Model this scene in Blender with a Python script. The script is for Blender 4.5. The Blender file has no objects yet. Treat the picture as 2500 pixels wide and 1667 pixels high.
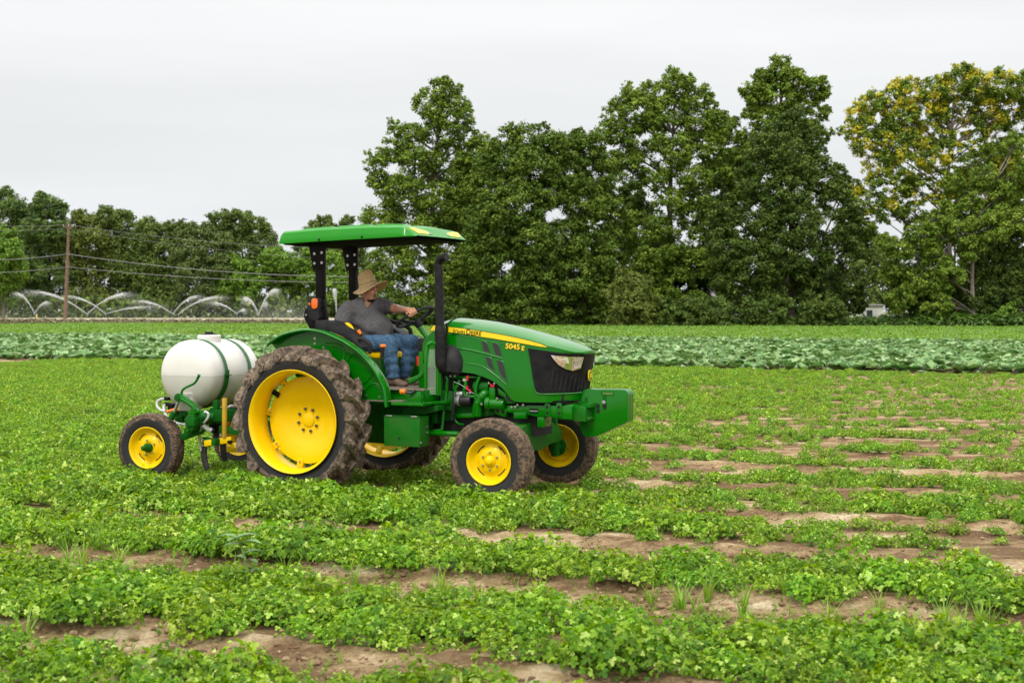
import bpy, bmesh, math, random
import numpy as np
from mathutils import Vector, Matrix, noise as mnoise
random.seed(7)
rng = np.random.default_rng(11)
R = math.radians
scene = bpy.context.scene
COL = scene.collection

# ---------------------------------------------------------------- camera
cam_d = bpy.data.cameras.new('camera'); cam = bpy.data.objects.new('camera', cam_d); COL.objects.link(cam)
cam.location = (0, 0, 1.87)
cam.rotation_euler = (R(90-1.2522), 0, 0)
cam_d.sensor_width = 36; cam_d.lens = 50.4
cam_d.clip_start = 0.1; cam_d.clip_end = 4000
cam_d.dof.use_dof = True; cam_d.dof.focus_distance = 14.6; cam_d.dof.aperture_fstop = 4.0
scene.camera = cam

# ---------------------------------------------------------------- sky, sun, exposure
SUN_EL, SUN_AZ = R(52), R(200)      # azimuth clockwise from +Y
w = bpy.data.worlds.new('World'); scene.world = w; w.use_nodes = True
nt = w.node_tree; N = nt.nodes; L = nt.links
bg = N['Background']
sky = N.new('ShaderNodeTexSky'); sky.sky_type = 'NISHITA'; sky.sun_disc = False
sky.sun_elevation = SUN_EL; sky.sun_rotation = SUN_AZ; sky.air_density = 1.5; sky.dust_density = 3.0
tc = N.new('ShaderNodeTexCoord'); sep = N.new('ShaderNodeSeparateXYZ'); L.new(tc.outputs['Generated'], sep.inputs[0])
ramp = N.new('ShaderNodeValToRGB')      # overcast: the zenith is brighter than the horizon
ramp.color_ramp.elements[0].position = 0.0; ramp.color_ramp.elements[0].color = (7.4, 7.75, 7.95, 1)
ramp.color_ramp.elements[1].position = 0.9; ramp.color_ramp.elements[1].color = (25.0, 24.8, 24.2, 1)
e = ramp.color_ramp.elements.new(0.10); e.color = (7.7, 7.95, 8.1, 1)
e = ramp.color_ramp.elements.new(0.22); e.color = (8.8, 8.85, 8.9, 1)
L.new(sep.outputs['Z'], ramp.inputs[0])
mp = N.new('ShaderNodeMapping'); mp.inputs['Scale'].default_value = (1.2, 1.2, 9.0); L.new(tc.outputs['Generated'], mp.inputs[0])
nz = N.new('ShaderNodeTexNoise'); nz.inputs['Scale'].default_value = 1.6; nz.inputs['Detail'].default_value = 6; nz.inputs['Roughness'].default_value = 0.52
L.new(mp.outputs[0], nz.inputs['Vector'])
mr = N.new('ShaderNodeMapRange'); mr.inputs['From Min'].default_value = 0.3; mr.inputs['From Max'].default_value = 0.7
mr.inputs['To Min'].default_value = 0.94; mr.inputs['To Max'].default_value = 1.06
L.new(nz.outputs['Fac'], mr.inputs['Value'])
mul = N.new('ShaderNodeVectorMath'); mul.operation = 'SCALE'; L.new(ramp.outputs[0], mul.inputs[0]); L.new(mr.outputs[0], mul.inputs['Scale'])
mix = N.new('ShaderNodeMix'); mix.data_type = 'RGBA'; mix.inputs[0].default_value = 0.97
L.new(sky.outputs[0], mix.inputs[6]); L.new(mul.outputs[0], mix.inputs[7])
L.new(mix.outputs[2], bg.inputs['Color']); bg.inputs['Strength'].default_value = 0.1
sd = bpy.data.lights.new('sun', 'SUN'); sd.energy = 1.5; sd.angle = R(10); sd.color = (1.0, 0.96, 0.9)
sun = bpy.data.objects.new('sun', sd); COL.objects.link(sun)
dv = Vector((math.sin(SUN_AZ)*math.cos(SUN_EL), math.cos(SUN_AZ)*math.cos(SUN_EL), math.sin(SUN_EL)))
sun.rotation_euler = (-dv).to_track_quat('-Z', 'Y').to_euler()
scene.view_settings.view_transform = 'Standard'; scene.view_settings.look = 'None'
scene.view_settings.exposure = 0.12; scene.view_settings.gamma = 1

# ---------------------------------------------------------------- materials
def new_mat(name):
    m = bpy.data.materials.new(name); m.use_nodes = True
    return m, m.node_tree.nodes, m.node_tree.links, m.node_tree.nodes['Principled BSDF']
def mat(name, c, rough=0.5, metal=0.0, c2=None, ns=8.0, amt=1.0, bump=0.0, bs=60.0, coat=0.0, spec=0.5, lo=0.35, hi=0.65, det=5, alpha=None, trans=0.0):
    m, N, L, P = new_mat(name)
    P.inputs['Base Color'].default_value = (*c, 1); P.inputs['Roughness'].default_value = rough
    P.inputs['Metallic'].default_value = metal; P.inputs['Coat Weight'].default_value = coat; P.inputs['Coat Roughness'].default_value = 0.08; P.inputs['Coat IOR'].default_value = 1.42
    P.inputs['Specular IOR Level'].default_value = spec
    if alpha is not None: P.inputs['Alpha'].default_value = alpha
    if trans: P.inputs['Transmission Weight'].default_value = trans
    tc = N.new('ShaderNodeTexCoord')
    if c2 is not None:
        nz = N.new('ShaderNodeTexNoise'); nz.inputs['Scale'].default_value = ns; nz.inputs['Detail'].default_value = det
        L.new(tc.outputs['Object'], nz.inputs['Vector'])
        mr = N.new('ShaderNodeMapRange'); mr.inputs['From Min'].default_value = lo; mr.inputs['From Max'].default_value = hi; mr.inputs['To Max'].default_value = amt
        L.new(nz.outputs['Fac'], mr.inputs['Value'])
        mx = N.new('ShaderNodeMix'); mx.data_type = 'RGBA'; mx.inputs[6].default_value = (*c, 1); mx.inputs[7].default_value = (*c2, 1)
        L.new(mr.outputs[0], mx.inputs[0]); L.new(mx.outputs[2], P.inputs['Base Color'])
    if bump:
        n2 = N.new('ShaderNodeTexNoise'); n2.inputs['Scale'].default_value = bs; n2.inputs['Detail'].default_value = 4
        L.new(tc.outputs['Object'], n2.inputs['Vector'])
        b = N.new('ShaderNodeBump'); b.inputs['Strength'].default_value = bump; b.inputs['Distance'].default_value = 0.02
        L.new(n2.outputs['Fac'], b.inputs['Height']); L.new(b.outputs[0], P.inputs['Normal'])
    return m
def leaf_mat(name, c1, c2, c3=None, rough=0.45, transl=0.3, tc=None, attr='v', inst=False, spec=0.4):
    """leaves: colour varies leaf by leaf (attribute) and plant by plant"""
    m, N, L, P = new_mat(name)
    at = N.new('ShaderNodeAttribute'); at.attribute_name = attr
    rp = N.new('ShaderNodeValToRGB'); rp.color_ramp.elements[0].color = (*c1, 1); rp.color_ramp.elements[1].color = (*c2, 1)
    if c3:
        rp.color_ramp.elements[1].position = 0.8; e = rp.color_ramp.elements.new(1.0); e.color = (*c3, 1)
    L.new(at.outputs['Fac'], rp.inputs[0])
    col = rp.outputs[0]
    if inst:
        oi = N.new('ShaderNodeObjectInfo'); hv = N.new('ShaderNodeHueSaturation')
        m1 = N.new('ShaderNodeMapRange'); m1.inputs['To Min'].default_value = 0.484; m1.inputs['To Max'].default_value = 0.512; L.new(oi.outputs['Random'], m1.inputs['Value'])
        m2 = N.new('ShaderNodeMapRange'); m2.inputs['To Min'].default_value = 0.8; m2.inputs['To Max'].default_value = 1.15
        ml = N.new('ShaderNodeMath'); ml.operation = 'MULTIPLY'; ml.inputs[1].default_value = 7.31; fr = N.new('ShaderNodeMath'); fr.operation = 'FRACT'
        L.new(oi.outputs['Random'], ml.inputs[0]); L.new(ml.outputs[0], fr.inputs[0]); L.new(fr.outputs[0], m2.inputs['Value'])
        L.new(m1.outputs[0], hv.inputs['Hue']); L.new(m2.outputs[0], hv.inputs['Value']); L.new(col, hv.inputs['Color']); col = hv.outputs[0]
    L.new(col, P.inputs['Base Color']); P.inputs['Roughness'].default_value = rough; P.inputs['Specular IOR Level'].default_value = spec
    T = N.new('ShaderNodeBsdfTranslucent'); hs = N.new('ShaderNodeHueSaturation'); hs.inputs['Value'].default_value = 1.5; hs.inputs['Saturation'].default_value = 1.1; hs.inputs['Hue'].default_value = 0.485
    L.new(col, hs.inputs['Color']); L.new(hs.outputs[0], T.inputs['Color'])
    ms = N.new('ShaderNodeMixShader'); ms.inputs[0].default_value = transl
    out = N['Material Output']; L.new(P.outputs[0], ms.inputs[1]); L.new(T.outputs[0], ms.inputs[2]); L.new(ms.outputs[0], out.inputs[0])
    return m
M = {}
M['green'] = mat('green_paint', (0.001, 0.140, 0.001), 0.3, coat=0.9, c2=(0.003, 0.170, 0.002), ns=2.5, amt=0.6, spec=0.10)
M['green_dusty'] = mat('green_paint_dusty', (0.004, 0.135, 0.006), 0.45, c2=(0.05, 0.13, 0.025), ns=7, amt=0.5, bump=0.08, bs=30, spec=0.15)
M['green_cast'] = mat('green_cast_iron', (0.003, 0.115, 0.006), 0.5, c2=(0.012, 0.07, 0.008), ns=14, amt=0.7, bump=0.25, bs=45, spec=0.15)
M['green_roof'] = mat('green_roof_plastic', (0.010, 0.215, 0.005), 0.35, coat=0.3, c2=(0.014, 0.235, 0.008), ns=3, amt=0.6, spec=0.15)
M['green_strap'] = mat('green_strap', (0.01, 0.13, 0.03), 0.4)
M['yellow'] = mat('yellow_paint', (0.90, 0.60, 0.002), 0.35, coat=0.3, c2=(0.84, 0.53, 0.003), ns=4, amt=0.5, spec=0.15)
M['yellow_dirty'] = mat('yellow_paint_dirty', (0.70, 0.42, 0.012), 0.4, c2=(0.40, 0.24, 0.04), ns=7, amt=0.7)
M['decal_y'] = mat('decal_yellow', (0.88, 0.62, 0.01), 0.3)
M['black'] = mat('black_paint', (0.004, 0.004, 0.005), 0.45, c2=(0.009, 0.009, 0.009), ns=6, spec=0.12)
M['lining'] = mat('roof_lining_black', (0.004, 0.004, 0.004), 0.95, spec=0.05)
M['plastic'] = mat('black_plastic', (0.016, 0.016, 0.018), 0.55, c2=(0.028, 0.027, 0.028), ns=12, bump=0.1, bs=200, spec=0.15)
M['grille'] = mat('grille_mesh', (0.008, 0.008, 0.009), 0.5, c2=(0.024, 0.023, 0.022), ns=9, amt=0.6, spec=0.12)
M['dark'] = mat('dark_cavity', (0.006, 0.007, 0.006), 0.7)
M['exhaust'] = mat('exhaust_black', (0.010, 0.010, 0.011), 0.5, c2=(0.02, 0.02, 0.021), ns=15, bump=0.1, bs=120, spec=0.15)
M['steel'] = mat('steel', (0.55, 0.54, 0.52), 0.3, 1.0)
M['zinc'] = mat('zinc_bolt', (0.45, 0.44, 0.42), 0.35, 0.9)
M['alu'] = mat('cast_aluminium', (0.45, 0.44, 0.43), 0.45, 0.8, bump=0.2)
M['boltgrey'] = mat('grey_bolt', (0.10, 0.105, 0.11), 0.45, 0.5)
M['red'] = mat('red_wire', (0.62, 0.01, 0.02), 0.4)
M['orange'] = mat('orange_plastic', (0.85, 0.20, 0.01), 0.4)
M['amber'] = mat('amber_lens', (0.85, 0.14, 0.004), 0.12, coat=1.0)
M['chrome'] = mat('headlight_reflector', (0.85, 0.85, 0.83), 0.08, 1.0)
M['lens'] = mat('clear_lens', (0.9, 0.9, 0.9), 0.03, trans=0.9, coat=1.0)
M['clear'] = mat('clear_plastic', (0.55, 0.7, 0.55), 0.08, alpha=0.28)
M['cream'] = mat('trim_cream', (0.5, 0.48, 0.35), 0.4)
M['rubber'] = mat('rubber_black', (0.016, 0.016, 0.017), 0.7, c2=(0.05, 0.045, 0.04), ns=22, amt=0.6, bump=0.3, bs=90)
M['hose'] = mat('black_hose', (0.012, 0.012, 0.013), 0.45)
M['hosewhite'] = mat('clear_hose', (0.55, 0.56, 0.55), 0.3)
M['wood'] = mat('pole_wood', (0.21, 0.12, 0.085), 0.85, c2=(0.12, 0.075, 0.055), ns=3, bump=0.3, bs=20)

# ---------------------------------------------------------------- mesh building
def tag(o, label=None, cat=None, group=None, kind=None):
    if label: o['label'] = label
    if cat: o['category'] = cat
    if group: o['group'] = group
    if kind: o['kind'] = kind
    return o
def empty(name, loc=(0, 0, 0), rz=0.0):
    o = bpy.data.objects.new(name, None); COL.objects.link(o); o.location = loc; o.rotation_euler = (0, 0, rz); o.empty_display_size = 0.2
    return o
def frame_of(d):
    d = Vector(d).normalized(); up = Vector((0, 0, 1)) if abs(d.z) < 0.9 else Vector((1, 0, 0))
    a = d.cross(up).normalized(); return a, d.cross(a).normalized(), d
class MB:
    def __init__(s): s.v = []; s.f = []; s.m = []
    def add(s, vs, fs, m=0):
        k = len(s.v); s.v += [tuple(p) for p in vs]; s.f += [tuple(i+k for i in f) for f in fs]; s.m += [m]*len(fs); return s
    def box(s, x0, x1, y0, y1, z0, z1, m=0):
        vs = [(x, y, z) for x in (x0, x1) for y in (y0, y1) for z in (z0, z1)]
        return s.add(vs, [(0,1,3,2),(4,6,7,5),(0,4,5,1),(2,3,7,6),(0,2,6,4),(1,5,7,3)], m)
    def prism(s, pts, y0, y1, m=0):
        n = len(pts); a = sum(pts[i][0]*pts[(i+1)%n][1]-pts[(i+1)%n][0]*pts[i][1] for i in range(n))
        if a < 0: pts = pts[::-1]
        vs = [(x, y0, z) for x, z in pts]+[(x, y1, z) for x, z in pts]
        fs = [tuple(range(n)), tuple(range(2*n-1, n-1, -1))]+[(i, i+n, (i+1)%n+n, (i+1)%n) for i in range(n)]
        return s.add(vs, fs, m)
    def rings(s, rs, caps=True, closed=True, m=0):
        n = len(rs[0]); k = len(rs); vs = [p for r in rs for p in r]; fs = []
        for i in range(k-1):
            for j in range(n if closed else n-1):
                fs.append((i*n+j, i*n+(j+1)%n, (i+1)*n+(j+1)%n, (i+1)*n+j))
        if caps and closed: fs += [tuple(range(n-1, -1, -1)), tuple((k-1)*n+j for j in range(n))]
        return s.add(vs, fs, m)
    def tube(s, path, r, n=8, m=0, caps=True, smooth=0, sx=1.0):
        path = [Vector(p) for p in path]
        if smooth: path = spline(path, smooth)
        K = len(path); rr = [r]*K if not hasattr(r, '__len__') else [np.interp(i/(K-1), np.linspace(0, 1, len(r)), r) for i in range(K)]
        rs = []; prev = None
        for i, p in enumerate(path):
            d = (path[min(i+1, K-1)]-path[max(i-1, 0)]).normalized()
            if prev is None: a, b, _ = frame_of(d)
            else:
                a = (prev-d*prev.dot(d)).normalized(); b = d.cross(a)
            prev = a
            rs.append([p+(a*math.cos(t)*sx+b*math.sin(t))*rr[i] for t in [2*math.pi*j/n for j in range(n)]])
        return s.rings(rs, caps, True, m)
    def cyl(s, p0, p1, r0, r1=None, n=16, m=0):
        return s.tube([p0, p1], [r0, r0 if r1 is None else r1], n, m)
    def lathe(s, prof, c, n=48, m=0, axis='y', closed=False, a0=0, a1=2*math.pi):
        """prof: (radius, offset along the axis)"""
        rs = []
        for i in range(n+1 if a1-a0 < 6.28 else n):
            t = a0+(a1-a0)*i/n; ct, st = math.cos(t), math.sin(t)
            if axis == 'y': rs.append([(c[0]+r*ct, c[1]+o, c[2]+r*st) for r, o in prof])
            else: rs.append([(c[0]+r*ct, c[1]+r*st, c[2]+o) for r, o in prof])
        if a1-a0 >= 6.28: rs.append(rs[0])
        return s.rings(rs, False, closed, m)
    def bolt(s, p, r=0.012, h=0.012, ax=(0, -1, 0), m=0):
        p = Vector(p); return s.tube([p, p+Vector(ax)*h], r, 6, m)
    def build(s, name, mats, parent=None, bevel=0.0, angle=35, loc=None, label=None, seg=2, weld=True):
        me = bpy.data.meshes.new(name); me.from_pydata(s.v, [], s.f)
        if not isinstance(mats, (list, tuple)): mats = [mats]
        for mm in mats: me.materials.append(mm)
        me.polygons.foreach_set('material_index', s.m)
        bm = bmesh.new(); bm.from_mesh(me)
        if weld: bmesh.ops.remove_doubles(bm, verts=bm.verts, dist=1e-5)
        bmesh.ops.recalc_face_normals(bm, faces=bm.faces)
        if bevel:
            es = [e for e in bm.edges if len(e.link_faces) == 2 and e.calc_face_angle(0) > R(28)]
            bmesh.ops.bevel(bm, geom=es, offset=bevel, segments=seg, affect='EDGES', profile=0.6, clamp_overlap=True)
        bm.to_mesh(me); bm.free()
        me.polygons.foreach_set('use_smooth', [True]*len(me.polygons))
        try: me.set_sharp_from_angle(angle=R(angle))
        except Exception: pass
        o = bpy.data.objects.new(name, me); COL.objects.link(o)
        if parent: o.parent = parent
        if loc: o.location = loc
        if label: o['label'] = label
        return o
def spline(P, k=6):
    P = [Vector(p) for p in P]; out = []
    Q = [P[0]*2-P[1]]+P+[P[-1]*2-P[-2]]
    for i in range(1, len(Q)-2):
        for j in range(k):
            t = j/k; a, b, c, d = Q[i-1], Q[i], Q[i+1], Q[i+2]
            out.append(0.5*((2*b)+(c-a)*t+(2*a-5*b+4*c-d)*t*t+(3*b-3*c+d-a)*t**3))
    out.append(P[-1]); return out
def round_poly(pts, r, k=4):
    out = []; n = len(pts)
    for i in range(n):
        p = Vector(pts[i]).to_3d(); a = (Vector(pts[i-1]).to_3d()-p); b = (Vector(pts[(i+1)%n]).to_3d()-p)
        rr = min(r, a.length*0.45, b.length*0.45); A = p+a.normalized()*rr; B = p+b.normalized()*rr
        for j in range(k+1):
            t = j/k; q = A*(1-t)**2+p*2*t*(1-t)+B*t*t; out.append((q.x, q.y))
    return out
def copy_tree(o, parent=None, label=None):
    c = o.copy(); COL.objects.link(c); c.parent = parent
    if label: c['label'] = label
    for ch in list(o.children): copy_tree(ch, c)
    return c
def mesh_np(name, verts, faces, mats, attr=None, parent=None, smooth=False, midx=None, face_n=None):
    """verts (n,3), faces (m,k) arrays; attr: per-face float stored as 'v'"""
    me = bpy.data.meshes.new(name); verts = np.asarray(verts, dtype=np.float32); faces = np.asarray(faces, dtype=np.int32)
    nf, k = faces.shape
    me.vertices.add(len(verts)); me.vertices.foreach_set('co', verts.ravel())
    me.loops.add(nf*k); me.loops.foreach_set('vertex_index', faces.ravel())
    me.polygons.add(nf); me.polygons.foreach_set('loop_start', np.arange(nf, dtype=np.int32)*k)
    try: me.polygons.foreach_set('loop_total', np.full(nf, k, dtype=np.int32))
    except Exception: pass
    if not isinstance(mats, (list, tuple)): mats = [mats]
    for mm in mats: me.materials.append(mm)
    if midx is not None: me.polygons.foreach_set('material_index', np.asarray(midx, dtype=np.int32))
    me.polygons.foreach_set('use_smooth', np.full(nf, smooth))
    me.update(calc_edges=True)
    if attr is not None:
        a = me.attributes.new('v', 'FLOAT', 'FACE'); a.data.foreach_set('value', np.asarray(attr, dtype=np.float32))
    o = bpy.data.objects.new(name, me)
    if parent is not False: COL.objects.link(o)
    if parent: o.parent = parent
    return o

# ---------------------------------------------------------------- value noise (numpy)
def vnoise(P, seed=0):
    P = np.asarray(P, dtype=np.float64); i = np.floor(P).astype(np.int64); f = P-i; f = f*f*(3-2*f)
    def h(a):
        x = (a[..., 0]*374761393+a[..., 1]*668265263+a[..., 2]*2147483647+seed*144665) & 0xFFFFFFFF
        x = ((x ^ (x >> 13))*1274126177) & 0xFFFFFFFF
        return ((x ^ (x >> 16)) & 0xFFFF)/65535.0
    r = 0
    for dx in (0, 1):
        for dy in (0, 1):
            for dz in (0, 1):
                w = (f[..., 0] if dx else 1-f[..., 0])*(f[..., 1] if dy else 1-f[..., 1])*(f[..., 2] if dz else 1-f[..., 2])
                r = r+w*h(i+np.array([dx, dy, dz]))
    return r*2-1
def fbm(P, oct=3, seed=0):
    P = np.asarray(P, dtype=np.float64); r = 0; a = 1.0; t = 0
    for k in range(oct): r = r+a*vnoise(P*2**k, seed+k); t += a; a *= 0.5
    return r/t
def n2(x, y, s=1.0, seed=0, oct=3):
    return fbm(np.stack([x/s, y/s, np.zeros_like(x)], -1), oct, seed)

# ---------------------------------------------------------------- field frame: u along the rows, v across them (away from the camera)
ROW = R(20); OX, OY = -1.7614, 15.3252
cr, sr = math.cos(ROW), math.sin(ROW)
def uv2w(u, v): return OX+u*cr+v*sr, OY-u*sr+v*cr
def w2uv(x, y): return (x-OX)*cr-(y-OY)*sr, (x-OX)*sr+(y-OY)*cr
FURROWS = [-9.2, -7.15, -4.92, -3.05, -0.98, 1.05, 3.02, 5.0, 7.0, 9.0]
WID = [0.32, 0.42, 0.50, 0.46, 0.30, 0.36, 0.42, 0.34, 0.34, 0.32]
def ground_z(u, v):
    u = np.asarray(u, float); v = np.asarray(v, float)
    z = np.zeros_like(u)
    near = np.clip((12-v)/4, 0, 1)
    vv = v+0.04*n2(u, v, 1.7, 5)
    for f, wd in zip(FURROWS, WID):
        d = vv-f
        z = z-0.055*np.exp(-(d/(wd*0.75))**4)+0.022*np.exp(-((np.abs(d)-wd)/0.08)**2)
    z = z+0.012*n2(u, v, 0.5, 2)
    return z*near
def build_ground():
    us = np.concatenate([[-900, -500, -300, -180, -110, -70, -45, -30, -22, -16, -12], np.arange(-9.5, 10.5, 0.055), [12, 14, 17, 21, 27, 36, 50, 75, 110, 170, 260, 420, 900]])
    vs = np.concatenate([[-60, -30, -18, -12], np.arange(-9.6, 4.2, 0.032), np.arange(4.3, 12, 0.16), [13, 15, 18, 22, 28, 36, 48, 62, 80, 100, 125, 150, 180, 230, 300, 400, 600, 1000, 1800]])
    U, Vv = np.meshgrid(us, vs, indexing='ij')
    Z = ground_z(U, Vv)
    fine = ((np.abs(U) < 9.6) & (Vv > -9.7) & (Vv < 4.3)).astype(float)
    cl = np.clip(n2(U, Vv, 0.11, 9, 2), 0, 1)
    fz = np.zeros_like(U)
    for f, wd in zip(FURROWS, WID): fz = np.maximum(fz, np.exp(-((Vv-f)/(wd*1.5))**4))
    Z = Z+fine*(0.012*n2(U, Vv, 0.16, 3, 3)+0.045*cl*fz)
    X, Y = uv2w(U, Vv)
    nu, nv = U.shape
    V3 = np.stack([X, Y, Z], -1).reshape(-1, 3)
    i = np.arange(nu-1)[:, None]*nv+np.arange(nv-1)[None, :]
    F = np.stack([i, i+nv, i+nv+1, i+1], -1).reshape(-1, 4)
    m, N, L, P = new_mat('field_soil')
    tc = N.new('ShaderNodeTexCoord')
    mp = N.new('ShaderNodeMapping'); mp.inputs['Rotation'].default_value = (0, 0, ROW); mp.inputs['Scale'].default_value = (0.35, 1.0, 1.0)
    L.new(tc.outputs['Object'], mp.inputs[0])
    a = N.new('ShaderNodeTexNoise'); a.inputs['Scale'].default_value = 2.2; a.inputs['Detail'].default_value = 9; a.inputs['Roughness'].default_value = 0.68; L.new(mp.outputs[0], a.inputs['Vector'])
    r = N.new('ShaderNodeValToRGB'); r.color_ramp.elements[0].position = 0.46; r.color_ramp.elements[0].color = (0.20, 0.125, 0.065, 1)
    r.color_ramp.elements[1].position = 0.68; r.color_ramp.elements[1].color = (0.70, 0.58, 0.39, 1)
    e = r.color_ramp.elements.new(0.56); e.color = (0.42, 0.30, 0.16, 1)
    L.new(a.outputs['Fac'], r.inputs[0])
    b = N.new('ShaderNodeTexNoise'); b.inputs['Scale'].default_value = 34; b.inputs['Detail'].default_value = 9; b.inputs['Roughness'].default_value = 0.75; L.new(tc.outputs['Object'], b.inputs['Vector'])
    bp = N.new('ShaderNodeBump'); bp.inputs['Strength'].default_value = 1.0; bp.inputs['Distance'].default_value = 0.05; L.new(b.outputs['Fac'], bp.inputs['Height'])
    mx = N.new('ShaderNodeMix'); mx.data_type = 'RGBA'; mx.blend_type = 'MULTIPLY'; mx.inputs[0].default_value = 0.9
    r2 = N.new('ShaderNodeMapRange'); r2.inputs['From Min'].default_value = 0.3; r2.inputs['From Max'].default_value = 0.7; r2.inputs['To Min'].default_value = 0.55; r2.inputs['To Max'].default_value = 1.6
    L.new(b.outputs['Fac'], r2.inputs['Value']); L.new(r.outputs[0], mx.inputs[6]); L.new(r2.outputs[0], mx.inputs[7])
    L.new(mx.outputs[2], P.inputs['Base Color']); L.new(bp.outputs[0], P.inputs['Normal']); P.inputs['Roughness'].default_value = 0.95; P.inputs['Specular IOR Level'].default_value = 0.15
    g = mesh_np('field', V3, F, m, smooth=True); tag(g, kind='structure')
build_ground()
def strip(name, v0, v1, u0, u1, z, m, n=60):
    mb = MB()
    us = np.linspace(u0, u1, n)
    vs = []; 
    for u in us:
        for v in (v0, v1):
            x, y = uv2w(u, v+0.6*math.sin(u*0.013)); vs.append((x, y, z))
    mb.add(vs, [(2*i, 2*i+2, 2*i+3, 2*i+1) for i in range(n-1)])
    return tag(mb.build(name, m), kind='structure')
# the far left: verge, sandy farm road, irrigated bare field
M['road'] = mat('sand_road', (0.50, 0.42, 0.33), 0.95, c2=(0.32, 0.26, 0.18), ns=0.15, bump=0.2)
M['dirt'] = mat('far_dirt', (0.34, 0.28, 0.20), 0.95, c2=(0.22, 0.22, 0.11), ns=0.08)
M['verge'] = mat('grass_verge', (0.20, 0.22, 0.05), 0.9, c2=(0.13, 0.19, 0.04), ns=0.4)
strip('grass_ground', 128, 1500, -800, 800, 0.03, mat('far_grass', (0.09, 0.14, 0.03), 0.9, c2=(0.13, 0.16, 0.05), ns=0.1))
strip('path', 176, 196, -800, -50, 0.06, M['verge'])
strip('road', 197, 236, -800, -50, 0.08, M['road'])
strip('dirt_field', 237, 345, -800, 10, 0.05, M['dirt'])

# ---------------------------------------------------------------- scatter many plants from a few (one object, kind = stuff)
def scatter_object(name, protos, pts, rot, scl, idx, label, tiltxy=None):
    col = bpy.data.collections.new(name+'_kinds')
    for k, p in enumerate(protos): p.name = f'{name}_{k:02d}'; col.objects.link(p)
    me = bpy.data.meshes.new(name); n = len(pts); me.vertices.add(n); me.vertices.foreach_set('co', np.asarray(pts, np.float32).ravel())
    rv = np.zeros((n, 3), np.float32); rv[:, 2] = rot
    if tiltxy is not None: rv[:, :2] = tiltxy
    for nm, ty, key, arr in (('rot', 'FLOAT_VECTOR', 'vector', rv), ('scl', 'FLOAT', 'value', np.asarray(scl, np.float32)), ('idx', 'INT', 'value', np.asarray(idx, np.int32))):
        a = me.attributes.new(nm, ty, 'POINT'); a.data.foreach_set(key, arr.ravel())
    o = bpy.data.objects.new(name, me); COL.objects.link(o)
    ng = bpy.data.node_groups.new(name, 'GeometryNodeTree')
    ng.interface.new_socket('Geometry', in_out='INPUT', socket_type='NodeSocketGeometry'); ng.interface.new_socket('Geometry', in_out='OUTPUT', socket_type='NodeSocketGeometry')
    N = ng.nodes; L = ng.links; gi = N.new('NodeGroupInput'); go = N.new('NodeGroupOutput')
    ci = N.new('GeometryNodeCollectionInfo'); ci.inputs['Collection'].default_value = col; ci.inputs['Separate Children'].default_value = True; ci.inputs['Reset Children'].default_value = True
    ip = N.new('GeometryNodeInstanceOnPoints'); ip.inputs['Pick Instance'].default_value = True
    def na(nm, ty):
        a = N.new('GeometryNodeInputNamedAttribute'); a.data_type = ty; a.inputs['Name'].default_value = nm; return a.outputs['Attribute']
    m2p = N.new('GeometryNodeMeshToPoints'); L.new(gi.outputs[0], m2p.inputs['Mesh'])
    L.new(m2p.outputs[0], ip.inputs['Points']); L.new(ci.outputs[0], ip.inputs['Instance'])
    L.new(na('idx', 'INT'), ip.inputs['Instance Index']); L.new(na('scl', 'FLOAT'), ip.inputs['Scale'])
    e2r = N.new('FunctionNodeEulerToRotation'); L.new(na('rot', 'FLOAT_VECTOR'), e2r.inputs[0]); L.new(e2r.outputs[0], ip.inputs['Rotation'])
    L.new(ip.outputs[0], go.inputs[0])
    md = o.modifiers.new('scatter', 'NODES'); md.node_group = ng
    return tag(o, label=label, kind='stuff')
def place_template(T, TF, pos, X, Y, Z, s):
    """copies of a small leaf template at frames (X,Y,Z) and positions"""
    n = len(pos); k = len(T); s = np.asarray(s)[:, None, None]
    V = pos[:, None, :]+s*(T[None, :, 0, None]*X[:, None, :]+T[None, :, 1, None]*Y[:, None, :]+T[None, :, 2, None]*Z[:, None, :])
    F = (np.asarray(TF)[None]+(np.arange(n)*k)[:, None, None]).reshape(-1, len(TF[0]))
    return V.reshape(-1, 3), F
def frames(nrm, az=None, r=None):
    r = r or rng; nrm = nrm/np.linalg.norm(nrm, axis=1, keepdims=True)
    if az is None: az = r.normal(size=nrm.shape)
    X = az-nrm*np.sum(az*nrm, 1, keepdims=True); X /= np.linalg.norm(X, axis=1, keepdims=True)+1e-9
    return X, np.cross(nrm, X), nrm
# scalloped three-lobed leaf
_a = np.radians([-140, -105, -75, -52, -28, 0, 28, 52, 75, 105, 140]); _r = np.array([.62, 1.0, 1.02, .52, 1.0, 1.22, 1.0, .52, 1.02, 1.0, .62])
LOBED = np.vstack([[0, 0, 0.0]]+[[math.cos(a)*q+0.15, math.sin(a)*q, -0.22*q*q+0.10*((i % 3) == 0)] for i, (a, q) in enumerate(zip(_a, _r))])
LOBED_F = [(0, i, i+1) for i in range(1, 11)]
DIAM = np.array([[-.9, 0, 0], [0, .62, -.12], [1, 0, -.1], [0, -.62, -.12]]); DIAM_F = [(0, 1, 2, 3)]
DIAM_T = [(0, 1, 2), (0, 2, 3)]
M['crop'] = leaf_mat('crop_leaf', (0.055, 0.155, 0.005), (0.235, 0.420, 0.015), (0.52, 0.67, 0.17), rough=0.45, transl=0.35, inst=True, spec=0.22)
M['stem'] = mat('crop_stem', (0.12, 0.24, 0.04), 0.6)
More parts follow.
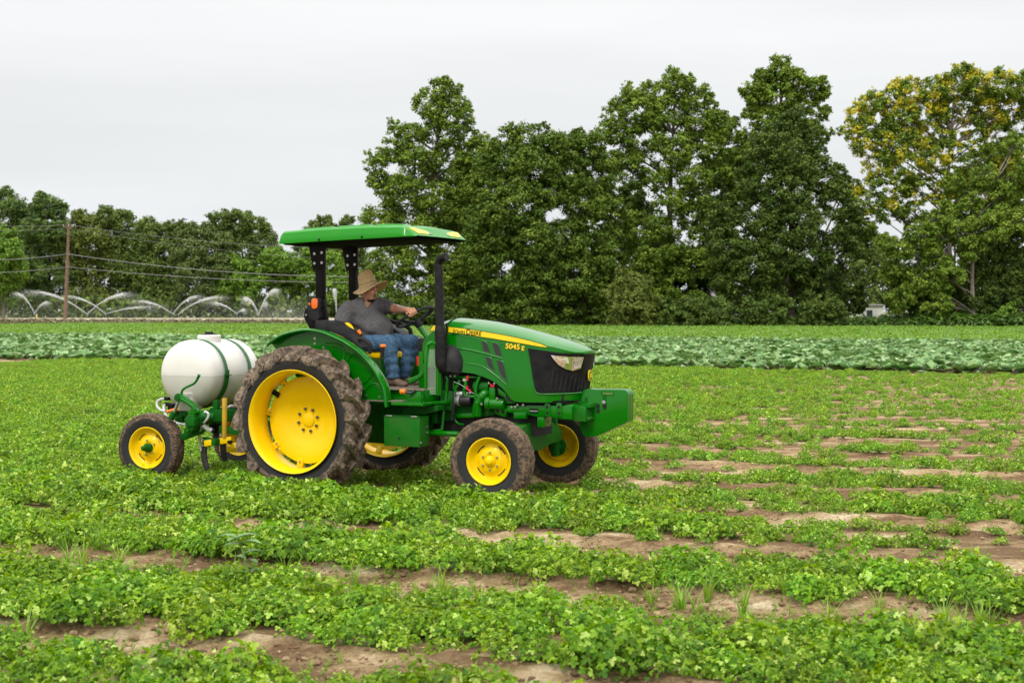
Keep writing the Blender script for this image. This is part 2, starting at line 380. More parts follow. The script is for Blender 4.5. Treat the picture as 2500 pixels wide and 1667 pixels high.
def crop_plant(seed, nl=66, h=0.20, rad=0.15, leaf=0.021, tmpl=LOBED, tf=LOBED_F):
    r = np.random.default_rng(seed)
    # leaves over a lumpy dome
    th = r.uniform(0, 2*np.pi, nl); q = np.sqrt(r.uniform(0, 1, nl)); 
    lump = 1+0.18*np.sin(th*3+seed)
    x = q*rad*lump*np.cos(th); y = q*rad*lump*np.sin(th)
    z = h*(0.12+0.88*np.sqrt(np.clip(1-q**2*0.95, 0, 1)))*r.uniform(0.45, 1.06, nl)
    pos = np.stack([x, y, z], 1)
    nrm = np.stack([x/rad*1.0+r.normal(0, .5, nl), y/rad*1.0+r.normal(0, .5, nl), np.full(nl, 0.9)+r.normal(0, .3, nl)], 1)
    out = np.stack([x, y, -0.3*np.ones(nl)*rad], 1)+r.normal(0, 0.04, (nl, 3))
    X, Y, Zn = frames(nrm, out, r)
    s = leaf*r.uniform(0.65, 1.25, nl)
    V, F = place_template(tmpl, tf, pos, X, Y, Zn, s)
    att = np.repeat(np.clip(r.uniform(0.0, 1.0, nl)**1.2, 0, 1), len(tf))
    # stems
    sv = []; sf = []; k0 = len(V)
    for i in range(0, nl, 3):
        p = pos[i]; b = np.array([p[0]*0.15, p[1]*0.15, 0]); w_ = 0.0022
        d = np.array([-p[1], p[0], 0]); d = d/(np.linalg.norm(d)+1e-6)*w_
        k = k0+len(sv); sv += [b-d, b+d, p+d*0.6]; sf.append((k, k+1, k+2))
    V = np.vstack([V, sv]); F = np.vstack([F, sf]); mi = np.r_[np.zeros(len(att)), np.ones(len(sf))]
    att = np.r_[att, np.zeros(len(sf))]
    return mesh_np('plant', V, F, [M['crop'], M['stem']], attr=att, parent=False, midx=mi, smooth=False)
def in_view(x, y, pad=1.5, k=0.365):
    return (y > 6.3) & (np.abs(x) < k*y+pad)
TR = (OX, OY, R(25))
def tractor_local(x, y):
    c, s = math.cos(TR[2]), math.sin(TR[2])
    return (x-OX)*c-(y-OY)*s, (x-OX)*s+(y-OY)*c
def wheel_free(x, y):
    lx, ly = tractor_local(x, y); ok = np.ones_like(lx, bool)
    for (cx, cy, hx, hy) in ((0, -.9, .42, .2), (0, .9, .42, .2), (2.13, -.84, .26, .15), (2.13, .84, .26, .15), (-2.12, -.6, .24, .14), (-2.1, .9, .2, .14)):
        ok &= ~((np.abs(lx-cx) < hx) & (np.abs(ly-cy) < hy))
    return ok
def build_crops():
    protos = [crop_plant(i, 250 if i < 4 else 190, 0.118+0.020*(i % 3), 0.118+0.014*(i % 4), 0.0128 if i % 2 else 0.0155) for i in range(7)]
    protos += [crop_plant(20+i, 70, 0.08, 0.085, 0.014) for i in range(2)]
    P = []; 
    fe = [-11.2]+FURROWS+[11, 13, 15, 17, 19, 21, 23, 25, 27, 29.9]
    we = [0.2]+[w_*.92 for w_ in WID]+[0.2]*10
    for b in range(len(fe)-1):
        v0, v1 = fe[b]+we[b]+0.10, fe[b+1]-we[b+1]-0.10
        nr = max(3, int(round((v1-v0)/0.40))+1)
        for v in np.linspace(v0, v1, nr):
            sp = 0.125 if v < 8 else 0.16
            u = np.arange(-26, 26, sp); u = u+rng.normal(0, 0.035, len(u))
            vv = v+rng.normal(0, 0.035, len(u))
            P.append(np.stack([u, vv], 1))
    for f in fe:      # towards the left the stand closes over the furrows
        for o in (-.2, 0, .2):
            if f < -4.5 or abs(f+.98) < .1: continue
            u = np.arange(-26, 4, 0.15); u = u+rng.normal(0, .04, len(u)); lim = -1.0 if f > 0 else -2.5
            u = u[rng.uniform(0, 1, len(u)) < np.clip((lim-u)/3.5, 0, .85)]
            P.append(np.stack([u, f+o+rng.normal(0, .05, len(u))], 1))
    P = np.vstack(P)
    x, y = uv2w(P[:, 0], P[:, 1])
    ok = in_view(x, y) & wheel_free(x, y)
    P = P[ok]; x = x[ok]; y = y[ok]; u = P[:, 0]; v = P[:, 1]
    # stand density: patchy, thinner towards the right and in some beds
    d = 0.93+0.85*n2(u*0.55, v*1.2, 0.34, 21, 2)+0.2*n2(u*0.35, v, 1.4, 22)
    d -= np.clip((u-1.0)/7, 0, 0.42)*np.where(v > 2, 0.8, 0.35)
    d -= 0.22*((v > -2.75) & (v < -1.3) & (u > 2.8))*np.clip((u-2.8)/2.5, 0, 1)
    d -= 0.05*((v > -4.8) & (v < -3.3) & (u > 2.6))
    d += 0.30*np.clip((1.5-u)/3, 0, 1)*(v < 12)+0.12*(v < -3.2)
    d += 0.5*np.clip((0.5-u)/8, 0, 1)*(v > 2)
    edge = np.minimum.reduce([np.abs(v-f)-w_ for f, w_ in zip(fe, we)])
    d -= 0.2*(edge < 0.2)*(edge > 0)
    keep = rng.uniform(0, 1, len(u)) < np.clip(d, 0.05, 1)
    u, v, x, y, d = u[keep], v[keep], x[keep], y[keep], d[keep]
    z = ground_z(u, v)-0.005
    big = np.clip(0.62+0.5*np.clip(d, 0, 1.3)+0.18*n2(u, v, 0.6, 31), 0.5, 1.3)*rng.uniform(0.66, 1.22, len(u))
    big *= 1-0.18*(v > 4)
    big *= 1-0.10*(u > 2)*(v > -3.1); big *= 1+0.15*(v < -3.2); big *= 1+0.38*((v > -2.3) & (v < -1.05) & (u < 4))
    idx = rng.integers(0, 7, len(u)); small = big < 0.62; idx[small] = rng.integers(7, 9, small.sum()); big[small] = rng.uniform(0.7, 1.2, small.sum())
    lx, ly = tractor_local(x, y)       # the tractor has just cleared the row: plants under it stay low
    under = (lx > -2.2) & (lx < 2.9) & (np.abs(ly) < 0.75); big[under] *= 0.85
    print('crop plants', len(u))
    scatter_object('crop_plants', protos, np.stack([x, y, z], 1), rng.uniform(0, 6.28, len(u)), big, idx,
                   'low leafy green herb crop in beds around the tractor', rng.normal(0, 0.12, (len(u), 2)))
build_crops()
# cabbages
M['cabbage'] = leaf_mat('cabbage_leaf', (0.07, 0.17, 0.035), (0.21, 0.36, 0.12), (0.54, 0.65, 0.41), rough=0.45, transl=0.15, inst=True, spec=0.4)
def cabbage(seed):
    r = np.random.default_rng(seed)
    T = []; 
    for i, t in enumerate(np.linspace(0, 1, 5)):
        wd = [0.10, 0.30, 0.46, 0.40, 0.10][i]
        for sgn in (-1, 0, 1): T.append([t, sgn*wd, -0.42*t*t+(0.07 if sgn else 0)])
    T = np.array(T); F = []
    for i in range(4):
        for j in range(2): a = i*3+j; F.append((a, a+1, a+4, a+3))
    n = 22; pos = np.zeros((n, 3)); az = np.arange(n)*2.4+r.normal(0, .4, n); el = np.linspace(0.5, 1.35, n)+r.normal(0, .15, n)
    X = np.stack([np.cos(az)*np.cos(el), np.sin(az)*np.cos(el), np.sin(el)], 1); Y = np.stack([-np.sin(az), np.cos(az), 0*az], 1); Zn = np.cross(X, Y)
    s = np.linspace(0.33, 0.25, n)*r.uniform(.8, 1.2, n)
    V, FF = place_template(T, F, pos+[0, 0, .04], X, Y, Zn, s)
    att = np.repeat(r.uniform(0, 1, n), len(F))
    return mesh_np('cabbage', V, FF, M['cabbage'], attr=att, parent=False, smooth=True)
def build_cabbage():
    v = np.arange(30.4, 68, 0.72); u = np.arange(-64, 64, 0.42)
    U, Vv = np.meshgrid(u, v); U = U.ravel()+rng.normal(0, .06, U.size); Vv = Vv.ravel()+rng.normal(0, .07, Vv.size)
    x, y = uv2w(U, Vv); ok = in_view(x, y, 2); U, Vv, x, y = U[ok], Vv[ok], x[ok], y[ok]
    print('cabbages', len(x))
    scatter_object('cabbage_crop', [cabbage(i) for i in range(5)], np.stack([x, y, np.zeros_like(x)], 1), rng.uniform(0, 6.28, len(x)), rng.uniform(.85, 1.25, len(x))*(1+0.15*n2(U, Vv, 6, 4)), rng.integers(0, 5, len(x)),
                   'blue green cabbage rows beyond the herb crop', rng.normal(0, .15, (len(x), 2)))
build_cabbage()
M['farcrop'] = leaf_mat('far_crop_leaf', (0.08, 0.20, 0.02), (0.19, 0.34, 0.035), (0.34, 0.46, 0.10), rough=0.5, transl=0.3, inst=True)
M['brownweed'] = leaf_mat('brown_weed_leaf', (0.06, 0.035, 0.02), (0.16, 0.12, 0.05), (0.16, 0.22, 0.05), transl=0.2, inst=True)
def clump(seed, m, n=60, rad=.4, h=.35, leaf=.09):
    r = np.random.default_rng(seed); th = r.uniform(0, 6.28, n); q = np.sqrt(r.uniform(0, 1, n))
    pos = np.stack([q*rad*np.cos(th), q*rad*np.sin(th), h*np.sqrt(np.clip(1-.7*q*q, 0, 1))*r.uniform(.5, 1.1, n)], 1)
    nrm = pos*np.array([1.5, 1.5, 1])+r.normal(0, .25, (n, 3)); nrm[:, 2] += .3
    X, Y, Z = frames(nrm, None, r); V, F = place_template(DIAM, DIAM_F, pos, X, Y, Z, leaf*r.uniform(.6, 1.4, n))
    return mesh_np('clump', V, F, m, attr=r.uniform(0, 1, n), parent=False)
def build_far():
    v = np.arange(68.8, 131, 0.66); u = np.arange(-100, 90, 0.46)
    U, Vv = np.meshgrid(u, v); U = U.ravel()+rng.normal(0, .1, U.size); Vv = Vv.ravel()+rng.normal(0, .12, Vv.size)
    x, y = uv2w(U, Vv); ok = in_view(x, y, 3); U, Vv, x, y = U[ok], Vv[ok], x[ok], y[ok]
    print('far crop', len(x))
    scatter_object('far_crop', [clump(i, M['farcrop'], 42) for i in range(4)], np.stack([x, y, np.zeros_like(x)], 1), rng.uniform(0, 6.28, len(x)), rng.uniform(.75, 1.2, len(x)), rng.integers(0, 4, len(x)),
                   'bright green low crop between the cabbages and the trees')
    n = 2600; U = rng.uniform(-130, -60, n); Vv = rng.uniform(131, 152, n); x, y = uv2w(U, Vv)
    scatter_object('brown_weeds', [clump(10+i, M['brownweed'], 50, .6, .5, .14) for i in range(3)], np.stack([x, y, np.zeros_like(x)], 1), rng.uniform(0, 6.28, n), rng.uniform(.6, 1.3, n), rng.integers(0, 3, n),
                   'reddish brown weedy strip along the far left field edge')
    n = 4200; U = rng.uniform(-62, 9, n); Vv = rng.uniform(131.5, 139, n)-rng.uniform(0, 1, n); x, y = uv2w(U, Vv)
    M['under'] = leaf_mat('undergrowth_leaf', (0.03, 0.075, 0.008), (0.085, 0.17, 0.022), (0.17, 0.29, 0.04), transl=0.25, inst=True)
    M['underred'] = leaf_mat('red_seedhead', (0.10, 0.07, 0.03), (0.22, 0.12, 0.08), transl=0.2, inst=True)
    hgt = rng.uniform(.45, .85, n)*(1+0.5*n2(U, Vv, 7, 44))*(1+.35*(U > -4))
    idx = rng.integers(0, 4, n); red = (n2(U, Vv, 4.0, 66) > 0.28) & (Vv < 134.5); idx[red] = 4; hgt[red] *= 0.75
    scatter_object('undergrowth', [clump(20+i, M['under'], 90, .8, 1.5, .2) for i in range(4)]+[clump(30, M['underred'], 60, .7, 1.1, .12)], np.stack([x, y, np.zeros_like(x)], 1), rng.uniform(0, 6.28, n), hgt, idx,
                   'tangled undergrowth and weeds at the foot of the trees')
build_far()
# grass weeds in the bare furrows
M['grass'] = leaf_mat('grass_blade', (0.12, 0.26, 0.02), (0.25, 0.42, 0.05), rough=0.45, transl=0.35, inst=True)
def grass_tuft(seed, n=14, h=.2, spread=.1):
    r = np.random.default_rng(seed); V = []; F = []; A = []
    for i in range(n):
        az = r.uniform(0, 6.28); hh = h*r.uniform(.5, 1.1); sp = spread*r.uniform(.3, 1.3); w_ = r.uniform(.0025, .005)
        d = np.array([math.cos(az), math.sin(az), 0]); s_ = np.array([-d[1], d[0], 0])*w_
        k = len(V); b = d*.01
        for j, t in enumerate((0, .4, .75, 1)):
            p = b+d*sp*t**1.7+np.array([0, 0, hh*(t-0.25*t*t)])
            V += [p-s_*(1-t*.9), p+s_*(1-t*.9)]
        for j in range(3): F.append((k+2*j, k+2*j+1, k+2*j+3, k+2*j+2)); A.append(r.uniform(0, 1))
    return mesh_np('tuft', np.array(V), F, M['grass'], attr=A, parent=False)
def build_grass():
    U = []; 
    for f, wd, n in ((-7.15, .3, 330), (-4.92, .5, 1300), (-3.05, .25, 60), (-0.98, .2, 30), (-5.9, .8, 60), (-4.0, .8, 90)):
        U.append(np.stack([rng.uniform(-5, 8, n), f+rng.normal(0, wd*.6, n)], 1))
    U = np.vstack(U); u, v = U[:, 0], U[:, 1]
    dens = n2(u, v, 1.2, 71) > -0.15-0.3*(u > -0.5); u, v = u[dens], v[dens]
    x, y = uv2w(u, v); z = ground_z(u, v)
    big = rng.uniform(0, 1, len(u)) > 0.95
    sc = rng.uniform(.3, .65, len(u)); sc[big] = rng.uniform(1.2, 1.9, big.sum())
    scatter_object('grass_weeds', [grass_tuft(i, 9+3*i, .17, .08) for i in range(4)], np.stack([x, y, z], 1), rng.uniform(0, 6.28, len(u)), sc, rng.integers(0, 4, len(u)),
                   'sparse grass weeds sprouting in the bare sandy furrows')
build_grass()
# clods of soil in the furrows
M['clod'] = leaf_mat('soil_clod', (0.10, 0.06, 0.035), (0.34, 0.24, 0.14), rough=0.95, transl=0.0, inst=True, spec=0.1)
def clod(seed):
    bm = bmesh.new(); bmesh.ops.create_icosphere(bm, subdivisions=2, radius=1)
    for q in bm.verts: q.co *= 1+0.35*mnoise.noise(q.co*1.6+Vector((seed*7, 0, 0))); q.co.z *= 0.6
    me = bpy.data.meshes.new('clod'); bm.to_mesh(me); bm.free(); me.materials.append(M['clod']); a = me.attributes.new('v', 'FLOAT', 'FACE'); a.data.foreach_set('value', [(.15, .4, .7, .95)[seed]]*len(me.polygons)); return bpy.data.objects.new('clod', me)
def build_clods():
    P = []
    for f, wd, n in ((-7.15, .34, 4200), (-4.92, .42, 6500), (-3.05, .32, 3600), (-0.98, .26, 1800), (1.05, .25, 900), (3.02, .3, 1200), (-6, 1, 500), (-4, .8, 600), (-2, .8, 700), (5, .25, 400)):
        s_ = rng.choice([-1, 1], n); P.append(np.stack([rng.uniform(-7, 9, n), f+s_*wd*.6+rng.normal(0, wd*.35, n)], 1))
    P = np.vstack(P); u, v = P[:, 0], P[:, 1]; x, y = uv2w(u, v); ok = in_view(x, y); u, v, x, y = u[ok], v[ok], x[ok], y[ok]
    n = 26000; f = rng.choice([-7.15, -4.92, -4.92, -3.05, -0.98, 1.05, 3.02], n); u2 = rng.uniform(-6, 8, n); v2 = f+rng.normal(0, .3, n); x2, y2 = uv2w(u2, v2); k = in_view(x2, y2)
    nb = len(u); u, v, x, y = np.r_[u, u2[k]], np.r_[v, v2[k]], np.r_[x, x2[k]], np.r_[y, y2[k]]
    sc = np.minimum(.005+rng.exponential(.006, len(u)), .028); sc[nb:] = rng.uniform(.0025, .009, len(u)-nb)
    scatter_object('soil_clods', [clod(i) for i in range(4)], np.stack([x, y, ground_z(u, v)+sc*.3], 1), rng.uniform(0, 6.28, len(u)), sc, rng.integers(0, 4, len(u)), 'crumbly brown clods of soil along the furrows')
build_clods()
# one tall broad-leaved weed standing above the crop
def tall_weed():
    root = empty('tall_weed', (*uv2w(*w2uv(-1.76, 9.45)), 0)); tag(root, 'tall broad leaved weed standing above the herb crop in the foreground', 'weed')
    m = leaf_mat('weed_leaf', (0.12, 0.24, 0.07), (0.22, 0.36, 0.13), transl=.2)
    st = MB(); st.tube([(0, 0, 0), (.01, 0, .15), (-.015, 0, .30), (-.05, 0, .42)], [.012, .010, .007, .004], 7, smooth=4); st.build('stem', mat('weed_stem', (.16, .26, .07), .5), root)
    T = []
    for i, t in enumerate(np.linspace(0, 1, 6)):
        wd = [.04, .2, .27, .24, .13, .01][i]
        for s_ in (-1, 0, 1): T.append([t, s_*wd, .16*math.sin(t*2.6)-.35*t*t+(.05 if s_ else 0)])
    T = np.array(T); F = [(i*3+j, i*3+j+1, i*3+j+4, i*3+j+3) for i in range(5) for j in range(2)]
    root.scale = (1.1, 1.1, .86)
    specs = [(-.05, .42, 175, .13), (-.05, .425, 10, .13), (-.045, .42, 60, .10), (-.04, .41, 240, .11), (-.03, .38, 335, .15), (-.02, .36, 200, .12), (-.01, .30, 20, .12), (0, .26, 160, .10), (0, .24, 320, .11), (.01, .15, 200, .09), (.01, .16, 15, .10), (0, .09, 100, .08)]
    for x, z, az, s in specs:
        a = R(az); X = np.array([[math.cos(a)*.95, math.sin(a)*.95, .3]]); Y = np.array([[-math.sin(a), math.cos(a), 0]]); Z = np.cross(X, Y)
        V, FF = place_template(T, F, np.array([[x, 0, z]]), X, Y, Z, [s]); mesh_np('leaf', V, FF, m, attr=np.full(len(FF), random.random()), parent=root, smooth=True)
tall_weed()

# ---------------------------------------------------------------- trees: trunk, limbs and a crown of leaf clumps
M['bark'] = mat('bark', (0.085, 0.065, 0.05), 0.9, c2=(0.15, 0.12, 0.095), ns=3, bump=0.3, bs=10)
M['bark_pale'] = mat('bark_pale', (0.26, 0.22, 0.18), 0.9, c2=(0.16, 0.13, 0.10), ns=3)
TL = {}
def tree_leaf(kind):
    c = dict(oak=((0.042, 0.085, 0.010), (0.146, 0.224, 0.029), (0.292, 0.371, 0.057)),
             light=((0.060, 0.115, 0.013), (0.200, 0.294, 0.034), (0.383, 0.473, 0.072)),
             dark=((0.033, 0.065, 0.010), (0.112, 0.171, 0.029), (0.226, 0.285, 0.052)),
             olive=((0.075, 0.109, 0.018), (0.178, 0.224, 0.044), (0.295, 0.319, 0.081)),
             brown=((0.061, 0.095, 0.022), (0.132, 0.186, 0.048), (0.206, 0.259, 0.086)),
             bright=((0.071, 0.146, 0.015), (0.183, 0.313, 0.039), (0.305, 0.424, 0.076)),
             far=((0.063, 0.107, 0.023), (0.157, 0.222, 0.046), (0.282, 0.342, 0.082)),
             pine=((0.056, 0.109, 0.028), (0.148, 0.224, 0.051), (0.251, 0.312, 0.081)))[kind]
    if kind not in TL: TL[kind] = leaf_mat('leaf_'+kind, *c, rough=0.6, transl=0.14, spec=0.15)
    return TL[kind]
DENS = 1.6
def crown_mesh(blobs, nleaf, leaf, seed, puff=0.29, gaps=0.0, yflat=1.0):
    """blobs (x,y,z,r). Leaves sit on the shells of small puffs that cover each blob."""
    r = np.random.default_rng(seed); B = np.array(blobs, float)
    P = []; Q = []; E_ = []
    for b in B:      # smaller side branches roughen the outline
        for _ in range(4):
            d = r.normal(size=3); d[2] += .25; d /= np.linalg.norm(d); k = r.uniform(.28, .5); E_.append([*(b[:3]+d*b[3]*r.uniform(.85, 1.15)), b[3]*k])
    B = np.vstack([B, E_]); B[:, 2] = np.maximum(B[:, 2], .8)
    for b in B:
        n = int((6+36*min(1, b[3]/2.5))*DENS); d = r.normal(size=(n, 3)); d /= np.linalg.norm(d, axis=1, keepdims=True)
        rad = b[3]*(0.45+0.55*r.uniform(0, 1, n)**0.5)
        c = b[:3]+d*rad[:, None]*np.array([1, yflat, 0.92])
        c[:, 2] = np.maximum(c[:, 2], 0.5)
        P.append(c); Q.append(np.stack([b[3]*puff*r.uniform(.55, 1.2, n), r.uniform(-.3, .3, n)], 1))
    P = np.vstack(P); Q = np.vstack(Q)
    if gaps: k = r.uniform(0, 1, len(P)) > gaps; P, Q = P[k], Q[k]
    wgt = Q[:, 0]**1.6; wgt /= wgt.sum(); ci = r.choice(len(P), nleaf, p=wgt)
    d = r.normal(size=(nleaf, 3)); d[:, 2] += 0.45; d /= np.linalg.norm(d, axis=1, keepdims=True)
    rr = Q[ci, 0]*r.uniform(.35, 1.12, nleaf)**0.7
    pos = P[ci]+d*rr[:, None]*np.array([1.1, 1.1, .75])+r.normal(0, leaf*.5, (nleaf, 3))
    nrm = d*1.0+r.normal(0, .28, (nleaf, 3)); nrm[:, 2] += .35
    X, Y, Z = frames(nrm, None, r)
    V, F = place_template(DIAM, DIAM_F, pos, X, Y, Z, leaf*r.uniform(.55, 1.35, nleaf))
    att = np.clip(0.42+Q[ci, 1]+r.uniform(-.25, .25, nleaf)+0.10*fbm(pos/3.0, 2, seed), 0, 1)
    return V, F, att, P
def make_tree(name, label, cat, base, blobs, kind, nleaf, leaf, seed, trunk=0.35, group=None, gaps=0.0, puff=0.29, yflat=1.0, limbs=True, bark='bark', twigs=0, extra=None):
    root = empty(name, base); tag(root, label, cat, group)
    B = [(b[0]-base[0], b[1]-base[1], b[2], b[3]) for b in blobs]
    nleaf = int(nleaf*1.9); leaf *= .76
    V, F, att, P = crown_mesh(B, nleaf, leaf, seed, puff, gaps, yflat)
    mats = [tree_leaf(kind)]; midx = None
    if extra is not None:      # flower or seed clusters on the upper outside
        m2, frac, zmin = extra; mats.append(m2)
        nv = fbm(V[::4]/.9, 2, seed)+.35*fbm(V[::4]/3.5, 1, seed+3); zz = V[::4, 2]
        midx = ((nv > frac) & (zz > zmin)).astype(int)
    crown = mesh_np('crown', V, F, mats, attr=att, parent=root, midx=midx)
    r = random.Random(seed); t = MB()
    top = max(B, key=lambda b: b[2]); cx = sum(b[0]*b[3] for b in B)/sum(b[3] for b in B)*.5
    zt = top[2]; path = [Vector((0, 0, -.3)), Vector((cx*.3+r.uniform(-.3, .3), r.uniform(-.3, .3), zt*.3)), Vector((cx*.7+top[0]*.3, top[1]*.4, zt*.62)), Vector((top[0], top[1], zt))]
    sp = spline(path, 6); t.tube(sp, [trunk, trunk*.75, trunk*.5, trunk*.12], 8)
    if limbs:
        for b in B:
            c = Vector(b[:3]); zs = max(1.2, min(zt*.8, c.z-0.55*abs(c.x)-b[3]*.4)); a = min(sp, key=lambda p: abs(p.z-zs))
            mid = (a+c)/2+Vector((r.uniform(-.5, .5), r.uniform(-.5, .5), r.uniform(-.2, .5)))
            t.tube([a, mid, c], [trunk*.32, trunk*.2, trunk*.05], 5, smooth=3)
            for k in range(twigs):
                d = Vector((r.gauss(0, 1), r.gauss(0, 1), r.gauss(0.3, .7))).normalized()*b[3]*1.05
                t.tube([c*.7+mid*.3, c+d*.5+Vector((0, 0, r.uniform(-.3, .3))), c+d], [trunk*.1, trunk*.06, trunk*.02], 4, smooth=2)
    t.build('trunk', M[bark], root, weld=False)
    return root
GR = 'tall trees in the hedgerow behind the tractor'
# the tall row to the right, left to right
make_tree('broadleaf_tree', 'leftmost tall tree with a pointed airy top and feathery left side', 'tree', (-8.25,152,0.00)[:2]+(0,), [
 (-7.4,152,25.0,1.48), (-5.6,152,23.8,1.30), (-8.7,152,23.3,1.74), (-5.2,151,21.5,1.47), (-10.5,151,20.4,1.47), (-7.6,152,20.8,2.17), (-12.3,152,21.0,0.96), (-12.5,151,18.5,1.47), (-14.3,150,17.1,1.29),
 (-10.3,151,17.4,2.24), (-7.0,153,17.2,2.54), (-3.3,153,19.8,1.31), (-4.3,152,18.0,1.82), (-13.5,150,15.2,1.54), (-11.4,151,13.8,2.50), (-7.6,152,13.0,2.87), (-4.1,152,14.3,2.17), (-13.9,150,11.2,1.89), (-10.8,151,9.5,2.67), (-6.5,152,8.7,2.61),
 (-12.4,150,6.9,2.49), (-8.2,151,5.2,2.67), (-13.7,150,3.5,2.40), (-10.4,151,2.0,2.24), (-5.6,152,3.5,2.61)], 'light', 52000, .20, 1, .42, GR, puff=.27)
make_tree('broadleaf_tree', 'dense rounded dark tree directly right of the feathery pointed one', 'tree', (1.67,146,0.08)[:2]+(0,), [
 (1.7,147,19.1,1.93), (-0.6,147,19.3,1.26), (3.7,146,18.2,1.92), (-1.0,146,16.9,2.17), (1.7,145,15.6,2.49), (-2.3,146,13.8,2.09), (0.6,144,12.4,2.72), (4.0,146,14.2,2.09), (-1.9,145,10.0,2.49), (2.1,144,8.7,2.63),
 (-3.3,146,7.2,2.34), (-0.2,145,5.5,2.57), (3.3,145,5.1,2.40), (-2.5,146,2.6,2.34), (1.2,145,2.0,2.07), (-5.0,146,0.5,1.25), (-2.5,148,17.3,1.44), (-3.4,149,11.1,1.87)], 'oak', 52000, .20, 2, .40, GR)
make_tree('broadleaf_tree', 'middle tree of the row with a low rounded top above the tractor bonnet', 'tree', (7.61,148,0.05)[:2]+(0,), [
 (6.2,149,19.1,1.53), (8.1,149,18.7,1.79), (5.9,148,16.1,2.11), (8.9,149,15.8,2.13), (7.1,147,12.6,2.52), (9.7,148,11.9,1.86), (5.2,146,8.8,2.42), (8.4,147,8.0,2.35), (6.3,146,5.1,2.50), (9.7,147,4.7,2.10), (4.6,146,2.2,2.00), (8.0,147,1.7,1.51)],
 'oak', 38000, .20, 3, .36, GR)
make_tree('broadleaf_tree', 'tall broad domed tree with bare limbs showing through its middle', 'tree', (17.16,154,-0.02)[:2]+(0,), [
 (17.5,154,25.8,1.76), (15.3,154,24.8,1.76), (19.5,154,24.5,1.67), (13.3,153,23.1,1.84), (16.7,154,22.6,2.29), (20.2,154,21.9,2.02), (11.3,153,20.5,1.49), (13.9,153,19.6,2.10), (17.4,153,19.0,2.27), (21.3,154,19.3,1.76),
 (10.0,153,20.9,1.14), (10.9,153,22.6,1.31), (12.5,154,24.5,1.32), (21.7,154,21.9,1.58), (12.0,153,17.0,1.57), (15.3,153,16.1,1.75), (19.2,153,15.7,2.19), (22.2,154,16.2,1.50), (17.0,153,13.1,2.01), (13.4,151,10.4,2.24), (19.6,153,11.8,2.01), (16.0,152,8.7,2.35), (19.1,152,6.9,2.35), (13.4,151,6.1,2.42), (15.5,151,2.6,2.24), (19.1,152,2.2,1.91)],
 'light', 50000, .20, 4, .44, GR, gaps=.08, twigs=2)
make_tree('broadleaf_tree', 'tallest tree of the row with a narrow loose top reaching highest into the sky', 'tree', (29.86,156,-0.05)[:2]+(0,), [
 (29.1,156,28.1,1.43), (26.0,156,25.5,1.16), (32.9,156,25.9,1.25), (27.5,156,26.6,1.34), (30.6,156,26.6,1.52), (28.6,156,24.8,1.96), (26.7,156,24.6,1.25), (31.8,156,24.2,1.34), (33.8,156,25.3,0.80), (25.8,156,23.3,0.98), (28.0,156,22.2,1.96), (31.1,156,21.3,1.78), (34.0,156,23.1,0.89), (33.6,156,20.8,0.98),
 (25.3,156,20.4,1.52), (24.5,156,17.7,1.78), (24.0,156,22.2,0.80), (26.7,156,18.6,2.05), (30.2,156,17.7,1.96), (24.9,156,14.6,2.05)], 'light', 34000, .20, 5, .36, GR, puff=.30, twigs=2, gaps=.05)
make_tree('broadleaf_tree', 'dense dark olive tree standing in front of the tallest narrow topped one', 'tree', (28.56,147,0.06)[:2]+(0,), [
 (28.9,148,20.7,1.69), (26.8,147,19.5,1.68), (30.8,148,19.2,1.52), (25.6,147,17.5,1.76), (28.5,146,16.9,2.34), (31.4,147,16.6,1.51), (25.1,147,14.7,1.85), (28.3,146,13.8,2.50), (32.1,147,14.7,1.68), (33.7,148,16.1,0.93), (25.0,146,10.9,2.25), (29.0,145,10.4,2.57), (32.9,146,12.6,1.92), (34.6,147,10.8,1.43),
 (26.9,145,7.5,2.40), (30.2,145,6.7,2.32), (33.3,146,8.0,2.09), (24.4,145,6.3,2.40), (22.1,146,8.4,2.25), (22.5,146,4.7,2.00), (26.1,145,3.4,1.82), (30.9,146,3.4,2.09), (34.4,147,4.7,1.68), (21.4,147,11.4,1.76), (35.2,147,8.0,1.09)],
 'dark', 60000, .19, 6, .42, GR)
make_tree('shrubby_tree', 'low olive bushy tree at the field edge right of the bonnet', 'tree', (12.49,141,0.14)[:2]+(0,), [
 (11.3,141,4.6,1.21), (12.5,141,4.2,1.37), (10.1,141,3.4,1.05), (11.6,140,2.5,1.60), (13.5,141,2.4,1.29), (10.8,140,1.4,1.36), (12.8,140,1.0,1.20)], 'olive', 14000, .17, 7, .16, 'low bushy trees at the field edge')
BR = 'second row of trees filling the gaps behind'
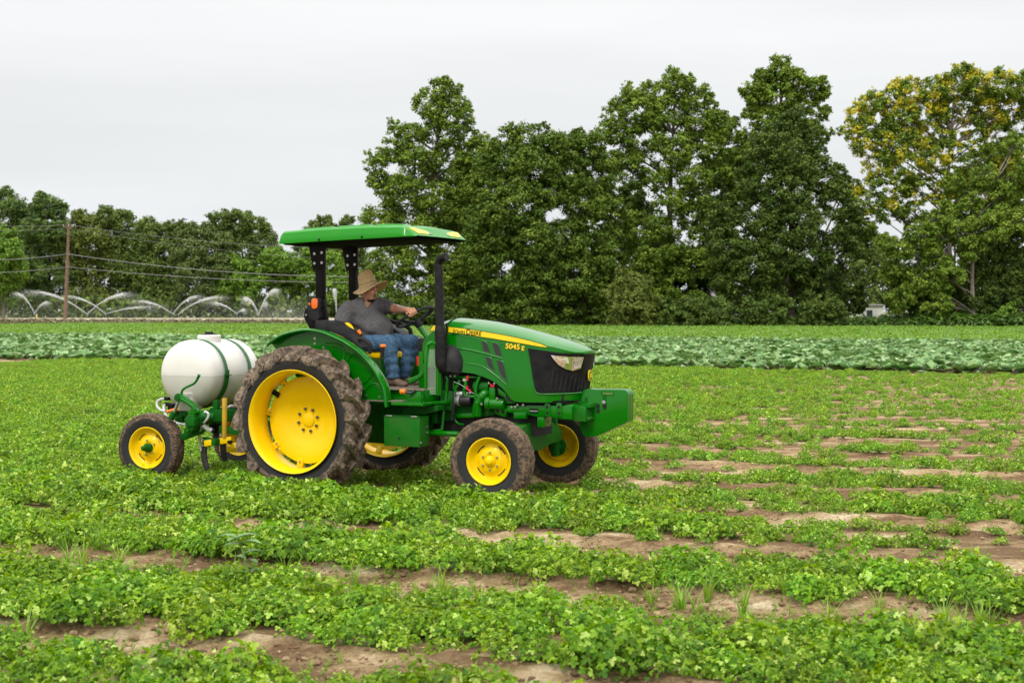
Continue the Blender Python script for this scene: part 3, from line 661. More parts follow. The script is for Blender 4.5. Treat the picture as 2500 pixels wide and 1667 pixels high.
for i, (lab, kd, px, bl) in enumerate((
    ('back row tree filling in between the pointed tree and the dense dark one', 'oak', 1150, [(1150,420,40),(1130,520,60),(1180,600,60),(1140,690,60),(1200,760,50),(1090,760,50)]),
    ('back row tree between the rounded middle tree and the domed one', 'oak', 1480, [(1490,400,30),(1470,480,40),(1545,470,34),(1560,520,36),(1500,600,50),(1500,700,60),(1540,760,50),(1440,760,50)]),
    ('back row tree between the domed tree and the tallest one', 'dark', 1760, [(1760,340,26),(1765,420,40),(1750,520,50),(1760,620,60),(1740,700,60),(1700,770,44),(1800,765,44)]),
    ('dark back row tree low behind the domed tree', 'dark', 1640, [(1600,640,50),(1680,650,50),(1640,720,60),(1580,760,44),(1700,760,44),(1620,780,30)]),
    ('back row tree low behind the dense olive one', 'dark', 1960, [(2060,470,30),(2080,580,40),(1900,700,60),(2000,690,60),(2070,740,40),(1940,770,40),(2020,775,30)]),
    ('dark leafy back row tree under the wide umbrella crown', 'dark', 2300, [(2330,560,50),(2260,620,50),(2400,620,60),(2220,690,44),(2310,720,50),(2400,730,54),(2480,660,60),(2500,750,50),(2230,760,34),(2330,780,30)]),
    ('thin leafy back row tree at the right edge under the yellow crown', 'light', 2450, [(2430,390,40),(2380,440,36),(2480,440,50),(2450,520,50),(2390,520,40),(2340,470,30)]),
    ('dark back row tree hiding the ground behind the bonnet', 'dark', 1330, [(1330,640,60),(1260,720,60),(1350,740,60),(1420,720,50),(1200,760,50),(1440,780,30),(1300,785,30)]))):
    Y = 160; s_ = Y/3500
    make_tree('broadleaf_tree', lab, 'tree', ((px-1250)*s_, Y, 0), [((a-1250)*s_, Y+random.uniform(-1.5, 1.5), 1.87-(b-757)*s_, r_*s_) for a, b, r_ in bl], kd, 26000, .22, 70+i, .3, BR)
M['flowers'] = leaf_mat('yellow_seed_clusters', (0.36, 0.36, 0.02), (0.62, 0.56, 0.03), (0.80, 0.70, 0.08), transl=.25)
make_tree('flowering_tree', 'wide umbrella shaped tree crowned with yellow seed clusters at the right edge', 'tree', (46.29,150,0.03)[:2]+(0,), [
 (46.1,150,25.2,1.89), (48.5,150,25.2,1.89), (50.8,150,25.1,1.89), (53.4,150,24.9,1.97), (44.0,150,24.7,1.71), (41.6,150,24.3,1.63), (39.3,150,23.9,1.54), (37.4,150,23.2,1.46), (36.3,150,22.0,1.37), (35.3,149,20.4,1.19), (38.0,150,21.4,1.63), (40.6,150,21.6,1.80), (43.1,150,22.0,1.71), (46.0,151,22.8,1.73), (49.5,151,23.0,1.73), (52.5,151,22.9,1.73), (55.7,150,24.2,1.97),
 (36.5,149,19.1,1.45), (38.8,149,19.1,1.70), (41.9,150,19.3,1.63), (44.9,150,19.9,1.46), (37.8,149,16.6,1.62), (40.8,149,16.6,1.79), (43.7,149,16.8,1.62), (36.3,148,14.8,1.18), (38.8,148,14.2,1.52), (42.1,149,14.3,1.70), (48.6,151,20.7,1.47), (51.6,151,20.7,1.47), (49.5,151,17.9,1.55), (52.3,151,17.9,1.47), (46.6,150,15.8,1.46), (54.0,151,17.2,1.47), (36.3,148,12.7,1.35), (38.8,148,11.9,1.35), (54.3,150,20.1,1.37), (46.3,149,18.3,1.28), (41.6,149,11.9,1.45), (44.6,149,14.1,1.45), (36.7,148,10.2,1.01)],
 'light', 50000, .19, 8, .34, gaps=.18, twigs=4, puff=.27, extra=(M['flowers'], 0.15, 10.0))
make_tree('shrubby_tree', 'loose pale leaved tree with bare grey twigs in front of the yellow crowned tree', 'tree', (45.85,142,0.13)[:2]+(0,), [
 (44.0,143,14.4,1.06), (46.9,143,15.2,1.23), (49.7,143,18.0,1.23), (51.0,143,15.6,1.47), (48.5,143,13.2,1.39), (45.4,142,12.3,1.22), (42.5,142,11.1,1.22), (40.2,141,9.4,1.45), (43.8,141,9.4,1.61), (47.1,141,9.8,1.69), (50.2,142,10.7,1.62), (38.2,141,7.8,1.29), (41.4,141,7.4,1.21), (45.1,141,7.8,1.37),
 (37.7,142,5.8,1.30), (36.9,142,8.6,0.89), (40.3,141,4.6,1.61), (43.1,141,5.0,1.61), (38.3,141,3.0,1.37), (41.6,140,2.3,1.44)], 'light', 34000, .18, 9, .26, gaps=.12, twigs=9, puff=.32, bark='bark_pale')
make_tree('broadleaf_tree', 'dark vine covered tree in the lower right corner of the row', 'tree', (48.62,143,0.11)[:2]+(0,), [
 (50.5,144,8.3,1.81), (48.1,144,6.7,1.81), (51.0,143,5.0,2.04), (45.2,144,5.0,1.73), (48.6,143,3.4,1.96), (42.4,144,4.2,1.56), (45.7,143,2.4,1.63), (40.3,144,3.0,1.32), (50.7,142,2.0,1.62), (42.9,143,1.7,1.31), (53.1,143,6.6,2.04), (39.1,144,4.6,1.15), (48.3,142,1.0,1.22), (53.4,144,11.6,1.65)],
 'dark', 36000, .19, 10, .34, GR)
make_tree('shrubby_tree', 'small bright green sapling at the foot of the dark vine covered tree', 'tree', (48.06,139,0.16)[:2]+(0,), [(47.6,139,1.6,0.64), (48.4,139,2.1,0.48), (47.3,139,0.8,0.56)], 'bright', 1800, .17, 21, .05, 'low bushy trees at the field edge')
make_tree('shrubby_tree', 'dark green bush at the field edge behind the left part of the tractor bonnet', 'tree', (-10.07,141,0.14)[:2]+(0,), [(-12.6,142,1.7,1.62), (-10.1,141,1.3,1.45), (-7.7,141,1.5,1.61), (-5.6,141,1.1,1.21)], 'dark', 15000, .18, 22, .14, 'low bushy trees at the field edge')
for i, (px, lab) in enumerate(((1660, 'dark bush in front of the tree with bare limbs'), (1730, 'dark bush left of the white patches under the trees'), (1870, 'dark bush right of the white patches under the trees'), (2010, 'dark bush left of the small shed'))):
    g = {1660: (16.40,140,0.15), 1730: (19.20,140,0.15), 1870: (24.80,140,0.15), 2010: (30.40,140,0.15)}[px]
    make_tree('shrubby_tree', lab, 'tree', g[:2]+(0,), [(g[0]-1.2, g[1], 1.5, 1.3), (g[0]+.9, g[1]+.5, 1.9, 1.4), (g[0]+.1, g[1]-.4, .9, 1.2)], 'dark', 6500, .17, 30+i, .1, 'low bushy trees at the field edge')
make_tree('distant_tree', 'hazy distant tree seen through the gap beside the small shed', 'tree', (76.28,300,-0.96)[:2]+(0,), [(75.3,300,15.3,2.91), (77.9,300,11.9,3.43), (74.1,302,10.2,3.45), (77.4,301,6.8,3.78), (80.5,300,7.6,2.91), (80.5,300,3.3,2.57), (75.4,300,2.9,2.06)], 'far', 9000, .42, 11, .3)
# the far left wood: each tree its own
FG = 'distant trees behind the sprinklers'
LEFT = [
 ('pine_tree', 'tall pine at the left edge of the photo behind the bright leafy tree', 'pine', 356, [(15,490,26),(50,505,24),(20,540,40),(70,545,34),(30,600,44),(80,610,40),(60,670,40),(20,700,40),(90,720,34)], 11000),
 ('pine_tree', 'pine whose rounded top stands left of the utility pole', 'pine', 350, [(130,505,26),(105,520,22),(155,520,20),(110,560,36),(150,570,34),(120,620,38),(95,660,34),(140,680,38),(110,730,32)], 10000),
 ('leafy_tree', 'bright leafy tree cut by the left edge of the photo', 'bright', 330, [(5,580,26),(20,620,36),(-20,650,50),(30,670,36),(10,720,32)], 8000),
 ('oak_tree', 'mottled oak just right of the utility pole', 'olive', 352, [(190,545,26),(225,550,28),(175,590,34),(225,600,42),(170,650,38),(215,670,42),(260,640,34),(190,730,34),(245,730,30)], 11000),
 ('oak_tree', 'dark oak with the highest top in the middle of the left wood', 'far', 356, [(275,535,26),(310,545,28),(280,585,38),(330,600,40),(300,650,42),(345,660,38),(300,720,38),(350,725,32)], 11000),
 ('oak_tree', 'deep green oak left of the brownish tree', 'far', 350, [(365,560,28),(400,570,30),(360,610,38),(405,625,38),(420,680,40),(370,690,38),(400,735,34),(440,610,28)], 11000),
 ('oak_tree', 'brownish tree in the middle of the left wood', 'brown', 344, [(455,570,24),(490,580,28),(520,610,34),(470,630,40),(530,660,34),(480,690,40),(540,710,28),(500,735,28)], 10000),
 ('oak_tree', 'round topped tree rising above the wood left of the tractor roof', 'far', 362, [(550,550,28),(590,545,28),(630,560,28),(520,570,20),(560,590,30),(650,600,30),(600,620,38),(640,650,36),(580,670,38),(655,560,14)], 10000),
 ('leafy_tree', 'light green tree below the round topped one', 'bright', 346, [(560,640,26),(590,665,30),(560,700,34),(610,710,30),(585,740,26)], 6000),
 ('leafy_tree', 'light green tree seen just under the left end of the tractor roof', 'bright', 348, [(665,635,26),(700,640,28),(650,680,32),(700,700,36),(670,740,28),(730,660,26)], 8000),
 ('oak_tree', 'tree with a small top showing just above the tractor roof', 'far', 358, [(800,550,16),(850,548,16),(780,585,34),(830,600,36),(760,620,34),(870,600,30),(880,660,34),(810,560,14)], 9000),
 ('leafy_tree', 'green tree seen between the two roof posts of the tractor', 'bright', 346, [(770,640,28),(810,650,32),(760,690,34),(820,710,36),(860,700,34),(790,745,26),(850,750,24)], 8000),
]
for i, (nm, lab, kd, Y, bl, nl) in enumerate(LEFT):
    s = Y/3500
    blobs = [((a-1250)*s, Y+random.uniform(-4, 2), 1.87-(b-757)*s, r_*s*1.1) for a, b, r_ in bl]
    bx = sum(b[0] for b in blobs)/len(blobs)
    make_tree(nm, lab, 'tree', (bx, Y, 0), blobs, kd, int(nl*1.9), .40, 50+i, .45, FG, puff=.33)
# dark understorey of the far wood
def understorey():
    n = 5200; xs = rng.uniform(-150, -28, n); ys = rng.uniform(338, 352, n); pos = np.stack([xs, ys, rng.uniform(0, 5.2, n)**1.0], 1)
    X, Y, Z = frames(rng.normal(size=(n, 3))+[0, -.6, .3]); V, F = place_template(DIAM, DIAM_F, pos, X, Y, Z, .8*rng.uniform(.6, 1.3, n))
    o = mesh_np('understorey', V, F, tree_leaf('dark'), attr=rng.uniform(0, 1, n)); tag(o, label='dark understorey brush at the foot of the far left wood', kind='stuff')
understorey()

# ---------------------------------------------------------------- buildings glimpsed through the trees
def house(name, label, x, y, w_, d, h, siding, roofh, win):
    r = empty(name, (x, y, 0)); tag(r, label, 'building')
    b = MB(); n = int(h/.18)
    for k in range(n):
        z0 = k*h/n; z1 = (k+1)*h/n-.012
        b.box(-w_/2-.012*(k % 2), w_/2+.012*(k % 2), -d/2-.012*(k % 2), d/2, z0, z1+.011)
    b.build('wall', siding, r)
    q = MB(); ov = .25
    pts = [(-d/2-ov, h+.02), (0, h+roofh), (d/2+ov, h+.02), (d/2+ov, h-.05), (0, h+roofh-.1), (-d/2-ov, h-.05)]
    vs = [(-w_/2-ov, a, c) for a, c in pts]+[(w_/2+ov, a, c) for a, c in pts]
    q.add(vs, [tuple(range(6)), tuple(range(11, 5, -1))]+[(i, (i+1) % 6, (i+1) % 6+6, i+6) for i in range(6)]); q.build('roof', mat('shingle_'+name, (.16, .15, .15), .9), r)
    for wx, wz in win:
        f = MB(); f.box(wx-.45, wx+.45, -d/2-.06, -d/2-.02, wz-.5, wz+.5); fo = f.build('window', mat('win_frame', (.6, .6, .58), .5), r)
        g = MB(); g.box(wx-.38, wx+.38, -d/2-.075, -d/2-.062, wz-.42, wz+.42); g.build('pane', mat('pane', (.03, .04, .05), .08), fo)
    return r
SID = mat('white_siding', (.62, .60, .57), .7, c2=(.5, .48, .46), ns=1)
c = (46.25,185,0.13); house('shed', 'small white sided shed with one window under the trees at right', c[0], 185, 2.4, 3.0, 2.5, SID, .12, [(-.5, 1.45)])
c = (27.15,176,0.21); house('house', 'long white building glimpsed through the trunks left of the dark olive tree', c[0], 178, 8.0, 5, 3.1, SID, 1.2, [(-2, 1.6), (2.2, 1.6)])
c = (10.06,176,0.21); house('house', 'white building glimpsed low through the foliage above the bonnet', c[0], 182, 8.0, 5, 2.7, SID, 1.1, [(1, 1.5)])

# ---------------------------------------------------------------- utility pole, wires, marker, sprinklers
PB = (-81.66,262,-0.08); PT = (-80.87,262,17.86)
def pole():
    r = empty('utility_pole', (PB[0], PB[1], 0)); tag(r, 'leaning wooden utility pole with a short crossarm, left of the water tank', 'utility pole')
    b = MB(); tx = PT[0]-PB[0]; H = PT[2]; b.tube([(0, 0, -.2), (tx*.5, 0, H*.5), (tx, 0, H)], [.36, .30, .22], 12); b.build('post', M['wood'], r)
    a = MB(); a.box(tx-1.0, tx+1.0, -.36, -.22, H-.9, H-.7); a.box(tx-.9, tx-.82, -.3, -.2, H-.7, H-.66); ao = a.build('crossarm', M['wood'], r)
    for dx in (-.9, 0, .9):
        i = MB(); i.lathe([(.0, 0), (.07, 0), (.09, .06), (.05, .1), (.09, .14), (.05, .2), (0, .24)], (tx+dx, -.29, H-.69), 10, axis='z'); i.build('insulator', mat('ceramic', (.55, .55, .52), .3), ao)
    return tx, H
tx, H = pole()
def wire(lab, zp, xl, zl, xr, zr, rad, yl=262, yr=262, sag=.6):
    o = MB(); px = PB[0]+tx*zp/H
    for (xe, ze, ye, sg) in ((xl, zl, yl, sag*.3), (xr, zr, yr, sag)):
        pts = []
        for k in range(25):
            t = k/24; pts.append((px+(xe-px)*t, 262-.35+(ye-262)*t, zp+(ze-zp)*t-sg*4*t*(1-t)))
        o.tube(pts, rad, 5)
    o = o.build('power_line', mat('wire_grey', (.22, .22, .22), .5)); return tag(o, lab, 'cable', 'overhead cables strung from the pole')
wire('highest thin overhead wire, level with the pole crossarm', H-.45, (-96.41,262,18.01)[0], H-.6, (-36.63,262,15.40)[0], 13.2, .022)
wire('second thin wire from the top of the pole, under the highest', H-1.1, (-96.42,262,17.64)[0], H-1.5, (-36.64,262,13.61)[0], 11.4, .018)
wire('thick pale cable crossing the middle of the pole', 12.1, (-96.47,262,10.99)[0], 11.0, (-27.68,262,7.93)[0], 7.95, .05, sag=1.0)
wire('lower dark cable under the thick pale one', 9.75, (-96.49,262,8.60)[0], 8.6, (-27.68,262,6.88)[0], 6.9, .04, sag=.7)
def marker():
    r = empty('marker_post', (-86.82,262,0.45)[:2]+(0,)); tag(r, 'short yellow marker post left of the utility pole', 'post')
    b = MB(); b.cyl((0, 0, 0), (0, 0, 1.0), .1, .1, 10); b.cyl((0, 0, 1.0), (0, 0, 1.06), .12, .06, 10); b.build('post', mat('marker_yellow', (.75, .6, .12), .5), r)
marker()
m, N_, L_, P_ = new_mat('water_spray')
P_.inputs['Base Color'].default_value = (.92, .94, .95, 1); P_.inputs['Roughness'].default_value = .6
_t = N_.new('ShaderNodeBsdfTransparent'); _ms = N_.new('ShaderNodeMixShader'); _ms.inputs[0].default_value = .17
L_.new(_t.outputs[0], _ms.inputs[1]); L_.new(P_.outputs[0], _ms.inputs[2]); L_.new(_ms.outputs[0], N_['Material Output'].inputs[0]); M['spray'] = m
TET = np.array([[1, 1, 1], [1, -1, -1], [-1, 1, -1], [-1, -1, 1]])*.6; TET_F = [(0, 1, 2), (0, 3, 1), (0, 2, 3), (1, 3, 2)]
def sprinkler(lab, px, Y, jets):
    s = Y/3500; x0 = (px-1250)*s
    r = empty('sprinkler', (x0, Y, 0)); tag(r, lab, 'sprinkler', 'irrigation sprinklers spraying along the far field')
    b = MB(); b.cyl((0, 0, 0), (0, 0, .9), .04, .03, 8); b.cyl((-.12, 0, .92), (.12, 0, 1.0), .04, .03, 8); b.build('riser', M['steel'], r)
    for (ex, top, dens, w_) in jets:      # reach in px, apex px above the nozzle
        n = int(5200*dens); t = rng.beta(1.0, 1.7, n)
        q = rng.normal(0, 1, (n, 3)); wd = (.03+.60*t**1.5)*w_
        X = 1.18*ex*s*t; Zz = 1.0+top*s*(4*t*.62*(1-t*.62))/(1.0)
        fall = rng.exponential(.6, n)*t**3*1.6
        pos = np.stack([X+q[:, 0]*wd*.5, q[:, 1]*wd+0*t, Zz+q[:, 2]*wd*.4-fall], 1); ok = pos[:, 2] > 0; pos = pos[ok]; t = t[ok]
        n = len(pos); X_, Y_, Z_ = frames(rng.normal(size=(n, 3)))
        V, F = place_template(TET, TET_F, pos, X_, Y_, Z_, (.075-.045*t)*rng.uniform(.5, 1.4, n))
        mesh_np('water_jet', V, F, M['spray'], parent=r)
SPR = [('sprinkler at the far left with one short and one long jet', 85, 320, [(-50, 52, .8, 1), (34, 30, .9, .8)]),
       ('sprinkler just right of the utility pole sending a long jet back over it', 213, 290, [(-150, 58, 1.3, 1), (110, 52, 1.2, 1)]),
       ('sprinkler between the pole and the tank with long low arcs both ways', 258, 318, [(-110, 46, .9, 1), (130, 20, .8, 1)]),
       ('sprinkler above the left end of the tank, jet rising to the right', 422, 310, [(-95, 34, 1.0, 1), (70, 46, .9, .9)]),
       ('sprinkler above the tank whose long jet arcs right', 436, 292, [(110, 44, 1.3, 1)]),
       ('sprinkler above the right end of the tank with a thin arc to the left', 578, 316, [(-70, 30, .8, 1), (22, 12, .6, .8)]),
       ('sprinkler left of the tractor roof post with two steep fanned jets', 632, 272, [(-38, 42, 1.2, 1), (46, 62, 1.5, .8), (20, 30, .7, .6)]),
       ('sprinkler between the roof posts with one steep plume', 822, 270, [(-6, 62, 1.6, .8)])]
for a in SPR: sprinkler(*a)
def mist():
    n = 26000; t = rng.uniform(0, 1, n)
    px = np.where(t < .8, rng.uniform(-20, 760, n), rng.normal(690, 40, n)); Y = rng.uniform(296, 322, n); s = Y/3500
    h = np.abs(rng.normal(0, 2.2, n))+.1; pos = np.stack([(px-1250)*s, Y, h], 1); X_, Y_, Z_ = frames(rng.normal(size=(n, 3)))
    V, F = place_template(TET, TET_F, pos, X_, Y_, Z_, .03*rng.uniform(.5, 1.5, n)); o = mesh_np('spray_mist', V, F, M['spray']); tag(o, label='fine drifting mist from the sprinklers', kind='stuff')
mist()

# ================================================================ tractor (local frame: x forward, y left, z up; origin under the rear axle)
TRM = empty('tractor', (OX, OY, 0), -TR[2]); tag(TRM, 'green utility tractor with yellow wheels and a flat green roof, driven across the field', 'tractor')
G, GD, GC = M['green'], M['green_dusty'], M['green_cast']
# mud on the tyres: brown earth caked on the tread, black sidewall
def tyre_mat(name, r0, soft, mud1, mud2, rub):
    m, N, L, P = new_mat(name)
    tc = N.new('ShaderNodeTexCoord'); sp = N.new('ShaderNodeSeparateXYZ'); L.new(tc.outputs['Object'], sp.inputs[0])
    cx = N.new('ShaderNodeCombineXYZ'); L.new(sp.outputs['X'], cx.inputs['X']); L.new(sp.outputs['Z'], cx.inputs['Z'])
    ln = N.new('ShaderNodeVectorMath'); ln.operation = 'LENGTH'; L.new(cx.outputs[0], ln.inputs[0])
    nz = N.new('ShaderNodeTexNoise'); nz.inputs['Scale'].default_value = 9; nz.inputs['Detail'].default_value = 6; L.new(tc.outputs['Object'], nz.inputs['Vector'])
    ma = N.new('ShaderNodeMath'); ma.operation = 'MULTIPLY_ADD'; ma.inputs[1].default_value = soft*3.2; L.new(nz.outputs['Fac'], ma.inputs[0]); L.new(ln.outputs['Value'], ma.inputs[2])
    mr = N.new('ShaderNodeMapRange'); mr.inputs['From Min'].default_value = r0+soft*1.6-soft*.25; mr.inputs['From Max'].default_value = r0+soft*1.6+soft*.25; L.new(ma.outputs[0], mr.inputs['Value'])
    n3 = N.new('ShaderNodeTexNoise'); n3.inputs['Scale'].default_value = 26; n3.inputs['Detail'].default_value = 7; n3.inputs['Roughness'].default_value = .7; L.new(tc.outputs['Object'], n3.inputs['Vector'])
    rp = N.new('ShaderNodeValToRGB'); rp.color_ramp.elements[0].position = .38; rp.color_ramp.elements[0].color = (*rub, 1)
    rp.color_ramp.elements[1].position = .66; rp.color_ramp.elements[1].color = (*mud2, 1); e = rp.color_ramp.elements.new(.47); e.color = (*mud1, 1); L.new(n3.outputs['Fac'], rp.inputs[0])
    mx = N.new('ShaderNodeMix'); mx.data_type = 'RGBA'; mx.inputs[6].default_value = (.017, .017, .018, 1); L.new(mr.outputs[0], mx.inputs[0]); L.new(rp.outputs[0], mx.inputs[7])
    L.new(mx.outputs[2], P.inputs['Base Color']); P.inputs['Roughness'].default_value = .8
    bp = N.new('ShaderNodeBump'); bp.inputs['Strength'].default_value = .7; bp.inputs['Distance'].default_value = .015; L.new(n3.outputs['Fac'], bp.inputs['Height']); L.new(bp.outputs[0], P.inputs['Normal'])
    return m
M['tyre_rear'] = tyre_mat('muddy_rear_tyre', .612, .035, (.105, .074, .050), (.31, .225, .155), (.033, .028, .025))
M['tyre_front'] = tyre_mat('muddy_front_tyre', .318, .03, (.095, .060, .037), (.25, .165, .10), (.026, .024, .023))
def nz3(p, s): return mnoise.noise(Vector(p)*s)
def rear_wheel(y, side, name='rear_wheel'):
    """side -1: outer face towards -y"""
    w_ = MB(); c = (0, 0, 0); n = 160
    prof = [(.505, -.125), (.53, -.142), (.58, -.158), (.62, -.163), (.655, -.158), (.675, -.142), (.688, -.11), (.694, -.06), (.696, 0), (.694, .06), (.688, .11), (.675, .142), (.655, .158), (.62, .163), (.58, .158), (.53, .142), (.505, .125)]
    w_.lathe(prof, c, n)
    N_ = 18
    for s in (-1, 1):
        for k in range(N_):
            th0 = 2*math.pi*(k+(0.5 if s > 0 else 0))/N_
            rs = []
            for j, (yy, rt, rb, dt) in enumerate([(-.015, .755, .69, -.02), (.03, .760, .69, .03), (.075, .759, .69, .085), (.12, .756, .68, .14), (.165, .746, .66, .19), (.186, .702, .64, .215), (.180, .655, .615, .230)]):
                th = th0+dt*1.05; hw = (.033 if j < 5 else .030)/.72; bw = hw*1.4
                r_ = []
                for (a, rr) in ((-bw, rb), (-hw, rt), (hw, rt), (bw, rb)):
                    t = th+a; jit = .010*nz3((math.cos(t)*rr, yy*s, math.sin(t)*rr+k), 9)
                    r_.append(((rr+jit)*math.cos(t), s*yy, (rr+jit)*math.sin(t)))
                rs.append(r_)
            w_.rings(rs, True, True)
    w_.v = [(x, y*.90, z) for x, y, z in w_.v]
    ty = w_.build('tyre', M['tyre_rear'], None, weld=False)
    me = ty.data
    for v in me.vertices:
        r = math.hypot(v.co.x, v.co.z)
        if r > .64:
            d = .006*nz3(v.co, 14)+.005*nz3(v.co, 37); k = 1+d/r; v.co.x *= k; v.co.z *= k
    rim = MB(); o = side  # o=-1 -> outer towards -y
    rim.lathe([(.500, o*.118), (.518, o*.145), (.524, o*.165), (.519, o*.168), (.511, o*.163), (.503, o*.148), (.488, o*.135), (.486, o*.06), (.482, o*.045), (.482, -o*.03), (.484, -o*.05), (.488, -o*.13), (.503, -o*.148), (.519, -o*.165), (.524, -o*.160), (.51, -o*.13), (.50, -o*.118)], c, 96)
    ro = rim.build('rim', M['yellow'], None, angle=50)
    d = MB(); yo = -o*.145
    d.lathe([(.0, yo+o*-.002), (.075, yo-o*.002), (.077, yo-o*.002), (.15, yo), (.16, yo+o*.004), (.225, yo+o*.010), (.25, yo+o*.028), (.38, yo+o*.052), (.442, yo+o*.044), (.445, yo+o*.030)], c, 96)
    disc = d.build('disc', M['yellow'], None, angle=50)
    cap = MB(); cap.lathe([(0, yo+o*.024), (.03, yo+o*.022), (.060, yo+o*.016), (.070, yo+o*.010), (.072, yo-o*.002)], c, 32); cp = cap.build('hub_cap', M['yellow'], None)
    kids = [ro, disc, cp]
    for k in range(8):
        a = R(22.5+45*k); b = MB(); p = Vector((.116*math.cos(a), yo+o*.002, .116*math.sin(a)))
        b.bolt(p, .0155, .022, (0, o, 0)); kids.append(b.build('wheel_bolt', M['boltgrey'], None, bevel=.003))
    for k in range(8):
        a = R(88+45*k); b = MB(); ca, sa = math.cos(a), math.sin(a); t = Vector((-sa, 0, ca)); rr = Vector((ca, 0, sa))
        def q(u, v_, yy): return rr*u+t*v_+Vector((0, yy, 0))
        hw = .034; yf = yo+o*.058
        vs = [q(.405, -hw, yf), q(.405, hw, yf), q(.484, hw, yf), q(.484, -hw, yf), q(.405, -hw, yf-o*.012), q(.405, hw, yf-o*.012), q(.484, hw, yf-o*.05), q(.484, -hw, yf-o*.05)]
        b.add(vs, [(0, 1, 2, 3), (4, 7, 6, 5), (0, 4, 5, 1), (2, 6, 7, 3), (0, 3, 7, 4), (1, 5, 6, 2)])
        lug = b.build('rim_lug', M['yellow'], None, bevel=.004)
        bb = MB(); bb.bolt(q(.432, 0, yf), .013, .012, (0, o, 0)); bo = bb.build('lug_bolt', M['zinc'], lug); kids.append(lug)
    vb = MB(); a = R(150); vb.tube([(.40*math.cos(a), yo+o*.055, .40*math.sin(a)), (.475*math.cos(a+.02), yo+o*.06, .475*math.sin(a+.02))], .03, 8); kids.append(vb.build('disc_notch', M['black'], None))
    root = tag(ty, label=None); ty.parent = TRM; ty.location = (0, y, .75)
    wheel = empty(name, (0, y, .75)); wheel.parent = TRM; ty.parent = wheel; ty.location = (0, 0, 0)
    for k in kids: k.parent = wheel
    wheel.rotation_euler = (0, R(7), 0)
    return wheel
rw = rear_wheel(-.90, -1); rw2 = rear_wheel(.90, 1)
def small_wheel(parent, loc, o, Rt, rr, wd, rz=0, name='front_wheel', mt='tyre_front', nb=6, hub='yellow', ribs=True, deep=.05):
    e_ = empty(name, loc, rz); e_.parent = parent
    h = wd/2; t = MB()
    pr = [(rr*.97, -h*.72), (rr+.02, -h*.86), (rr+(Rt-rr)*.45, -h*1.0), (Rt-.055, -h*.99), (Rt-.025, -h*.90)]
    if ribs:
        tr = [(Rt-.006, -h*.78), (Rt-.001, -h*.62), (Rt-.001, -h*.36), (Rt-.016, -h*.33), (Rt-.016, -h*.24), (Rt+.001, -h*.21), (Rt+.001, h*.21), (Rt-.016, h*.24), (Rt-.016, h*.33), (Rt-.001, h*.36), (Rt-.001, h*.62), (Rt-.006, h*.78)]
    else: tr = [(Rt-.006, -h*.75), (Rt, -h*.4), (Rt, 0), (Rt, h*.4), (Rt-.006, h*.75)]
    pr = pr+tr+[(a, -b) for a, b in pr[::-1]]
    t.lathe(pr, (0, 0, 0), 128)
    if not ribs or True:
        for k in range(64):       # small shoulder blocks of the tread
            for s in (-1, 1):
                a = 2*math.pi*(k+.5*(s > 0))/64; da = .031
                rs = [[((Rt-.02)*math.cos(a+x_), s*h*.80, (Rt-.02)*math.sin(a+x_)) for x_ in (-da, da)], [((Rt-.001)*math.cos(a+x_*.8), s*h*.80, (Rt-.001)*math.sin(a+x_*.8)) for x_ in (-da, da)]]
                v = [rs[0][0], rs[0][1], rs[1][1], rs[1][0]]; v2 = [(p[0]*.985, s*h*.965, p[2]*.985) for p in v]; v2[2] = tuple(c*.965 if i != 1 else c for i, c in enumerate(v2[2])); v2[3] = tuple(c*.965 if i != 1 else c for i, c in enumerate(v2[3]))
                t.add(v+v2, [(0, 1, 2, 3), (7, 6, 5, 4), (3, 2, 6, 7), (0, 3, 7, 4), (1, 5, 6, 2)])
    ty = t.build('tyre', M[mt], e_, weld=False, angle=50)
    for v in ty.data.vertices:
        r = math.hypot(v.co.x, v.co.z)
        if r > Rt-.06: k = 1+(.007*nz3(v.co, 19)+.004*nz3(v.co, 45))/r; v.co.x *= k; v.co.z *= k
    rm = MB(); yy = o*h*.86
    rm.lathe([(rr*.96, yy*.8), (rr+.002, yy*.98), (rr+.006, yy*1.06), (rr-.002, yy*1.09), (rr-.012, yy*1.0), (rr-.022, yy*.80), (rr-.028, yy*.5), (rr-.052, yy*.32), (rr-.052, -yy*.5), (rr-.02, -yy*.8), (rr, -yy*1.05), (rr+.005, -yy), (rr*.96, -yy*.8)], (0, 0, 0), 72)
    ro = rm.build('rim', M['yellow'], e_, angle=50)
    dm = MB(); y0 = yy*.42; dm.lathe([(.04, y0+o*.012), (.062, y0+o*.012), (.064, y0+o*.016), (.10, y0+o*.018), (.118, y0+o*.004), (.135, y0-o*.012), (rr-.062, y0-o*.016), (rr-.05, y0-o*.004)], (0, 0, 0), 72)
    do = dm.build('disc', M['yellow'], e_, angle=50)
    for k in range(4):     # slots round the edge of the disc
        s_ = MB(); a0 = R(45+90*k-20); a1 = R(45+90*k+18)
        s_.lathe([(rr-.060, y0-o*.0135), (rr-.072, y0-o*.0135)], (0, 0, 0), 10, a0=a0, a1=a1); s_.build('disc_slot', M['dark'], do)
    hb = MB()
    if hub == 'yellow': hb.lathe([(.052, y0-o*.01), (.052, y0+o*.03), (.036, y0+o*.036), (.034, y0+o*.055), (.022, y0+o*.066), (0, y0+o*.068)], (0, 0, 0), 24); hb.build('hub', M['yellow'], e_)
    else: hb.lathe([(.05, y0), (.05, y0+o*.05), (.038, y0+o*.06), (.036, y0+o*.085), (.03, y0+o*.10), (.026, y0+o*.13), (.016, y0+o*.145), (0, y0+o*.146)], (0, 0, 0), 24); hb.build('hub', GC, e_)
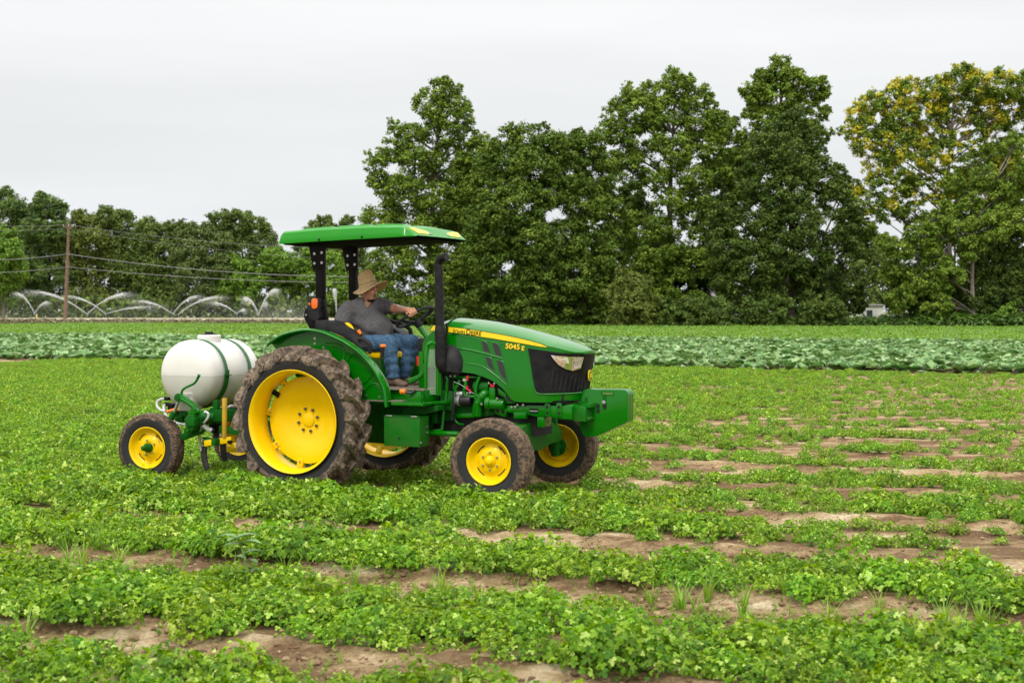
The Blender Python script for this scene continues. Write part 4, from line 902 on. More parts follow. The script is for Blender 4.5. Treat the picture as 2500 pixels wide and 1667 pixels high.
    for k in range(nb):
        a = R(30+360/nb*k); b = MB(); b.bolt((.083*math.cos(a), y0+o*.016, .083*math.sin(a)), .0105, .02, (0, o, 0)); b.build('wheel_bolt', M['zinc'], e_, bevel=.002)
    vs = MB(); vs.tube([(-(rr-.05)*.6*-1, yy*.4, (rr-.05)*.75), ((rr-.06)*.72, yy*.95, (rr-.06)*.72)], .006, 6); vs.build('valve', M['black'], e_)
    return e_
fw = small_wheel(TRM, (2.13, -.845, .435), -1, .405, .222, .218, R(4))
fw2 = small_wheel(TRM, (2.13, .80, .445), 1, .405, .222, .218, R(9))

# ---- fenders
OUT = [(-0.488,1.521), (-0.401,1.577), (-0.274,1.633), (-0.044,1.677), (0.148,1.665), (0.310,1.616), (0.436,1.567), (0.532,1.515), (0.632,1.454), (0.713,1.381), (0.779,1.312), (0.834,1.239), (0.878,1.166), (0.911,1.101), (0.930,1.007), (0.939,0.909)]
def fender(s):
    e_ = empty('fender'); e_.parent = TRM
    P = [Vector((x, 0, z)) for x, z in OUT]; P = spline(P, 3); top = MB(); rs = []
    cen = Vector((.15, 0, .75))
    for i, p in enumerate(P):
        d = (p-cen).normalized(); b = .006
        def at(y, off): q = p+d*off; return (q.x, s*y, q.z)
        rs.append([at(.792, -.026), at(.803, -.012), at(.798, -.001), at(.78, .004), at(.70, .004), at(.675, -.004), at(.675, -.012), at(.70, -.008), at(.775, -.008), at(.786, -.026)])
    top.rings(rs, True, True); top.build('fender_top', G, e_, angle=50)
    pan = MB(); poly = [(p.x-(p-cen).normalized().x*.01, p.z-(p-cen).normalized().z*.01) for p in P]+[P2_BOT, (.05, .93), (-.30, 1.3)]
    y0, y1 = sorted((s*.675, s*.69)); pan.prism(poly, y0, y1); po = pan.build('fender_panel', G, e_)
    for path in ([(0.164,1.537), (0.246,1.535), (0.328,1.521), (0.369,1.499), (0.387,1.466)],
                 [(0.389,1.276), (0.440,1.369), (0.476,1.417), (0.506,1.424), (0.552,1.397), (0.642,1.320), (0.717,1.245)],
                 [(0.717,1.225), (0.662,1.164), (0.622,1.137), (0.561,1.148), (0.470,1.177)],
                 [(0.621,1.032), (0.662,1.090), (0.702,1.121), (0.752,1.135), (0.792,1.114), (0.832,1.046)],
                 [(0.384,1.456), (0.389,1.403), (0.358,1.324)]):
        r_ = MB(); r_.tube([(x, s*.692, z) for x, z in path], .0065, 6, smooth=4); r_.build('pressed_rib', G, po)
    for p in ([(0.039,1.580), (0.039,1.528), (0.143,1.488), (0.521,1.130), (0.613,1.076), (0.646,1.011), (0.802,1.002)]):
        b = MB(); b.bolt((p[0], s*.690, p[1]), .014, .008, (0, s, 0)); b.build('bolt', M['zinc'], po)
    return e_
P2_BOT = (.93, .93)
fender(-1); fender(1)
# black plastic console on top of the right fender, and one on the left
def console(s):
    b = MB(); poly = [(0.003,1.767), (0.092,1.767), (0.155,1.760), (0.217,1.738), (0.269,1.703), (0.341,1.668), (0.402,1.629), (0.453,1.585), (0.514,1.542), (0.565,1.489), (0.524,1.480), (0.443,1.537), (0.320,1.602), (0.165,1.654), (-0.007,1.675)]
    y0, y1 = sorted((s*.63, s*.40)); b.prism(poly, y0, y1); b.build('fender_console', M['plastic'], TRM, bevel=.012)
console(-1); console(1)
h = MB(); h.tube([(0.499,-0.6,1.529), (0.502,-0.6,1.564), (0.529,-0.6,1.582), (0.595,-0.6,1.557), (0.630,-0.6,1.531), (0.640,-0.6,1.496), (0.633,-0.6,1.430)], .022, 8, smooth=4); h.build('grab_handle', M['plastic'], TRM)
h = MB(); h.tube([(0.689,-0.45,1.392), (0.697,-0.45,1.453), (0.701,-0.45,1.489)], .020, 8); h.build('lever', M['plastic'], TRM)
h = MB(); h.tube([(0.701,-0.45,1.489), (0.701,-0.45,1.508), (0.701,-0.45,1.522)], [.030, .034, .026], 12); h.build('lever_knob', M['orange'], TRM, bevel=.004)
h = MB(); h.tube([(0.406,-0.42,1.609), (0.398,-0.42,1.640), (0.385,-0.42,1.658)], [.03, .03, .02], 8); h.build('hand_lever', M['plastic'], TRM)
h = MB(); h.tube([(0.433,-0.44,1.623), (0.402,-0.44,1.658)], [.015, .022], 8); h.build('lever_tip', M['orange'], TRM)

# ---- seat
b = MB(); zs0, zs1 = (0.494,1.365)[1], (0.443,1.440)[1]; b.box(.08, (0.554,1.401)[0], -.26, .24, zs0, zs1); b.build('seat', M['yellow'], TRM, bevel=.03, seg=3)
b = MB(); b.tube([(0.200,-0.38,1.701), (0.231,-0.38,1.712), (0.263,-0.38,1.697), (0.288,-0.38,1.661), (0.297,-0.38,1.625)], .030, 8, smooth=4); b.build('seat_side', M['yellow'], TRM)
b = MB(); b.prism([(-.02, 1.18), (.10, 1.18), (-.06, 1.62), (-.17, 1.60)], -.24, .24); b.build('seat_back', M['yellow'], TRM, bevel=.03, seg=3)
b = MB(); b.box(.12, .55, -.19, .19, .95, 1.12); b.build('seat_base', M['black'], TRM, bevel=.02)

# ---- roll bar posts
def rops(y, s):
    e_ = empty('roll_bar'); e_.parent = TRM
    xa, xb = -.165, -.075
    b = MB(); b.box(xa, xb, y-.035, y+.035, 1.98, 2.62); b.build('upper_post', M['black'], e_, bevel=.008)
    b = MB(); b.prism([(xa+.01, 1.98), (xb, 1.98), (xb+.085, 1.40), (xb+.08, .95), (xa+.01, .95), (xa+.01, 1.5)], y-.04, y+.04); b.build('lower_post', M['black'], e_, bevel=.008)
    z = lambda a: a
    b = MB(); b.prism(round_poly([(xa-.13, 1.86), (xa-.01, 1.97), (xb+.03, 1.975), (xb+.03, 1.80), (xb+.01, 1.55), (xa+.02, 1.55), (xa-.09, 1.72), (xa-.135, 1.79)], .03), y-.052, y-.042); b.build('hinge_plate', M['black'], e_, bevel=.003)
    b = MB(); b.prism([(xa-.09, 2.64), (xb+.03, 2.64), (xb+.03, 2.30), (xa-.02, 2.30)], y-.05, y-.040); po = b.build('roof_bracket', M['black'], e_, bevel=.003)
    for (x, zz) in ((xa+.0, 2.46), (xb-.0, 2.47), (xa+.0, 2.36), (xb-.0, 2.365)):
        q = MB(); q.bolt((x+.005, y-.05, zz), .016, .012); q.build('bolt', M['zinc'], po)
    for (x, zz) in ((xa-.06, 1.90), (xa-.10, 1.82), (xa+.02, 1.83)):
        q = MB(); q.bolt((x, y-.052, zz), .011, .010); q.build('bolt', M['zinc'], e_)
    for zz in (1.86, 1.90):
        q = MB(); q.tube([(xa+.035, y-.056, zz), (xb-.005, y-.056, zz)], .005, 6); q.build('pin', M['zinc'], e_)
    return e_
rops(-.33, -1); rops(.33, 1)
b = MB(); b.box(-.165, -.08, -.33, .33, 2.56, 2.62); b.build('roll_bar_crossbar', M['black'], TRM, bevel=.01)
# tail lamp on its bracket
lp = empty('side_lamp'); lp.parent = TRM
b = MB(); b.prism(round_poly([(-0.193,1.980), (-0.151,2.007), (-0.080,2.002), (-0.066,1.938), (-0.053,1.780), (-0.097,1.754), (-0.163,1.771), (-0.193,1.826), (-0.201,1.901)], .03), -.47, -.38); lo = b.build('lamp_housing', M['plastic'], lp, bevel=.01)
b = MB(); b.prism(round_poly([(-0.134,1.979), (-0.116,1.993), (-0.075,1.991), (-0.066,1.970), (-0.066,1.899), (-0.084,1.882), (-0.125,1.886), (-0.136,1.910)], .012), -.490, -.468); b.build('amber_lens', M['amber'], lp, bevel=.005)
b = MB(); b.cyl((-0.167,-0.475,1.935), (-0.173,-0.465,1.935), .013, .013, 12); b.build('side_reflector', M['orange'], lp)
b = MB(); b.tube([(-0.085,-0.4,1.901), (-0.067,-0.36,1.910)], .03, 6); b.build('lamp_bracket', M['black'], lp)

# ---- roof canopy
def canopy():
    xs = np.r_[np.linspace(-.448, .98, 40), np.linspace(1.0, 1.15, 12)]; hw = .63
    xb = [-.448, .046, .554, 1.089, 1.15]; zb = [2.556, 2.574, 2.588, 2.602, 2.606]
    xt = [-.448, .046, .554, .98, 1.04, 1.13, 1.15]; zt = [2.688, 2.712, 2.722, 2.716, 2.700, 2.632, 2.618]
    def wx(x):
        a = 1.0
        if x > 1.0: a = 1-.10*((x-1.0)/.15)**2
        if x < -.40: a = 1-.03*((-.40-x)/.05)**2
        return hw*a
    rs = []
    for x in xs:
        b = np.interp(x, xb, zb); t = np.interp(x, xt, zt); w2 = wx(x)
        if x < -.43: t -= .03
        k = t-b; c = min(1, k/.09)
        rs.append([(x, -w2+.03, b+.012), (x, -w2, b), (x, -w2-.002, b+min(.012, k*.3)), (x, -w2+.010, b+k*.45), (x, -w2+.030, b+k*.85), (x, -w2+.06, t), (x, -w2+.16, t+.006*c), (x, -.2, t+.012*c), (x, -.14, t+.020*c), (x, .14, t+.020*c), (x, .2, t+.012*c), (x, w2-.16, t+.006*c), (x, w2-.06, t), (x, w2-.030, b+k*.85), (x, w2-.010, b+k*.45), (x, w2+.002, b+min(.012, k*.3)), (x, w2, b), (x, w2-.03, b+.012)])
    m = MB(); m.rings(rs, True, True); m.build('roof_panel', M['green_roof'], TRM, angle=28)
    u = MB(); rs = []
    for x in xs[1:-1]:
        b = np.interp(x, xb, zb); w2 = wx(x)-.012
        rs.append([(x, -w2, b+.004), (x, -w2+.06, b-.010), (x, w2-.06, b-.010), (x, w2, b+.004)])
    u.rings(rs, False, False); u.build('roof_lining', M['lining'], TRM)
    for x0, x1 in ((-.3, .1), (.15, .55), (.6, .95)):
        q = MB(); za = np.interp(x0, xt, zt); zc = np.interp(x1, xt, zt); q.add([(x0, -.45, za), (x1, -.45, zc), (x1, -.25, zc), (x0, -.25, za), (x0+.03, -.43, za+.026), (x1-.03, -.43, zc+.026), (x1-.03, -.27, zc+.026), (x0+.03, -.27, za+.026)], [(4, 5, 6, 7), (0, 1, 5, 4), (1, 2, 6, 5), (2, 3, 7, 6), (3, 0, 4, 7)]); q.build('roof_ridge', M['green_roof'], TRM, bevel=.005)
    # yellow markers in recesses on the sloping front
    def fr(f): return (1.132-.092*f, 2.636+.066*f)
    for s in (-1, 1):
        x0, z0 = fr(.08); x1, z1 = fr(.92); d = Vector((.58, 0, .81))*.004
        q = MB(); vs = [Vector((x0, s*.47, z0))+d, Vector((x0, s*.24, z0))+d, Vector((x1, s*.22, z1))+d, Vector((x1, s*.54, z1))+d]; k = [v-d*2 for v in vs]
        q.add([tuple(v) for v in vs+k], [(0, 1, 2, 3), (7, 6, 5, 4), (0, 4, 5, 1), (1, 5, 6, 2), (2, 6, 7, 3), (3, 7, 4, 0)]); q.build('yellow_marker', M['decal_y'], TRM)
        q = MB(); vs = [Vector((x0, s*.24, z0))+d, Vector((x0, s*.16, z0))+d, Vector((x1, s*.205, z1))+d, Vector((x1, s*.22, z1))+d]; q.add([tuple(v) for v in vs], [(0, 1, 2, 3)]); q.build('marker_recess', G, TRM)
    for p in ((0.052,2.587), (0.563,2.605)):
        for s in (-1, 1):
            q = MB(); q.bolt((p[0], s*(wx(p[0])-.002), p[1]+.004), .012, .008, (0, s, 0)); q.build('roof_screw', M['black'], TRM)
    for y in (-.1, .3):
        q = MB(); q.bolt((1.146, y, 2.612), .012, .008, (1, 0, 0)); q.build('roof_screw', M['black'], TRM)
canopy()

# ---- bonnet: one lofted skin; decals, grille and lamps lie on it
W0 = .335; XS, XE = 2.42, 2.812
TOPX = [(1.201,1.789)[0], 1.39, 1.62, 1.80, 1.99, 2.15, 2.30, 2.45, 2.53, 2.64, 2.72, 2.80, 2.835]
TOPZ = [1.792, 1.790, 1.772, 1.748, 1.712, 1.678, 1.642, 1.604, 1.582, 1.548, 1.518, 1.482, 1.462]
SHX = [1.06, 1.25, 1.62, 1.99, 2.30, 2.53, 2.72, 2.835]
SHZ = [(1.376,1.717)[1], (1.471,1.709)[1], (1.805,1.673)[1], (2.149,1.611)[1], (2.478,1.541)[1], (2.655,1.512)[1], 1.462, 1.452]
BTP = [(1.369,1.491), (1.439,1.485), (1.474,1.457), (1.494,1.408), (1.516,1.325), (1.527,1.251), (1.580,1.245), (1.674,1.237), (1.767,1.212), (1.844,1.186), (1.921,1.151), (1.997,1.094), (2.058,1.030), (2.088,0.990), (2.141,0.967), (2.300,0.965), (2.597,0.971)]
BX = [p[0] for p in BTP]+[2.6, 2.84]; BZ = [p[1] for p in BTP]+[.985, .985]
XR = BX[0]
def wplan(x): return W0 if x <= XS else W0*max(0.0, 1-((x-XS)/(XE-XS))**2.3)**(1/2.3)
def lean(x, z):     # the nose leans: lower parts sit further back
    if x <= XS-.2: return x
    return x-(1.46-min(z, 1.46))*.19*min(1, (x-(XS-.2))/.5)
def flare(x, z):    # the flanks pull in slightly to the top
    return 1.0-.05*max(0, (z-1.1)/.5)
_sx = np.r_[np.arange(XR, XS, .02), XS+(XE-XS)*np.sin(np.linspace(0, 1, 40)*math.pi/2)]
_pw = np.array([wplan(x) for x in _sx]); _s = np.r_[0, np.cumsum(np.hypot(np.diff(_sx), np.diff(_pw)))]; STOT = _s[-1]
def s_to_xy(s, z, off=0.0):
    """arc length along the plan outline from the rear right corner round the nose"""
    side = -1
    if s > STOT: s = 2*STOT-s; side = 1
    x = np.interp(s, _s, _sx); y = np.interp(s, _s, _pw)
    x1 = np.interp(min(s+.01, STOT), _s, _sx); y1 = np.interp(min(s+.01, STOT), _s, _pw); x0 = np.interp(max(s-.01, 0), _s, _sx); y0 = np.interp(max(s-.01, 0), _s, _pw)
    t = Vector((x1-x0, y1-y0)); t = t.normalized() if t.length > 1e-7 else Vector((0, -1)); nrm = Vector((-t.y, t.x))
    if side < 0 or True: n = Vector((abs(t.y), abs(t.x)))
    f = flare(x, z)
    return lean(x, z)+n.x*off, side*(y*f+n.y*off)
def x_to_s(x): return float(np.interp(x, _sx, _s))
def unlean_s(x, z):
    """plan arc length for a point traced on the right side at (x,z)"""
    lo, hi = 0.0, STOT
    for _ in range(30):
        m = (lo+hi)/2
        if s_to_xy(m, z)[0] < x: lo = m
        else: hi = m
    return (lo+hi)/2
def hood_skin():
    xs = _sx; rs = []
    for x in xs:
        b = float(np.interp(x, BX, BZ)); sh = float(np.interp(x, SHX, SHZ)); t = max(float(np.interp(x, TOPX, TOPZ)), sh+.002); w_ = wplan(x)
        ring = []
        for z in np.linspace(b, sh, 12): ring.append((lean(x, z), -w_*flare(x, z), z))
        ws = w_*flare(x, sh)
        for k in range(1, 14):
            a = -1+2*k/14; y = ws*a; zz = sh+(t-sh)*(1-abs(a)**2.0)**.80; ring.append((lean(x, zz), y, zz))
        for z in np.linspace(sh, b, 12): ring.append((lean(x, z), w_*flare(x, z), z))
        rs.append(ring)
    m = MB(); m.rings(rs, False, False)
    o = m.build('bonnet', G, TRM, angle=40)
    return o
hood = hood_skin()
def patch(name, poly, m, off, parent=TRM, far=True, th=.0, side='both', step=.03, sz=True):
    """polygon traced on the right flank as (s,z), wrapped onto the bonnet skin"""
    def one(mir):
        bm = bmesh.new(); vs = [bm.verts.new((s, 0, z)) for s, z in poly]; bm.faces.new(vs)
        s0 = min(p[0] for p in poly); s1 = max(p[0] for p in poly); z0 = min(p[1] for p in poly); z1 = max(p[1] for p in poly)
        k = s0+step
        while k < s1:
            bmesh.ops.bisect_plane(bm, geom=bm.verts[:]+bm.edges[:]+bm.faces[:], plane_co=(k, 0, 0), plane_no=(1, 0, 0)); k += step
        k = z0+.05
        while k < z1:
            bmesh.ops.bisect_plane(bm, geom=bm.verts[:]+bm.edges[:]+bm.faces[:], plane_co=(0, 0, k), plane_no=(0, 0, 1)); k += .05
        for v in bm.verts:
            x, y = s_to_xy(v.co.x, v.co.z, off); v.co = (x, -y if mir else y, v.co.z)
        if th:
            bmesh.ops.recalc_face_normals(bm, faces=bm.faces)
        me = bpy.data.meshes.new(name); bm.to_mesh(me); bm.free(); me.materials.append(m); me.polygons.foreach_set('use_smooth', [True]*len(me.polygons))
        o = bpy.data.objects.new(name, me); COL.objects.link(o); o.parent = parent
        if th: md = o.modifiers.new('thick', 'SOLIDIFY'); md.thickness = th; md.offset = 0
        return o
    r = [one(False)]
    if side == 'both': r.append(one(True))
    return r
def ps(pts): return [(unlean_s(x, z), z) for x, z in pts]
# yellow stripe with its black outline
ST = [(1.221,1.716), (1.376,1.702), (1.573,1.683), (1.805,1.652), (1.997,1.623), (2.149,1.597), (2.299,1.566), (2.411,1.538), (2.471,1.511)]
SB = [(2.475,1.507), (2.374,1.516), (2.262,1.534), (2.073,1.561), (1.921,1.583), (1.767,1.603), (1.533,1.635), (1.376,1.648), (1.181,1.664)]
def grow(pts, d):
    c = [(pts[i-1], pts[i], pts[(i+1) % len(pts)]) for i in range(len(pts))]; out = []
    a = sum(p[0]*q[1]-q[0]*p[1] for p, q in zip(pts, pts[1:]+pts[:1])); sg = 1 if a > 0 else -1
    for p, q, r_ in c:
        e1 = Vector((q[0]-p[0], q[1]-p[1])).normalized(); e2 = Vector((r_[0]-q[0], r_[1]-q[1])).normalized(); n = Vector((e1.y+e2.y, -e1.x-e2.x))*sg
        n = n.normalized()*min(1.6, 1/max(.5, n.length/2)); out.append((q[0]+n.x*d, q[1]+n.y*d))
    return out
def clipx(pts, x0, keep_right=True):
    out = []; n = len(pts)
    for i in range(n):
        a, b = pts[i], pts[(i+1) % n]; ia = (a[0] >= x0) == keep_right; ib = (b[0] >= x0) == keep_right
        if ia: out.append(a)
        if ia != ib: t = (x0-a[0])/(b[0]-a[0]); out.append((x0, a[1]+(b[1]-a[1])*t))
    return out
stripe = ST+SB; SEAM = XR+.004
patch('stripe_outline', ps(clipx(grow(stripe, .006), SEAM+.006)), M['black'], .002)
patch('stripe', ps(clipx(stripe, SEAM+.012)), M['decal_y'], .004)
# vents
V1 = [(1.750,1.565), (1.790,1.562), (1.825,1.538), (1.848,1.482), (1.857,1.435), (1.784,1.454)]
V2 = [(1.871,1.548), (1.921,1.544), (1.955,1.518), (1.974,1.463), (1.991,1.398), (1.909,1.424)]
V3 = [(1.796,1.411), (1.868,1.396), (1.890,1.331), (1.911,1.255), (1.863,1.282), (1.832,1.312)]
V4 = [(1.923,1.380), (2.001,1.360), (2.028,1.257), (2.050,1.154), (1.989,1.208), (1.959,1.249)]
def vent_mat():  # slat stripes and the dark of the recess are painted into the colour
    m, N, L, P = new_mat('painted_vent_slats'); tc = N.new('ShaderNodeTexCoord'); mp = N.new('ShaderNodeMapping'); mp.inputs['Rotation'].default_value = (0, R(35), 0); L.new(tc.outputs['Object'], mp.inputs[0])
    wv = N.new('ShaderNodeTexWave'); wv.bands_direction = 'Z'; wv.inputs['Scale'].default_value = 28; L.new(mp.outputs[0], wv.inputs['Vector'])
    r = N.new('ShaderNodeValToRGB'); r.color_ramp.elements[0].position = .45; r.color_ramp.elements[0].color = (.004, .004, .004, 1); r.color_ramp.elements[1].color = (.045, .045, .045, 1); r.color_ramp.elements[1].position = .75; L.new(wv.outputs['Fac'], r.inputs[0]); L.new(r.outputs[0], P.inputs['Base Color']); P.inputs['Roughness'].default_value = .5
    return m
M['vent'] = vent_mat()
def rim_tube(name, pts, rad, m, off=.003, parent=TRM, closed=True):
    for mir in (1, -1):
        q = MB(); P = []
        seq = pts+[pts[0]] if closed else pts
        for i in range(len(seq)-1):
            for k in range(4):
                t = k/4; s = seq[i][0]*(1-t)+seq[i+1][0]*t; z = seq[i][1]*(1-t)+seq[i+1][1]*t; x, y = s_to_xy(s, z, off); P.append((x, y*mir, z))
        x, y = s_to_xy(seq[-1][0], seq[-1][1], off); P.append((x, y*mir, seq[-1][1]))
        q.tube(P, rad, 5); q.build(name, m, parent)
for V_ in (V1, V2, V3, V4):
    p = ps(V_); patch('vent', p, M['vent'], .003); rim_tube('vent_rim', p, .004, G)
rim_tube('bonnet_crease', ps([(1.376,1.631), (1.494,1.622), (1.611,1.602), (1.736,1.575), (1.813,1.560), (1.921,1.549), (1.997,1.536), (2.073,1.526), (2.247,1.504)]), .004, G, .001, closed=False)
rim_tube('bonnet_crease', ps([(1.470,1.486), (1.580,1.479), (1.689,1.460), (1.790,1.439), (1.882,1.416), (1.997,1.388)]), .011, G, -.001, closed=False)
rim_tube('bonnet_crease', ps([(1.603,1.335), (1.689,1.328), (1.767,1.311), (1.821,1.285), (1.882,1.248), (1.959,1.194), (2.035,1.133)]), .008, G, -.001, closed=False)
# black grille wrapping round the nose
ga = ps([(2.262,1.497), (2.337,1.488), (2.486,1.469), (2.596,1.454)])
gb = ps([(2.449,1.048), (2.389,1.052), (2.359,1.065), (2.341,1.102), (2.322,1.187)])
ZG0 = gb[0][1]-.004; ZG1 = ga[-1][1]
gp = ga+[(s, np.interp(s, [ga[-1][0], STOT], [ZG1, 1.437])) for s in np.linspace(ga[-1][0]+.05, STOT, 8)]+[(s, np.interp(s, [gb[0][0], STOT], [gb[0][1], 1.062])) for s in np.linspace(STOT, gb[0][0]+.03, 8)]+gb
def grille():
    parts = patch('grille', gp, M['grille'], .005)
    rim_tube('grille_edge', [p for p in gb[::-1]][:]+[], .006, G, .004, closed=False)
    rim_tube('grille_edge', [gb[0]]+[(s, np.interp(s, [gb[0][0], STOT], [gb[0][1], 1.062])) for s in np.linspace(gb[0][0]+.03, STOT, 8)], .008, G, .004, closed=False)
    rim_tube('grille_edge', [gb[-1], ga[0]], .006, G, .004, closed=False)
    for k, f in enumerate(np.linspace(.40, .93, 9)):
        s = ga[0][0]+(STOT-ga[0][0])*f; z1 = 1.27-.012*k; P = []
        for z in np.linspace(1.08, z1, 8): x, y = s_to_xy(s, z, .006); P.append((x, y, z))
        for mir in (1, -1):
            q = MB(); q.tube([(a, b*mir, c) for a, b, c in P], .008, 6); q.build('grille_rib', M['plastic'], TRM)
grille()
# headlights
HL = ps([(2.517,1.459), (2.596,1.449), (2.706,1.435)])
s0 = HL[0][0]; sN = HL[-1][0]


sl, sr_ = HL[0][0], STOT-.15
lamp = [(sl, 1.432), (sl+.04, 1.426), (sl+(sr_-sl)*.5, 1.418), (sr_, 1.412), (sr_-.012, 1.300), (sr_-.10, 1.278), (sl+(sr_-sl)*.50, 1.295), (sl+(sr_-sl)*.27, 1.335), (sl+(sr_-sl)*.10, 1.39)]
patch('headlight_bezel', grow(lamp, .016), M['black'], .008)
hls = patch('headlight', lamp, M['chrome'], .012)
for o_, mir in zip(hls, (1, -1)):
    q = MB(); P = []
    inner = [(sr_-.105, 1.400), (sr_-.02, 1.397), (sr_-.028, 1.315), (sr_-.10, 1.296)]
    for s, z in inner: x, y = s_to_xy(s, z, .016); P.append((x, y*mir, z))
    for s, z in inner: x, y = s_to_xy(s, z, .022); P.append((x, y*mir, z))
    q.add(P, [(0, 1, 2, 3), (4, 5, 6, 7), (0, 1, 5, 4), (1, 2, 6, 5), (2, 3, 7, 6), (3, 0, 4, 7)]); q.build('lamp_lens', M['lens'], o_, bevel=.004)
    q = MB(); P = []
    sh_ = [(sl+.05, 1.415), (sl+(sr_-sl)*.5, 1.408), (sl+(sr_-sl)*.56, 1.35), (sl+(sr_-sl)*.4, 1.36), (sl+(sr_-sl)*.25, 1.385)]
    for s, z in sh_: x, y = s_to_xy(s, z, .015); P.append((x, y*mir, z))
    q.add(P, [tuple(range(5))]); q.build('lamp_shell', M['cream'], o_)
# badge on the nose: green oval with a yellow rim and a small leaping mark
def badge():
    q = MB(); c = s_to_xy(STOT-.02, 1.23, .016); x0 = c[0]+.004
    out = []
    for k in range(24):
        a = 2*math.pi*k/24; out.append((x0, .040*math.copysign(abs(math.cos(a))**.7, math.cos(a)), 1.225+.055*math.copysign(abs(math.sin(a))**.7, math.sin(a))))
    q.rings([out, [(x+.010, y, z) for x, y, z in out]], True, True); b = q.build('badge', M['decal_y'], TRM)
    q = MB(); q.rings([[(x+.0101, y*.82, 1.225+(z-1.225)*.86) for x, y, z in out], [(x+.013, y*.82, 1.225+(z-1.225)*.86) for x, y, z in out]], True, True); q.build('badge_field', G, b)
    q = MB(); x1 = x0+.016
    for pth in ([(-.022, .012), (-.005, .014), (.012, .004), (.020, -.008)], [(.012, .004), (.014, .020), (.006, .030)], [(-.022, .012), (-.012, -.002), (-.018, -.018)], [(.012, .004), (.004, -.012), (.010, -.022)]):
        q.tube([(x1, y, 1.225+z) for y, z in pth], .0035, 5)
    q.build('badge_mark', M['decal_y'], b)
badge()
# lettering
def word(parts, p0, p1, m, off, name, shear=0.0, mm=None, bold=0.0):
    """text laid along the line p0->p1 on the bonnet flank; parts = [(text, relative size)]"""
    pol = []; x = 0.0
    meshes = []
    for txt, sz in parts:
        cu = bpy.data.curves.new('t', 'FONT'); cu.body = txt; cu.size = sz; cu.offset = bold; cu.resolution_u = 3
        ob = bpy.data.objects.new('t', cu); COL.objects.link(ob); dg = bpy.context.evaluated_depsgraph_get(); me = bpy.data.meshes.new_from_object(ob.evaluated_get(dg))
        xs_ = [v.co.x for v in me.vertices]; 
        meshes.append((me, x-min(xs_))); x += max(xs_)-min(xs_)+.09*sz+(.22 if txt.endswith('.') else 0)
        COL.objects.unlink(ob); bpy.data.objects.remove(ob)
    W_ = x-.09
    dx = Vector((p1[0]-p0[0], p1[1]-p0[1])); k = dx.length/W_; d = dx.normalized(); n = Vector((-d.y, d.x))
    for mir in (1, -1):
        vs = []; fs = []
        for me, x0 in meshes:
            b = len(vs)
            for v in me.vertices:
                tx_, ty_ = (v.co.x+x0)*k, v.co.y*k*HS
                if mir < 0: tx_ = dx.length-tx_
                X_ = p0[0]+d.x*tx_+n.x*ty_; Z_ = p0[1]+d.y*tx_+n.y*ty_
                s = unlean_s(X_, Z_); a, y = s_to_xy(s, Z_, off); vs.append((a, y*mir, Z_))
            for p in me.polygons: fs.append(tuple(i+b for i in p.vertices))
        q = MB(); q.add(vs, fs); q.build(name, m, TRM, weld=False)
HS = 1.0
nm = [('J', 1.28), ('OHN', 1.0), (' D', 1.28), ('EERE', 1.0)]
def word_gap(parts): return parts
def lettering():
    global HS
    HS = 1.05
    word([('J', 1.3), ('OHN', .98)], (1.433,1.637), (1.571,1.628), M['black'], .0065, 'lettering', bold=.012)
    word([('D', 1.3), ('EERE', .98)], (1.588,1.626), (1.755,1.615), M['black'], .0065, 'lettering', bold=.012)
    HS = .9
    word([('5045', 1.0)], (2.018,1.491), (2.179,1.478), M['black'], .003, 'lettering', bold=.075)
    word([('5045', 1.0)], (2.022,1.493), (2.178,1.481), M['decal_y'], .005, 'lettering', bold=.028)
    word([('E', 1.0)], (2.196,1.474), (2.233,1.470), M['black'], .003, 'lettering', bold=.075)
    word([('E', 1.0)], (2.199,1.475), (2.230,1.472), M['decal_y'], .005, 'lettering', bold=.028)
lettering()
# ---- cowl between bonnet and driver
cw = MB(); CP = [(XR, 1.786), (1.173,1.783), (1.206,1.744), (1.146,1.666), (1.096,1.604), (1.064,1.534), (1.056,1.446), (1.068,1.367), (1.116,1.293), (XR, (1.116,1.293)[1])]
CX = [p[0] for p in CP]
def cowl():
    top = [(XR-.012, 1.786), (XR-.07, 1.775), (1.201,1.744), (1.146,1.666), (1.096,1.604), (1.064,1.534), (1.056,1.446), (1.068,1.367), (1.116,1.293)]
    rs = []
    prof = top+[(XR-.012, top[-1][1])]
    for a in (-1, -.96, -.88, -.7, -.4, 0, .4, .7, .88, .96, 1):
        ring = []
        for x, z in prof:
            k = (1-abs(a)**3.5)
            zz = z; xx = x
            if z > 1.55 and x > .9: zz = z-(1-k)*.07*min(1, (z-1.55)/.2)
            xx = x if x >= XR-.02 else x+(1-k)*.03
            ring.append((xx, a*W0*.97, zz))
        rs.append(ring)
    q = MB(); q.rings(rs, True, True); q.build('cowl', G, TRM, angle=40)
    st = clipx(stripe, SEAM-.016, False)
    for s in (-1, 1):
        for (pl, m_, o_) in ((clipx(grow(stripe, .006), SEAM-.016, False), M['black'], .002), (st, M['decal_y'], .0045)):
            q = MB(); q.prism(pl, *sorted((s*(W0*.97+o_), s*(W0*.97+o_-.0015)))); q.build('stripe', m_, TRM)
cowl()
b = MB(); b.box(XR-.013, XR+.002, -W0*.955, W0*.955, 1.36, 1.74); b.build('bonnet_seam', M['dark'], TRM)
# ---- dark interior under the bonnet
b = MB(); b.box(1.10, 2.30, -.20, .20, .62, 1.36); b.build('engine_bay_backing', M['dark'], TRM)  # backing box coloured near-black to stand for the shade behind the engine
b = MB(); b.box(2.2, 2.62, -.27, .27, .95, 1.40); b.build('radiator', M['dark'], TRM)
